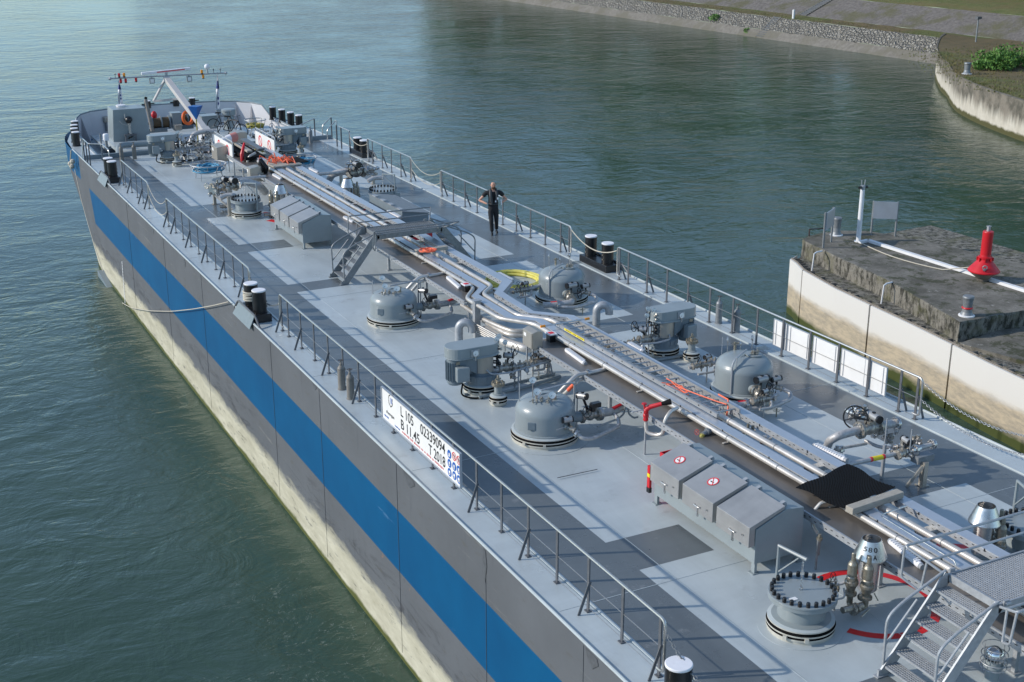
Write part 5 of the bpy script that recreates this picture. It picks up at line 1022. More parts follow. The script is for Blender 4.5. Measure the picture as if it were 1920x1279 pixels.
# ---------------------------------------------------------------- access bridges
def grating(b, x0, x1, y0, y1, z, px_=.04, m=0):
    """perforated plate: bars both ways"""
    n = int((x1-x0)/px_); k = int((y1-y0)/px_)
    for i in range(n+1): x = x0+(x1-x0)*i/n; b.box((x, (y0+y1)/2, z), (.016, y1-y0, .018), m=m)
    for j in range(k+1): y = y0+(y1-y0)*j/k; b.box(((x0+x1)/2, y, z-.003), (x1-x0, .016, .016), m=m)
def make_bridge(label, near=True):
    t = thing('access_bridge', label, 'bridge', (0, 0, 0), 0, 'galvanised bridges over the pipe rack'); m = 'galv' if near else 'galvdk'; Wd = .48; H = 1.37; x0, x1 = -1.03, 1.0
    b = MB(); grating(b, x0, x1, -Wd+.03, Wd-.03, H, .045 if near else .07); b.build('platform_grating', m, t)
    if not near: b = MB(); b.box(((x0+x1)/2, 0, H-.02), (x1-x0, 2*Wd-.08, .006)); b.build('platform_plate', 'galvdk', t)
    b = MB(); [b.box(((x0+x1)/2, s_*Wd, H-.05), (x1-x0+.06, .03, .15)) for s_ in (-1, 1)]; [b.box((x, 0, H-.04), (.03, 2*Wd, .12)) for x in (x0, x1)]; b.build('platform_frame', m, t)
    for sx in (-1, 1):
        xt = x0-.0 if sx < 0 else x1; xb = xt+sx*1.12
        for s_ in (-1, 1): b = MB(); b.bar((xb, s_*Wd, .0), (xt+sx*.02, s_*Wd, H+.01), .03, .2, upv=(0, 0, 1)); b.box((xb+sx*.0, s_*Wd, .05), (.18, .034, .12)); b.box((xb, s_*Wd, .01), (.26, .10, .016)); b.build('stringer', m, t)
        for k in range(6):
            f = (k+.75)/6.6; xc = xb+(xt-xb)*f; z = H*f; b = MB()
            if near: grating(b, xc-.10, xc+.12, -Wd+.03, Wd-.03, z, .042); b.box((xc-sx*-.11*1, 0, z-.008), (.015, 2*Wd-.06, .035)); b.box((xc-sx*.11, 0, z-.008), (.015, 2*Wd-.06, .035))
            else: b.box((xc, 0, z), (.2, 2*Wd-.04, .03))
            b.build('tread', m, t)
        for s_ in (-1, 1):
            b = MB(); y = s_*(Wd+.02); b.tube(smooth_path([(xb-sx*.02, y, .12), (xb-sx*.0, y, .95), (xb-sx*.25, y, 1.12), (xt+sx*.06, y, H+.08)], .16), .022, 8); b.tube([(xb-sx*.0, y, .48), (xb-sx*.55, y, 1.10)], .018, 8); b.build('stair_rail', m, t)
    for s_ in (-1, 1):
        # folding guard rails leaning outwards
        y0_, y1_ = s_*(Wd+.03), s_*(Wd+.58); z1_ = H+.28
        b = MB(); b.tube(smooth_path([(x0-.05, y0_, H+.0), (x0-.35, y1_, z1_), (x1+.35, y1_, z1_), (x1+.05, y0_, H)], .06), .021, 8); b.tube([(x0-.18, (y0_*.55+y1_*.45), H+.13), (x1+.18, (y0_*.55+y1_*.45), H+.13)], .019, 8); b.tube(smooth_path([(x0-.35, y1_, z1_), (x0-.38, y1_-s_*.02, z1_-.5), (x0-.22, (y0_+y1_)/2, H-.38), (x0-.18, (y0_*.55+y1_*.45), H+.13)], .06), .019, 8); b.build('guard_rail', m, t)
        for x in (x0+.08, x1-.08): b = MB(); b.box((x, s_*(Wd+.03), H), (.1, .03, .14)); b.cyl((x-.04, s_*(Wd+.05), H+.02), (x+.06, s_*(Wd+.05), H+.02), .03, n=8); b.build('hinge', m, t)
    return t
br = make_bridge('perforated galvanised bridge with steps in the bottom right corner', True); br.location = (-.12, 17.80, 0)
br2 = make_bridge('galvanised bridge with steps over the rack in the middle of the deck', False); br2.location = (-.13, 41.40, 0)

# ---------------------------------------------------------------- goose necks, fire monitor, bottles
def goose(loc, rz, label):
    t = thing('goose_neck_vent', label, 'vent pipe', loc, rz, 'goose neck vents'); b = MB(); b.tube([(0, 0, 0), (0, 0, .34)]+arc((.17, 0, .36), .17, math.pi, 0, 10, (1, 0, 0), (0, 0, 1))+[(.34, 0, .27)], .105, 18, cap=False); b.tube([(.34, 0, .27), (.34, 0, .28)], .09, 18, 1); b.build('pipe', ['galv', 'rubber'], t)
goose((2.42, 34.35, 0), -.4, 'fat galvanised goose neck pipe on the far side by the pump'); goose((-1.45, 34.7, 0), -.5, 'fat galvanised goose neck pipe beside the rack jog')
t_ = thing('fire_monitor', 'red fire monitor on a thin post beside the rack', 'fire monitor', (-1.06, 26.56, 0)); b = MB(); b.cyl((0, 0, 0), (0, 0, .72), .022, n=8); b.build('post', 'galv', t_)
b = MB(); b.tube(smooth_path([(0, 0, .72), (0, -.04, .50), (.12, -.22, .48), (.20, -.34, .55), (.22, -.36, .85), (.35, -.34, 1.0), (.62, -.2, .98)], .12), .04, 10); b.build('riser_pipe', 'pipe', t_)
b = MB(); b.lathe((0, 0, .74), [(.04, 0), (.055, .02), (.05, .08), (.06, .1), (.06, .14), (.05, .16), (.05, .24), (.04, .26)], 14); b.tube([(0, 0, .98), (.06, -.03, 1.04), (.24, -.2, 1.14)], [.05, .05, .04], 12); b.cyl((-.02, .02, 1.0), (-.03, .03, 1.10), .02, n=8); b.lathe((-.03, .03, 1.09), [(.01, 0), (.055, .01), (.05, .03), (.001, .04)], 12); b.build('barrel', 'red', t_)
b = MB(); b.tube([(.23, -.19, 1.135), (.38, -.31, 1.2)], [.035, .065], 12); b.build('nozzle', 'rubber', t_); b = MB(); b.tube([(-.03, .03, .98), (-.30, .02, .98)], .008, 6); b.sphere((-.31, .02, .98), .022, 8); b.build('handle', 'galv', t_)
t_ = thing('hydrant_valve', 'small hydrant valve with red handwheel and brass cap on the left rack pipe', 'valve', (-.40, 25.35, .84)); b = MB(); b.cyl((.1, 0, 0), (-.14, -.03, -.02), .045, n=12); b.flange((-.02, -.01, 0), (1, 0, 0), .075, .012); b.build('body', 'galvdk', t_); b = MB(); b.cyl((-.14, -.03, -.02), (-.2, -.05, -.14), .05, n=10); b.build('cap', 'hose_ol', t_); b = MB(); b.wheel((-.26, 0, .03), .055, (1, .2, -.2)); b.build('handwheel', 'red', t_)
def bottle(x, y, label, m='cylgrey', h=.52):
    t = thing('gas_bottle', label, 'gas bottle', (x, y, 0), 0, 'grey bottles with handwheels'); b = MB(); b.lathe((0, 0, 0), [(.10, 0), (.10, .015), (.088, .02), (.088, h), (.07, h+.04), (.035, h+.07), (.035, h+.11), (.02, h+.12), (.014, h+.2)], 20); b.build('body', m, t); b = MB(); b.wheel((0, 0, h+.19), .062, (0, .05, 1), spokes=5); b.build('handwheel', 'handwheel', t)
bottle(-5.27, 32.9, 'farther of the two grey bottles by the near side railing'); bottle(-5.30, 32.24, 'nearer of the two grey bottles by the near side railing')
bottle(5.36, 32.92, 'farther of the two pale grey bottles by the far side railing', 'galvdk', .56); bottle(5.34, 32.1, 'nearer of the two pale grey bottles by the far side railing', 'galvdk', .56)
p = at(227, 300, 0); bottle(p.x, p.y-.2, 'grey bottle in front of the grey bow housing, left one', 'cylgrey', .55); p = at(251, 297, 0); bottle(p.x, p.y-.2, 'grey bottle in front of the grey bow housing, right one', 'cylgrey', .55); p = at(583, 268, 0); bottle(p.x, p.y, 'grey bottle at the far side bow beside the pump', 'galvdk', .55)

random.seed(33)
for i, (u_, v_, lb_) in enumerate(((1185, 652, 'small fittings under the ladder head inside the rack'), (1240, 690, 'small valves under the middle of the ladder'), (1404, 778, 'small fittings inside the rack beyond the near end of the ladder'), (1450, 812, 'hooks and tubes inside the rack above the black mat'), (870, 508, 'small valves inside the rack below the far bridge'), (700, 392, 'small fittings inside the rack beside the mesh locker'), (600, 334, 'small fittings inside the rack near the orange rope heap'))):
    p = at(u_, v_, .72); p.x = .42; t_ = thing('pipe_fittings', lb_, 'fittings', p, 0, 'small fittings inside the rack'); b = MB()
    for k in range(7): v = Vector((random.uniform(-.1, .1), random.uniform(-.35, .35), random.uniform(-.05, .12))); r_ = random.uniform(.02, .045); ax_ = Vector(random.choice(((1, 0, 0), (0, 1, 0), (0, 0, 1)))); b.cyl(v-ax_*r_*2.5, v+ax_*r_*2.5, r_*.7, n=8, m=k % 2); b.cyl(v-ax_*r_*.5, v+ax_*r_*.5, r_*1.4, n=10, m=0)
    b.tube(smooth_path([(-.1, -.4, -.02), (.0, -.4, .08), (.05, .4, .08), (.1, .45, -.1)], .08), .018, 8, 0); b.tube([(.0, -.2, -.7), (.0, -.2, .05)], .02, 6, 1); b.build('fittings', ['steel', 'bronze'], t_)
for (pts, lb_) in (([(1120, 800, .25), (1160, 785, .25), (1170, 776, .3), (1172, 762, .55)], 'left of two bent grey tubes between the largest dome and the rack'), ([(1177, 762, .55), (1179, 776, .3), (1188, 784, .22), (1196, 782, .22)], 'right of two bent grey tubes between the largest dome and the rack')):
    O = at(*pts[0]); b = MB(); b.tube(smooth_path([at(*q)-O for q in pts], .12), .022, 8); o = tag(b.build('bent_tube', 'galv'), lb_, 'tube', 'bent grey tubes'); o.location = O
b = MB(); O = at(1050, 800, .04); b.tube([at(1130, 845, .03)-O+Vector((0, 0, 0)), at(1205, 815, .03)-O], .012, 6)
for (q0, q1, lb_) in (((870, 740), (1040, 700), 'long grey conduit on the deck behind the nearest pump stub'), ((1120, 880), (1045, 896), 'thin dark cable on the deck in front of the largest dome')):
    a, c = at(*q0, .035), at(*q1, .035); b = MB(); b.tube([(0, 0, 0), c-a], .03 if q0[0] < 900 else .008, 8); o = tag(b.build('conduit', 'paint' if q0[0] < 900 else 'rail'), lb_, 'conduit'); o.location = a
# ---------------------------------------------------------------- signs
def aty(px_, py_, y):
    d = fw + rt*((px_-960)/F_PX) - up*((py_-639.5)/F_PX); return CAM + d*((y-CAM.y)/d.y)
SX = -5.215
t_ = thing('name_board', 'long white board with numbers and blue safety symbols on the near side railing', 'sign', (SX, 28.5, .53))
b = MB(); b.box((.012, 0, 0), (.022, 3.98, .70)); pn = b.build('panel', 'sign', t_)
b = MB(); [b.box((.0, 0, s_*.352), (.05, 4.0, .012)) for s_ in (-1, 1)]; [b.box((.0, s_*1.995, 0), (.05, .012, .70)) for s_ in (-1, 1)]; b.build('frame', 'tray', t_)
def st(s, y0, y1, z, cap, m='ink', nm='lettering'):
    o = text_obj(s, nm, Vector((SX, y0, z)), Vector((SX, y1, z)), cap, (-1, 0, 0), (0, 0, 1), m, None, off=.002); o.parent = t_
    for v in o.data.vertices: v.co -= Vector((SX, 28.5, .53))
st('L 105', 29.45, 28.78, .585, .215); st('02339094', 28.42, 27.22, .585, .215); st('B 11.45', 29.45, 28.48, .30, .215); st('T 2018', 28.02, 27.22, .30, .215)
st('chemgas', 30.28, 29.82, .36, .075)
def dashes(y0, y1, z, h, m, words):
    b = MB(); y = y0; random.seed(6)
    for w in words:
        for k in range(w): b.box((-.003, y-28.5-.012, z-.53+random.choice((0, 0, .004))), (.002, .016, h*random.choice((.7, .7, 1.0)))); y -= (y0-y1)/(sum(words)+len(words))
        y -= (y0-y1)/(sum(words)+len(words))
    b.build('small_print', m, t_)
dashes(30.38, 30.12, .27, .045, 'inkblue', (4, 5)); dashes(29.80, 29.48, .235, .04, 'inkblue', (9,)); dashes(29.40, 27.25, .24, .05, 'inkred', (10, 4, 8, 3, 2, 6, 2, 11))
b = MB(); c = Vector((-.004, 1.5, .19))
hexp = [(-.0, .14), (.10, .07), (.10, -.07), (0, -.14), (-.10, -.07), (-.10, .07)]
for i in range(6):
    a, d = hexp[i], hexp[(i+1) % 6]
    if i in (0,): continue
    for k in range(4): u0, u1 = k/4, k/4+.16; b.bar(c+Vector((0, -(a[0]+(d[0]-a[0])*u0), a[1]+(d[1]-a[1])*u0)), c+Vector((0, -(a[0]+(d[0]-a[0])*u1), a[1]+(d[1]-a[1])*u1)), .02, .004, 0, upv=(1, 0, 0))
for k in range(6): b.bar(c+Vector((0, -.10, .06-k*.022)), c+Vector((0, .02-.02*(k % 2), .06-k*.022)), .008, .004, 1, upv=(1, 0, 0))
b.build('logo', ['ink', 'inkblue'], t_)
for j, (y, zs) in enumerate(((27.02, (.70, .51, .32)), (26.80, (.74, .53, .34)), (26.60, (.74, .54, .34)))):
    for k, z in enumerate(zs):
        red = (k == 0 and j > 0); b = MB(); c = Vector((-.003, y-28.5, z-.56)); R1 = .088
        def disc(rr, m_, dx=0, ri=0): b.lathe(c+Vector((dx, 0, 0)), [(ri, .0), (rr, .0)], 24, m_, (-1, 0, 0))
        if red: disc(R1, 1, -.001, R1*.8); q = Vector((0, .707, .707))*R1*.85; b.bar(c-q-Vector((.003, 0, 0)), c+q-Vector((.003, 0, 0)), .014, .001, 1, upv=(1, 0, 0)); b.box(c+Vector((-.0015, 0, 0)), (.001, .018, .08), m=2); b.box(c+Vector((-.0015, .0, .01)), (.001, .06, .016), m=2)
        else: disc(R1, 0); disc(.03, 3, -.001) if k == 0 else b.box(c+Vector((-.002, 0, 0)), (.001, .03+.02*k, .07), m=3); b.box(c+Vector((-.002, .0, -.035)), (.001, .06, .03), m=3)
        b.build('safety_symbol', ['inkblue', 'inkred', 'ink', 'sign'], t_)
# white panels on the far side railing, seen from behind
for i, (y0, y1, lb_) in enumerate(((30.45, 29.95, 'narrow white panel, farthest of the four on the far side railing'), (29.9, 29.05, 'white panel, second from the far end on the far side railing'), (28.95, 28.05, 'white panel, third from the far end on the far side railing'), (27.95, 26.45, 'widest white panel, nearest of the four on the far side railing'))):
    t_ = thing('white_panel', lb_, 'panel', (5.235, (y0+y1)/2, .52), 0, 'white panels on the far side railing'); b = MB(); b.box((0, 0, 0), (.018, y0-y1, .66)); b.build('sheet', 'sign', t_)
    b = MB(); L_ = (y0-y1)/2; [b.box((-.004, 0, s_*.335), (.035, 2*L_+.02, .015)) for s_ in (-1, 1)]; [b.box((-.004, s_*L_, 0), (.035, .015, .66)) for s_ in (-1, 1)]; [b.box((-.016, s_*(L_-.1), 0), (.014, .012, .62)) for s_ in (-1, 1)]
    if i == 3: b.box((-.014, -.05, 0), (.004, .006, .66))
    b.build('frame', 'tray', t_)
def prohib(X_, y0, y1, z0, z1, label):
    t = thing('prohibition_sign', label, 'sign', (X_, y0, 0), 0, 'red ring prohibition signs at the bow'); L_ = y1-y0; b = MB(); b.tube(smooth_path([(0, 0, 0), (0, 0, z1+.12), (0, L_, z1+.12), (0, L_, 0)], .1), .025, 8); b.build('frame', 'galv', t)
    b = MB(); b.box((-.02, L_/2, (z0+z1)/2), (.015, L_-.1, z1-z0)); b.build('panel', 'sign', t)
    for k in (0, 1):
        b = MB(); c = Vector((-.03, L_*(.27+.46*k), (z0+z1)/2)); r_ = (z1-z0)*.36; b.lathe(c, [(r_*.74, 0), (r_, 0)], 28, 0, (-1, 0, 0)); q = Vector((0, .707, .707))*r_*.9; b.bar(c-q, c+q, r_*.22, .002, 0, upv=(1, 0, 0)); b.box(c+Vector((.004, 0, 0)), (.002, r_*.5, r_*.9), m=1); b.build('ring', ['inkred', 'ink'], t)
prohib(-.80, 57.8, 60.6, .55, 1.28, 'white board with two red prohibition rings on the near side of the rack'); prohib(1.0, 57.9, 60.7, .6, 1.3, 'white board with two red prohibition rings on the far side of the rack')

# ---------------------------------------------------------------- crossover manifolds
def crossover(name, label, origin, spec):
    t = thing(name, label, 'manifold', origin, 0, 'crossover manifolds'); O = t.location
    def Q(p): return at(*p)-O
    for kind, *a in spec:
        b = MB()
        if kind == 'pipe': b.tube(smooth_path([Q(p) for p in a[0]], .2), a[1], 16); b.build('pipe', a[2] if len(a) > 2 else 'pipeold', t)
        elif kind == 'fl': p, q = Q(a[0]), Q(a[1]); b.flange(p, (q-p), a[2], .022, bolts=10); b.build('flange', 'steel', t)
        elif kind == 'valve':
            p, q = Q(a[0]), Q(a[1]); valve(t, p, (q-p), a[2], (Q(a[3]), a[4], a[5]) if a[3] else None, (Q(a[6]), Q(a[7])-Q(a[6]), a[8], a[9]) if len(a) > 6 and a[6] else None)
        elif kind == 'leg': p = Q(a[0]); p.z = 0-O.z; q = Vector((p.x, p.y, a[1]-O.z)); b.bar(p, q, .12, .10, upv=(1, 0, 0)); b.box(p+Vector((0, 0, .01)), (.2, .2, .016)); b.build('leg', 'paint' if len(a) > 2 else 'cabinet', t)
        elif kind == 'brace': b.bar(Q(a[0]), Q(a[1]), .07, .05); b.build('brace', 'cabinet', t)
        elif kind == 'box': b.box(Q(a[0]), a[1]); b.build('support_plate', 'galvdk', t)
        elif kind == 'rod': p = Q(a[0]); b.tube([p, p+Vector((0, 0, a[1]))], a[2], 8); b.build('rod', 'galv', t)
        elif kind == 'tape': b.tube([Q(a[0]), Q(a[1])], a[2], 12); b.build('tape', a[3], t)
        elif kind == 'clutter':
            random.seed(a[3]); c = Q(a[0])
            for k in range(a[2]): v = Vector((random.uniform(-1, 1)*a[1], random.uniform(-1, 1)*a[1], random.uniform(-.6, 1)*a[1]*.7)); r_ = random.uniform(.02, .05); ax_ = random.choice(((1, 0, 0), (0, 1, 0), (0, 0, 1))); b.cyl(c+v-Vector(ax_)*r_*2, c+v+Vector(ax_)*r_*2, r_, n=8, m=random.choice((0, 0, 1))); b.cyl(c+v-Vector(ax_)*r_*.6, c+v+Vector(ax_)*r_*.6, r_*1.6, n=10, m=0)
            b.build('fittings', ['steel', 'valve'], t)
    return t
crossover('crossover_manifold', 'big stainless manifold with black handwheel on the far side foreground', at(1652, 897, 0), [
 ('pipe', [(1549, 842, .15), (1556, 826, .60), (1572, 817, .74), (1611, 806, .75)], .085),
 ('fl', (1611, 806, .75), (1630, 801, .75), .14), ('valve', (1630, 803, .75), (1660, 797, .75), .105, (1604, 783, .95), (-.75, -.6, .15), .235, (1638, 781, 1.02), (1652, 789, 1.02), .075, .42),
 ('pipe', [(1640, 800, .75), (1678, 794, .75)], .085), ('fl', (1680, 794, .75), (1700, 790, .75), .14), ('rod', (1682, 796, .88), .12, .01),
 ('clutter', (1607, 776, .9), .18, 14, 3), ('clutter', (1663, 816, .55), .22, 12, 8), ('clutter', (1694, 846, .62), .17, 14, 5), ('clutter', (1718, 826, .62), .08, 6, 6),
 ('pipe', [(1585, 872, .62), (1612, 866, .62), (1680, 851, .62)], .045), ('tape', (1634, 861, .62), (1654, 857, .62), .048, 'yellow'), ('tape', (1631, 862, .62), (1635, 861, .62), .049, 'inkred'), ('tape', (1654, 857, .62), (1658, 856, .62), .049, 'inkred'),
 ('valve', (1692, 850, .62), (1710, 844, .62), .06, None, None, None, (1700, 826, .82), (1712, 834, .82), .06, .27),
 ('pipe', [(1700, 846, .62), (1746, 834, .62)], .05), ('fl', (1748, 833, .62), (1770, 827, .62), .10), ('rod', (1750, 834, .70), .10, .008),
 ('leg', (1729, 910, 0), .50), ('brace', (1700, 912, .0), (1731, 874, .45)), ('box', (1730, 858, .52), (.42, .2, .14)),
 ('rod', (1653, 897, 0), .72, .038), ('rod', (1659, 833, .55), .55, .014), ('rod', (1706, 843, .7), .42, .012),
 ('pipe', [(1622, 826, .45), (1650, 840, .42), (1688, 838, .42)], .035), ('pipe', [(1565, 845, .3), (1580, 840, .3), (1625, 832, .3)], .03), ('clutter', (1574, 842, .3), .09, 6, 9)])
crossover('crossover_manifold', 'stainless manifold on two pale legs beside the blue hose basket', at(431, 405, 0), [
 ('pipe', [(388, 349, .85), (412, 345, .85), (455, 335, .85), (498, 331, .82)], .06), ('pipe', [(436, 345, .8), (462, 341, .8), (486, 348, .6), (497, 360, .2)], .14), ('pipe', [(412, 372, .62), (425, 366, .7), (440, 366, .7), (444, 374, .5)], .09),
 ('valve', (408, 350, .85), (430, 346, .85), .10, None, None, None, (421, 336, 1.15), (427, 339, 1.15), .09, .3), ('valve', (430, 350, .82), (450, 346, .82), .12, None, None, None, (437, 338, 1.15), (446, 342, 1.15), .11, .4),
 ('fl', (446, 345, .8), (460, 342, .8), .2), ('fl', (398, 358, .75), (410, 352, .75), .14), ('fl', (388, 349, .85), (380, 351, .85), .12), ('clutter', (405, 358, .75), .3, 20, 2), ('clutter', (425, 358, .75), .3, 16, 4), ('clutter', (421, 386, .15), .15, 6, 7),
 ('leg', (403, 383, 0), .70), ('leg', (431, 405, 0), .70), ('brace', (404, 367, .35), (440, 398, .1))])
crossover('crossover_manifold', 'stainless manifold with round black handwheel on the far side near the bow', at(690, 330, 0), [
 ('pipe', [(596, 327, .85), (640, 323, .85), (655, 319, .85)], .06), ('pipe', [(618, 336, .25), (624, 327, .6), (640, 322, .7), (655, 322, .7), (700, 320, .7)], .13), ('pipe', [(690, 340, .6), (700, 334, .7), (718, 333, .7)], .08),
 ('valve', (668, 323, .75), (690, 320, .75), .13, (667, 317, .95), (-.6, -.8, .1), .30, (668, 308, 1.15), (680, 312, 1.15), .10, .4), ('fl', (650, 321, .75), (664, 320, .75), .19), ('fl', (690, 320, .75), (700, 320, .75), .18), ('clutter', (668, 312, 1.0), .3, 18, 2), ('clutter', (700, 325, .7), .25, 14, 4), ('clutter', (655, 306, 1.2), .1, 6, 7),
 ('leg', (640, 345, 0), .6), ('leg', (700, 345, 0), .6)])
b = MB(); b.wheel(at(1098, 556, .35), .10, (0, 0, 1)); b.build('x', 'bronze') if False else None
t_ = thing('drain_pipe', 'bent pipe with clamp on a thin post beside the black mat and foreground locker', 'pipe', at(1529, 1068, .0)); O = t_.location
b = MB(); b.tube(smooth_path([at(1552, 940, .90)-O, at(1540, 942, .88)-O, at(1524, 960, .72)-O, at(1523, 985, .55)-O, at(1533, 1000, .42)-O], .1), .032, 10); b.build('pipe', 'pipe', t_); b = MB(); b.tube([(0, 0, 0), (0, 0, .52)], .02, 6); b.box((0.02, 0, .42), (.05, .04, .30)); b.build('post', 'galvdk', t_); b = MB(); b.flange((.03, 0, .58), (0, 0, 1), .05, .012); b.cyl((.03, 0, .52), (.03, 0, .66), .028, n=8); b.build('fitting', 'bronze', t_)
t_ = thing('handrail_hook', 'bent steel handle bar lying along the rack below the timber beam', 'handle', at(1650, 966, 1.0)); O = t_.location; b = MB(); b.tube(smooth_path([at(1694, 951, 1.0)-O, at(1649, 966, 1.0)-O, at(1790, 1052, 1.0)-O, at(1793, 1060, .95)-O], .1), .014, 8); b.cyl(at(1686, 953, 1.0)-O, at(1698, 949, 1.0)-O, .025, n=8); b.build('bar', 'steel', t_)
t_ = thing('turbine_vent', 'shiny ribbed round vent head inside a wire cage in the bottom right corner', 'vent', (at(1865, 1228, .48)-Vector((0, 0, .48)))); b = MB(); b.lathe((0, 0, 0), [(.10, 0), (.10, .28), (.14, .29), (.14, .33), (.11, .34), (.11, .42)], 24); b.build('neck', 'paint', t_)
b = MB(); b.sphere((0, 0, .50), .135, 24, 0, (1, 1, .82)); hd = b.build('head', mat('mirror_steel', (.75, .74, .73), .06, 1.0), t_); b = MB()
for i in range(18): a = 6.283*i/18; b.box((math.cos(a)*.128, math.sin(a)*.128, .46), (.03, .012, .10), rz=a+.5)
b.build('vane', 'steel', hd); b = MB(); [b.torus((0, 0, z), .185, .007, (0, 0, 1), 28, 5) for z in (.62, .50, .38, .30)]; [b.tube([(math.cos(a)*.185, math.sin(a)*.185, .28), (math.cos(a)*.185, math.sin(a)*.185, .62)], .006, 5) for a in (0, 1.57, 3.14, 4.71)]; b.build('cage', 'galv', t_)

# ---------------------------------------------------------------- hoses and loose gear
b = MB(); c = at(966, 527, .05); random.seed(2)
for k, (rr, z) in enumerate(((.82, .05), (.73, .05), (.64, .05), (.77, .12), (.69, .12))): b.tube([c+Vector((math.cos(a)*rr*(1+.03*math.sin(3*a+k)), math.sin(a)*rr*1.15, z-.05)) for a in [6.283*i/40 for i in range(40)]], .045, 8, closed=True)
tag(b.build('hose', 'hose_y'), 'coiled bright yellow hose on the deck behind the rack jog', 'hose')
def coil(c, r, n, rad, name, m, label, sq=1.0, rnd=.12, cat='cable'):
    b = MB(); random.seed(len(label))
    for k in range(n): f = random.uniform(.35, 1); t0 = random.uniform(-.15, .15); b.tube([Vector(c)+Vector((math.cos(a)*r*f*(1+rnd*math.sin(2*a+k))+t0*r, math.sin(a)*r*f*sq+t0*.3*r, rad+random.uniform(0, rad*2.5)+k*rad*.25)) for a in [6.283*i/22 for i in range(22)]], rad, 6, closed=True)
    return tag(b.build(name, m), label, cat)
coil(at(803, 472, 1.08), .24, 10, .014, 'cable_coil', 'orange', 'orange cable coil on the timber beam below the far bridge')
pad = tag(MB().box((0, 0, 0), (1.15, 1.5, .05), rz=.1).build('wooden_board', 'timber'), 'pale board carrying the orange rope heap near the bow', 'board'); pad.location = at(526, 305, .98)
b = MB(); random.seed(9)
for k in range(26):
    p = Vector(at(521, 302, 1.03))+Vector((random.uniform(-.35, .45), random.uniform(-.5, .5), 0)); q = p+Vector((random.uniform(-.45, .45), random.uniform(-.5, .5), 0)); b.tube([p, (p+q)/2+Vector((random.uniform(-.15, .15), .1, random.uniform(.08, .25))), q], .02, 5)
tag(b.build('rope_heap', 'orange'), 'untidy heap of orange rope on the pale board near the bow', 'rope')
tag(MB().box(at(548, 301, .99), (.9, 1.1, .03), rz=.1).build('rubber_mat', 'rubber'), 'small black mat beside the orange rope heap', 'mat')
def basket(c, r, m, label, h=.38, sx=1.0):
    t = thing('hose_basket', label, 'basket', c); b = MB(); b.torus((0, 0, h), r, .022, n=32); b.torus((0, 0, .08), r*.72, .016, n=28)
    for i in range(10): a = 6.283*i/10; b.tube([(math.cos(a)*r, math.sin(a)*r, h), (math.cos(a)*r*.72, math.sin(a)*r*.72, .08)], .014, 5)
    for a in (.8, 2.4, 3.9, 5.5): b.tube([(math.cos(a)*r*.8, math.sin(a)*r*.8, .1), (math.cos(a)*r*.85, math.sin(a)*r*.85, -.22)], .018, 6)
    b.build('wire_frame', 'galv', t); o = coil((c.x, c.y, c.z+.10), r*.78, 16, .032, 'hose', m[0], m[1], 1.0, .06, 'hose')
basket(at(392, 325, .25), .72, ('hose_b', 'blue hose coiled in the wire basket on the near side'), 'round wire basket with blue hose on the near side near the bow'); basket(at(570, 312, .25), .55, ('hose_b', 'blue hose coiled in the basket beside the rack near the bow'), 'round wire basket with blue hose on the far side of the rack'); basket(at(480, 245, .75), .47, ('hose_ol', 'olive yellow hose coiled in the high wire basket at the bow'), 'high wire basket with olive yellow hose at the bow', .5)
coil(at(499, 285, .1), .5, 10, .05, 'hose', 'hose_ol', 'olive hose pile behind the far prohibition sign', 1, .1, 'hose')
# rack top gear near the bow
def board(c, d, m, label, name='plank', cat='board'): tag(MB().box((0, 0, 0), d).build(name, m, None, c, .01), label, cat)
board(at(473, 271, 1.1), (.26, 2.6, .10), 'rail', 'dark ribbed board lying on the rack beside the far prohibition sign'); board(at(456, 277, 1.08), (.22, 1.9, .08), 'timber', 'pale board lying on the rack between the two prohibition signs'); board(at(458, 284, .92), (.8, 3.2, .12), 'rubber', 'long black grating box lying along the rack near the bow', 'grating_box', 'box')
t_ = thing('floodlight', 'square black ribbed floodlight beside the rack near the bow', 'floodlight', at(494, 326, .75)); b = MB(); b.box((0, 0, .25), (.12, .5, .5), rot=Matrix.Rotation(.7, 3, 'X')@Matrix.Rotation(.3, 3, 'Z')); [b.box(Vector((-.09, 0, .25))+Vector((0, (k-4)*.04, (k-4)*.04)), (.06, .02, .40), rot=Matrix.Rotation(.7, 3, 'X')) for k in range(9)]; b.build('lamp_head', 'black', t_); b = MB(); b.cyl((0, 0, -.3), (0, 0, .05), .04, n=8); b.build('stand', 'galvdk', t_)
t_ = thing('fire_monitor', 'red fire monitor with white riser beside the rack near the bow', 'fire monitor', at(457, 338, 0)); b = MB(); b.cyl((0, 0, 0), (0, 0, .8), .03, n=8); b.tube(smooth_path([(0, 0, .8), (.1, -.2, .6), (.2, -.3, 1.0), (.5, -.2, 1.1)], .1), .05, 8); b.build('riser_pipe', 'pipe', t_); b = MB(); b.tube([(0, 0, .75), (0, 0, 1.05), (.12, .15, 1.3), (.2, .25, 1.45)], [.07, .08, .06, .04], 10); b.build('barrel', 'red', t_)
t_ = thing('fender_cone', 'white cone with pink red end lying beside the bicycle', 'fender', at(425, 262, .9)); b = MB(); b.tube([(-.3, -.1, 0), (.15, 0, .05)], [.08, .18], 14); b.build('body', 'cap', t_); b = MB(); b.tube([(.15, 0, .05), (.42, .06, .08), (.46, .07, .08)], [.18, .21, .17], 14); b.build('end', mat('faded_red', (.5, .2, .17), .6), t_)
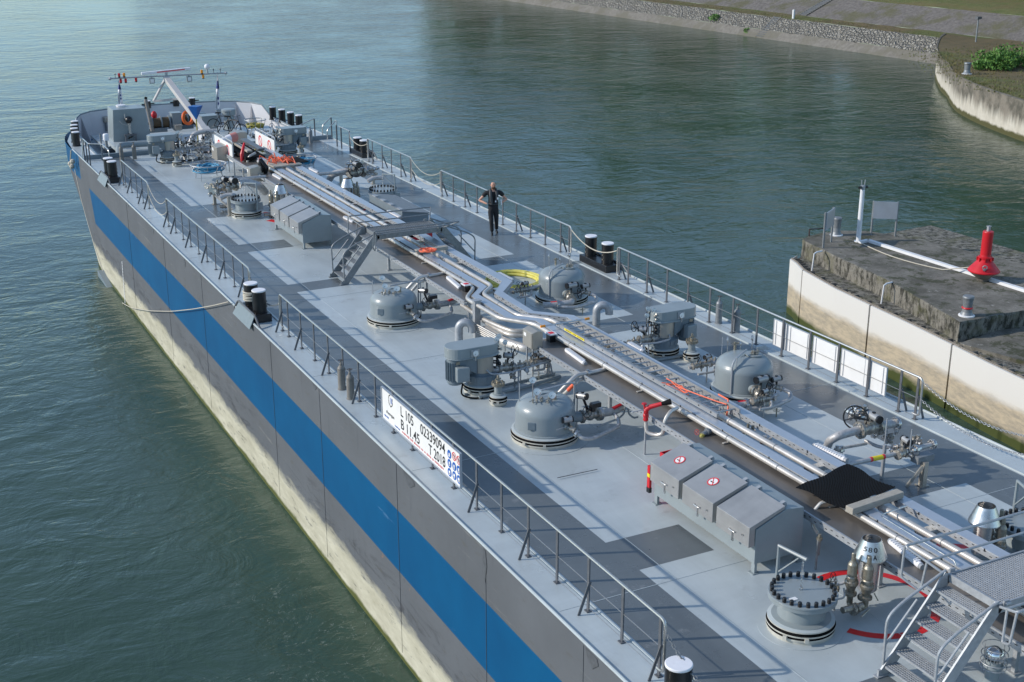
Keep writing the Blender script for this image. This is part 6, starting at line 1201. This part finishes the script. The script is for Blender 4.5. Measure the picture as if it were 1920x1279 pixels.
# ---------------------------------------------------------------- bow housing, motor, exhaust, pipe
FY = 67.6
bl, brr, tl, tr_ = aty(213, 269, FY), aty(284, 268, FY), aty(211.5, 206.5, FY), aty(272, 201.5, FY)
t_ = thing('bow_housing', 'tall grey steel housing at the near side of the bow', 'housing', (0, 0, 0)); b = MB()
fr_ = [(bl.x, bl.z), (brr.x, bl.z), (tr_.x, tl.z), (tl.x, tl.z)]; b.prism(fr_, FY, FY+1.3, ax='y'); b.build('body', 'paint', t_, bevel=.01); b = MB(); b.lathe(((tl.x+tr_.x)/2-.2, FY+.9, tl.z), [(.2, 0), (.2, .04), (.22, .05), (.22, .08), (.001, .09)], 20); b.build('hatch_cover', 'cap', t_)
oc = aty(241, 224, FY-.25); t_ = thing('outboard_motor', 'dark outboard motor clamped to a stand in front of the bow housing', 'outboard motor', (oc.x, oc.y, 0)); z = oc.z
b = MB(); b.sphere((0, 0, z), .19, 16, 0, (.95, 1.2, .75)); b.sphere((0, .02, z-.10), .15, 12, 0, (.9, 1.1, .6)); b.build('cowling', 'black', t_); b = MB(); b.tube([(0, 0, z-.1), (.02, 0, z-.55), (.03, 0, z-.80)], [.08, .055, .05], 10); b.box((.03, 0, z-.62), (.12, .22, .02)); b.build('shaft', 'steel', t_); b = MB(); b.tube([(.03, .12, z-.80), (.03, -.1, z-.80), (.03, -.15, z-.80)], [.02, .05, .03], 10); [b.box((.03+math.cos(a)*.09, .14, z-.80+math.sin(a)*.09), (.12, .02, .06), rot=Matrix.Rotation(-a, 3, 'Y')) for a in (0, 2.1, 4.2)]; b.build('propeller', 'black', t_)
b = MB(); b.tube([(-.1, -.1, z-.25), (-.35, -.2, z-.15), (-.45, -.22, z-.02)], .016, 6); b.tube([(-.14, 0, z), (-.16, 0, z+.27)], .025, 6); b.build('tiller', 'chest', t_); b = MB(); [b.box((x, 0, .2), (.08, .1, .45)) for x in (-.18, .25)]; b.box((.03, 0, .40), (.55, .12, .08)); b.build('stand', 'rail', t_)
ep0 = at(286, 246, 0); e1 = aty(273, 186, ep0.y+.3); b = MB(); b.tube([ep0, ep0.lerp(e1, .93), e1], [.10, .085, .08], 12); b.tube([e1, e1+Vector((.03, 0, .1))], .07, 10, 1); tag(b.build('exhaust_pipe', ['cylgrey', 'rubber']), 'leaning brown grey exhaust pipe with black tip beside the bow housing', 'exhaust pipe')
b = MB(); b.tube(smooth_path([at(223, 293, 0), at(223, 276, .3)+Vector((0, 0, .05)), at(240, 271, .35), at(300, 268, .35)], .35, 8), .14, 16); tag(b.build('large_pipe', 'paint'), 'fat grey elbow pipe rising from the deck in front of the bow housing', 'pipe')
for (u_, v_, u2, v2, m_, lb_) in ((201, 282, 200, 265, 'cap', 'short post with white lamp head beside the near side bow stairs'), (200, 246, 201, 222, 'cabinet', 'pale lamp box on a post in front of the near side bow bulwark')):
    p = at(u_, v_, 0 if v_ > 250 else -.4); t_ = thing('lamp_post', lb_, 'lamp', p); b = MB(); b.cyl((0, 0, 0), (0, 0, .45), .06, n=10); b.build('post', 'galvdk', t_); b = MB(); b.lathe((0, 0, .45), [(.12, 0), (.13, .05), (.13, .25), (.1, .3), (.001, .3)], 12); b.build('lamp', m_, t_)
b = MB(); p = at(193, 300, 0); b.tube([p, p+Vector((0, 0, 1.15))], .035, 8); tag(b.build('pole', 'galvdk'), 'thin dark pole beside the near side bow stairs', 'pole')
# centre foredeck gear
t_ = thing('mast', 'pale folding mast beam leaning over the foredeck with crossbar of lights', 'mast', (0, 65.2, 0)); O = t_.location; MY = 72.2
ap = aty(311, 146, MY)-O; ft = Vector((.0, .0, .62)); b = MB()
d = ap-ft; b.bar(ft, ft+d, .28, .22); b.bar(ft-d*.04, ft+d*.05, .36, .30); b.build('beam', 'mastgrey', t_, bevel=.01)
b = MB(); b.box((0, .25, .45), (.5, .6, .5)); b.box((0, -.16, .70), (.22, .04, .12), m=1); b.build('foot', ['bulw', 'black'], t_)
k0 = aty(288, 190, MY-.4)-O; k1 = aty(338, 185, MY-1.2)-O; b = MB(); b.bar(ap, k0, .10, .10); b.build('strut', 'mastgrey', t_); b = MB(); b.bar(k0, k1, .08, .10); b.build('strut', 'mastgrey', t_)
c0 = aty(206, 147.5, MY)-O; c1 = aty(423, 137, MY)-O; b = MB(); b.tube([c0, c1], .035, 8); [b.tube([c-Vector((.1, 0, 0)), c, c+Vector((.1, 0, 0))], [.01, .09, .01], 4) for c in (c0, c1)]; b.build('crossbar', 'galv', t_)
def onbar(u_): return c0.lerp(c1, (u_-206)/(423-206))
def mlamp(u_, dz, m_, r_=.06, h_=.16): b = MB(); p = onbar(u_)+Vector((0, -.03, dz)); b.lathe(p, [(r_, -h_/2), (r_, h_*.4), (r_*.7, h_/2), (.001, h_/2)], 12, 0); b.lathe(p+Vector((0, 0, -h_*.5-.05)), [(r_*.9, 0), (r_*.9, .05), (.001, .05)], 10, 1); b.tube([p, onbar(u_)], .02, 5, 1); b.build('signal_lamp', [m_, 'black'], t_)
for u_, dz, m_ in ((223, .16, 'red'), (232, .17, 'amber'), (225, -.12, 'red'), (234, -.12, 'red'), (253, -.10, 'red'), (377, .14, 'amber'), (379, -.10, 'amber')): mlamp(u_, dz, m_)
for u_ in (282, 352): b = MB(); p = onbar(u_); b.box(p+Vector((0, -.05, -.20)), (.26, .10, .26)); b.box(p+Vector((0, -.105, -.20)), (.18, .01, .18), m=1); b.tube([p, p+Vector((0, -.02, -.08))], .03, 6); b.build('work_light', ['galvdk', 'glass'], t_)
b = MB(); p = onbar(388); b.sphere(p+Vector((0, 0, .36)), .14, 18, 0, (1, 1, 1)); b.tube([p, p+Vector((0, 0, .22))], [.05, .04], 10, 1); b.build('horn', ['cap', 'galv'], t_)
for u_ in (216, 400, 413): b = MB(); b.tube([onbar(u_), onbar(u_)+Vector((0, 0, .2))], .015, 6); b.sphere(onbar(u_)+Vector((0, 0, .2)), .04, 8); b.build('antenna', 'rail', t_)
ra = aty(265, 138.5, MY)-O; rb = aty(357, 128.5, MY)-O; b = MB(); b.bar(ra, rb, .16, .13); rd = b.build('radar_scanner', 'cap', t_, bevel=.02); b = MB(); u_ = (rb-ra).normalized(); b.bar(ra+u_*.75+Vector((0, -.083, 0)), rb-u_*.30+Vector((0, -.083, 0)), .006, .05); b.build('stripe', 'inkred', rd)
b = MB(); b.tube([ap, (ra+rb)/2-Vector((0, 0, .05))], .07, 10); b.build('radar_base', 'galv', t_)
for fx, label in ((223, 'white and blue flag hanging at the near end of the mast crossbar'), (408, 'white and blue flag hanging at the far end of the mast crossbar')):
    top_ = aty(fx, 152 if fx < 300 else 141, MY-.1); bot = aty(fx+3 if fx < 300 else fx, 196 if fx < 300 else 212, MY-.1); t = thing('flag', label, 'flag', top_, 0, 'flags on the mast'); b = MB(); L_ = (bot-top_); vs = []; n = 14
    for i in range(n+1):
        f = i/n; w = .03+.22*min(1, f*1.4)*(1-.4*max(0, f-.8)*3)
        for j in range(5): s_ = j/4-.5; vs.append(L_*f+Vector((s_*w, .06*math.sin(j*2.2+i*.5), 0)))
    for i in range(n):
        for j in range(4): b.add([vs[i*5+j], vs[i*5+j+1], vs[(i+1)*5+j+1], vs[(i+1)*5+j]], [(0, 1, 2, 3)], 1 if (1 < i < 5 or (i in (8, 10) and j == 2)) else 0, True)
    b.build('cloth', ['cap', mat('flag_blue', (.03, .05, .2), .8)], t); b = MB(); b.tube([(-.02, 0, .15), L_+Vector((-.05, 0, -.2))], .012, 6); b.build('pole', 'galv', t)
pc = aty(366, 199, 64.9); t_ = thing('signal_cone', 'bright blue inverted cone on a pole in front of the mast beam', 'signal cone', (pc.x, pc.y, 0)); tip = aty(366.5, 226.5, 64.9); b = MB(); b.lathe((0, 0, 0), [(.001, tip.z), (.34, pc.z), (.33, pc.z+.006), (.001, pc.z+.01)], 4); b.build('cone', 'blue', t_); b = MB(); b.tube([(0, 0, .1), (0, 0, tip.z+.1)], .03, 8); b.build('pole', 'hose_ol', t_)
t_ = thing('lifebuoy', 'orange lifebuoy hanging at the bow behind the mast beam', 'lifebuoy', at(352, 221, .75)); b = MB(); b.torus((0, 0, 0), .28, .075, (.5, -1, .2), 30, 12); b.build('ring', 'lifebuoy', t_)
def winch(p, label):
    t = thing('anchor_winch', label, 'winch', p); b = MB()
    for x in (-.45, 0, .4): b.cyl((x-.03, 0, .42), (x+.03, 0, .42), .33, n=22); 
    b.cyl((-.75, 0, .42), (.7, 0, .42), .06, n=10); b.box((-.22, 0, .1), (.9, .6, .2)); b.box((.75, 0, .35), (.3, .5, .7)); b.build('frame', 'paint_dk', t); b = MB(); b.cyl((-.40, 0, .42), (-.04, 0, .42), .24, n=20); b.cyl((.05, 0, .42), (.36, 0, .42), .26, n=20); b.build('drum_rope', mat('brown_rope', (.10, .07, .04), .9, bump=.01, bs=40), t)
winch(at(303, 246, -.1), 'anchor winch with dark rope drums beside the exhaust pipe'); winch(at(352, 240, -.1), 'anchor winch under the orange lifebuoy')
for (u_, v_, d, m_, lb_) in ((331, 240, (.45, .5, .75), 'paint', 'tall grey control box at the bow below the middle bow bollard'), (391, 240, (.75, .7, .62), 'paint', 'low grey box beside the lower end of the mast beam'), (335, 244, (.3, .25, .22), 'timber', 'small pale box at the bow in front of the control box'), (411, 232, (.22, .2, .7), 'galv', 'slim grey box near the far side bow bulwark')):
    p = at(u_, v_, 0); t_ = thing('deck_box', lb_, 'box', p); b = MB(); b.box((0, 0, d[2]/2), d); b.build('body', m_, t_, bevel=.01); b = MB(); b.box((0, 0, d[2]+.015), (d[0]+.06, d[1]+.06, .03)); b.build('lid', m_, t_)
t_ = thing('fire_hose_reel', 'small red equipment cover at the bow beside the anchor winch', 'cover', at(291, 240, .0)); b = MB(); b.sphere((0, 0, .62), .17, 12, 0, (.9, .8, 1.3)); b.build('cover', 'red', t_); b = MB(); b.cyl((0, 0, 0), (0, 0, .5), .05, n=8); b.build('stand', 'galvdk', t_)
p = at(431, 243, 0); t_ = thing('mushroom_vent', 'large grey mushroom vent at the bow behind the bicycle', 'vent', p); b = MB(); b.lathe((0, 0, 0), [(.26, 0), (.26, .55), (.22, .75)], 24); b.build('stem', 'paint', t_); b = MB(); b.lathe((0, 0, .72), [(.30, 0), (.34, .03), (.35, .25), (.30, .29), (.001, .31)], 28); b.build('head', 'paint', t_)
def bicycle(p, rz, label):
    t = thing('bicycle', label, 'bicycle', p, rz, 'bicycles parked near the bow'); 
    for x in (-.52, .52): b = MB(); b.torus((x, 0, .34), .33, .02, (0, 1, 0), 28, 6); w = b.build('wheel', 'rubber', t); b = MB(); [b.tube([(x, 0, .34), (x+math.cos(a)*.32, 0, .34+math.sin(a)*.32)], .003, 4) for a in [i*.524 for i in range(12)]]; b.build('spokes', 'galv', w)
    b = MB(); P_ = dict(rear=(-.52, 0, .34), bb=(-.08, 0, .30), seat=(-.22, 0, .82), head=(.36, 0, .82), fork=(.52, 0, .34)); [b.tube([P_[a], P_[c]], .02, 6) for a, c in (('rear', 'bb'), ('rear', 'seat'), ('bb', 'seat'), ('bb', 'head'), ('seat', 'head'), ('head', 'fork'))]; b.tube([P_['seat'], (-.25, 0, .95)], .016, 6); b.build('frame', 'black', t)
    b = MB(); b.box((-.26, 0, .97), (.26, .13, .05)); b.build('saddle', 'rubber', t, bevel=.02); b = MB(); b.tube([(.36, 0, .82), (.33, 0, 1.02)], .016, 6); b.tube([(.22, -.28, 1.05), (.34, -.2, 1.03), (.34, .2, 1.03), (.22, .28, 1.05)], .015, 6); b.build('handlebar', 'rail', t)
bicycle(at(437, 258, .1), -.9, 'black bicycle nearer to the camera in front of the mushroom vent'); bicycle(at(421, 250, .1), -.7, 'black bicycle farther away beside the lower end of the mast beam')
b = MB(); b.tube(smooth_path([at(357, 268, .3), at(362, 252, .65), at(378, 247, .75), at(405, 246, .75)], .3, 6), .11, 14); tag(b.build('cross_pipe', 'pipeold'), 'pale bent pipe crossing behind the near side bow pump below the blue cone', 'pipe')
random.seed(21)
for i, (u_, v_, lb_) in enumerate(((352, 288, 'cluster of small valves and fittings beside the near side bow pump'), (380, 282, 'cluster of pipe fittings between the bow pump and the left prohibition sign'), (500, 266, 'cluster of small valves beside the far side bow pump'), (365, 300, 'low fittings and tubes in front of the near side bow pump'))):
    p = at(u_, v_, .1); t_ = thing('valve_cluster', lb_, 'valves', p, 0, 'valve clusters at the bow'); b = MB()
    for k in range(26):
        v = Vector((random.uniform(-.7, .7), random.uniform(-.8, .8), random.uniform(0, .55))); r_ = random.uniform(.02, .07); ax_ = Vector(random.choice(((1, 0, 0), (0, 1, 0), (0, 0, 1)))); b.cyl(v-ax_*r_*3, v+ax_*r_*3, r_*.7, n=8, m=random.choice((0, 1, 2))); b.cyl(v-ax_*r_*.5, v+ax_*r_*.5, r_*1.5, n=10, m=0)
    for k in range(6): x = random.uniform(-.6, .6); b.tube([(x, -.8, .25), (x+.1, .8, .3)], .022, 6, 0); b.cyl((x, random.uniform(-.5, .5), 0), (x, random.uniform(-.5, .5), .5), .02, n=6, m=0)
    b.build('fittings', ['steel', 'valve', 'black'], t_); b = MB(); b.wheel((.2, -.3, .75), .13, (.2, -1, .2)); b.build('handwheel', 'black', t_)
for i, (u_, v_, sz, lb_) in enumerate(((1325, 705, .30, 'pipe valves between the far side pump and the far side dome'), (985, 562, .28, 'pipe valves between the yellow hose dome and the rack'), (1432, 772, .20, 'flanged fittings in front of the far side dome near the rack'), (1010, 700, .22, 'small valves under the grey cabinet beside the rack'), (880, 575, .16, 'small fittings where the dome pipe meets the rack jog'), (1565, 1128, .14, 'small fittings between the nearest hatch and its vent'), (965, 715, .12, 'small valve and tee on the thin pipe in front of the pump'))):
    p = at(u_, v_, .15); t_ = thing('pipe_valves', lb_, 'valves', p, 0, 'pipe valves between domes and rack'); random.seed(50+i)
    b = MB(); L_ = [(-sz*1.5, .1, .25), (-sz*.5, .05, .3), (sz*.6, -.02, .3), (sz*1.6, -.06, .38)]; b.tube(smooth_path(L_, .1), .045 if sz > .18 else .025, 12); b.tube(smooth_path([(-sz*1.2, -.15, .15), (sz*.3, -.18, .15), (sz*.5, -.1, .28)], .08), .028 if sz > .18 else .015, 8); b.build('pipe', 'pipeold', t_)
    for k in range(3 if sz > .18 else 1):
        x = (-.9+k*.85)*sz; valve(t_, (x, .03, .29), (1, -.05, 0), .05 if sz > .18 else .03, ((x, -.05, .50), (.3, -1, .3), .075) if k == 0 else None, ((x, 0, .48), (1, .2, 0), .05, .2) if k == 1 else None)
    b = MB()
    for k in range(7): v = Vector((random.uniform(-1, 1)*sz, random.uniform(-.7, .7)*sz, random.uniform(.08, .42))); r_ = random.uniform(.012, .03); b.cyl(v-Vector((0, 0, r_*3)), v+Vector((0, 0, r_*3)), r_, n=7, m=k % 2); b.cyl(v, v+Vector((0, 0, r_)), r_*1.8, n=8)
    b.cyl((0, 0, -.15), (0, 0, .3), .02, n=6); b.build('fittings', ['steel', 'bronze'], t_)
# ropes and anchor gear on the near bow side
b = MB(); pts = [atx(u_, v_, -5.83) for u_, v_ in ((428, 566), (400, 573), (360, 580), (320, 584), (280, 583), (245, 577), (215, 560))]; b.tube(smooth_path(pts, .8, 3), .014, 6); tag(b.build('mooring_rope', 'rope'), 'thin mooring rope sagging along the near hull side to the anchor pocket', 'rope')
b = MB(); pts = [atx(u_, v_, -6.0) for u_, v_ in ((140, 318), (152, 372), (165, 420), (180, 470), (193, 508))]; b.tube(pts, .014, 5); tag(b.build('line', 'rope'), 'thin line hanging from the bow down to the anchor pocket', 'rope')
pa, pb2, pc2 = atx(191, 512, -5.8), atx(209, 545, -5.8), atx(203, 520, -5.8); b = MB(); b.bar(pa, pb2, .35, .3); tag(b.build('anchor_pocket', 'paint_dk', None, None, .02), 'dark steel anchor guard at the near bow waterline', 'anchor')
b = MB()
for k in range(14): f = k/14; p = atx(229+f*6, 493+f*80, -5.735); b.box(p, (.012, .09, .10))
tag(b.build('draught_mark', 'white'), 'dashed white draught marks on the near bow side', 'markings')
b = MB(); q0 = atx(137, 292, -6.0); [b.sphere(atx(u_, v_, -5.95), .12, 8) for u_, v_ in ((132, 307), (135, 312), (136, 303))]; b.tube([atx(133, 282, -5.95), atx(132, 305, -5.95)], .03, 6); tag(b.build('rope_fender', 'rope'), 'small knotted rope fender hanging at the near bow corner', 'fender')

# ---------------------------------------------------------------- the walking man
def skin_mesh(name, chains, mats, parent, sub=2):
    me = bpy.data.meshes.new(name); vs = []; es = []; rs = []
    idx = {}
    def V(p):
        k = tuple(round(c, 4) for c in p[:3])
        if k not in idx: idx[k] = len(vs); vs.append(k); rs.append(p[3])
        return idx[k]
    for ch in chains:
        pr = None
        for p in ch:
            i = V(p)
            if pr is not None: es.append((pr, i))
            pr = i
    me.from_pydata(vs, es, []); o = bpy.data.objects.new(name, me); COL.objects.link(o); md = o.modifiers.new('skin', 'SKIN'); 
    for i, sv in enumerate(me.skin_vertices[0].data): r_ = rs[i]; sv.radius = (r_, r_) if not isinstance(r_, tuple) else r_; sv.use_root = (i == 0)
    md.use_smooth_shade = True; sb = o.modifiers.new('sub', 'SUBSURF'); sb.levels = sub; sb.render_levels = sub
    bpy.context.view_layer.update(); m2 = bpy.data.meshes.new_from_object(o.evaluated_get(bpy.context.evaluated_depsgraph_get())); bpy.data.objects.remove(o); m2.name = name
    m2.materials.clear(); m2.materials.append(M[mats]); [setattr(p, 'use_smooth', True) for p in m2.polygons]
    ob = bpy.data.objects.new(name, m2); COL.objects.link(ob); ob.parent = parent; return ob
fp = at(925, 439, 0); man = thing('person', 'bald bearded man in black clothes and dark vest walking on the far side walkway', 'person', (fp.x, fp.y, 0), -.30)
# facing -Y; x>0 is his left (picture right)
hip, kL, aL, kR, aR = (0, 0, .95), (.10, -.03, .50), (.13, .14, .12), (-.08, -.12, .51), (-.06, -.10, .10)
sh = 1.46
def hand(b_x, c, s_):
    out = []; c = Vector(c)
    for k, l in enumerate((.055, .065, .06, .045)): r0_ = c+Vector((-s_*.03, -.01, .025-.017*k)); out.append([(c.x-s_*.012, c.y, c.z+.02-.013*k, .017), (r0_.x, r0_.y-.02, r0_.z, .010), (r0_.x-s_*l*.5, r0_.y-.035, r0_.z-.004, .009), (r0_.x-s_*l*.6, r0_.y-.01, r0_.z-.006, .008)])
    out.append([(c.x+s_*.0, c.y-.01, c.z+.03, .014), (c.x-s_*.02, c.y-.04, c.z+.055, .011), (c.x-s_*.045, c.y-.045, c.z+.05, .009)]); return out
arms = []
for s_, el, ha in ((-1, (-.47, .04, 1.17), (-.22, -.20, 1.10)), (1, (.47, .05, 1.17), (.24, -.18, 1.12))):
    arms.append([(0, 0, 1.40, (.13, .09)), (s_*.22, .01, sh-.02, .062), (s_*.33, .02, 1.31, .054), (*el, .042), ((el[0]+ha[0])/2, (el[1]+ha[1])/2, (el[2]+ha[2])/2, .040), (ha[0]+s_*.04, ha[1]+.02, ha[2], .028), (*ha, .030)]); arms += hand(0, ha, s_)
body = [[(0, 0, .95, (.12, .09)), (0, 0, 1.12, (.12, .09)), (0, 0, 1.28, (.14, .10)), (0, 0, 1.40, (.13, .09)), (0, .0, 1.52, .062), (0, -.02, 1.60, .06), (0, -.025, 1.66, (.078, .09)), (0, -.02, 1.73, (.083, .098)), (0, -.01, 1.785, (.06, .07))],
        [(0, 0, .95, (.12, .09)), (.09, 0, .88, .07), (*kL, .058), (.12, .07, .33, .05), (*aL, .04)], [(0, 0, .95, (.12, .09)), (-.09, 0, .88, .07), (*kR, .058), (-.07, -.10, .33, .05), (*aR, .04)]]+arms
skin_mesh('body', body, 'skin', man)
b = MB(); b.sphere((0, -.115, 1.675), .018, 8, 0, (.8, 1.2, 1.4)); [b.sphere((s_*.088, 0, 1.675), .022, 8, 0, (.5, .8, 1.3)) for s_ in (-1, 1)]; b.build('nose_and_ears', 'skin', man)
b = MB(); [b.sphere((s_*.03, -.108, 1.70), .011, 8) for s_ in (-1, 1)]; b.build('eyes', 'ink', man); b = MB(); b.sphere((0, -.075, 1.60), .068, 14, 0, (1.0, .75, .85)); b.build('beard', 'beard', man); b = MB(); b.box((0, -.126, 1.628), (.035, .006, .006)); b.build('mouth', 'skin', man)
skin_mesh('shirt', [[(0, 0, .80, (.19, .14)), (0, 0, .92, (.19, .14)), (0, 0, 1.02, (.185, .138)), (0, 0, 1.15, (.18, .135)), (0, 0, 1.30, (.20, .14)), (0, 0, 1.42, (.165, .11)), (0, 0, 1.50, (.08, .075))], [(0, 0, 1.42, (.165, .11)), (-.23, .01, 1.44, .085), (-.35, .02, 1.30, .08)], [(0, 0, 1.42, (.165, .11)), (.23, .01, 1.44, .085), (.35, .02, 1.30, .08)]], 'cloth', man)
skin_mesh('trousers', [[(0, 0, 1.08, (.165, .125)), (0, 0, .98, (.168, .128)), (0, 0, .90, (.17, .13)), (.10, 0, .82, .112), (kL[0], kL[1], kL[2], .082), (.12, .07, .30, .072), (aL[0], aL[1]-.01, aL[2]+.0, .066)], [(0, 0, .90, (.17, .13)), (-.10, 0, .82, .112), (kR[0], kR[1], kR[2], .082), (-.07, -.10, .30, .072), (aR[0], aR[1]-.01, aR[2]+.0, .066)]], 'cloth', man)
for a_, nm in ((aL, 1), (aR, -1)): skin_mesh('shoe', [[(a_[0], a_[1]+.05, .05, .045), (a_[0], a_[1]-.04, .05, .048), (a_[0]+nm*.015, a_[1]-.15, .035, .036)], [(a_[0], a_[1]+.02, .10, .05), (a_[0], a_[1]-.04, .05, .048)]], 'black', man)
b = MB()
for s_ in (-1, 1): b.tube([(s_*.07, .10, 1.50), (s_*.09, .0, 1.545), (s_*.105, -.12, 1.44), (s_*.10, -.165, 1.28), (s_*.06, -.16, 1.10)], [.035, .04, .05, .055, .04], 10)
b.torus((0, 0, 1.06), .16, .022, (0, 0, 1), 28, 6); b.build('vest', 'vest', man); b = MB(); b.box((.12, -.22, 1.27), (.05, .02, .07)); b.box((.05, -.21, 1.17), (.04, .02, .05)); b.cyl((.25, -.19, 1.05), (.24, -.19, 1.22), .02, n=8); b.build('clip', 'cap', man)
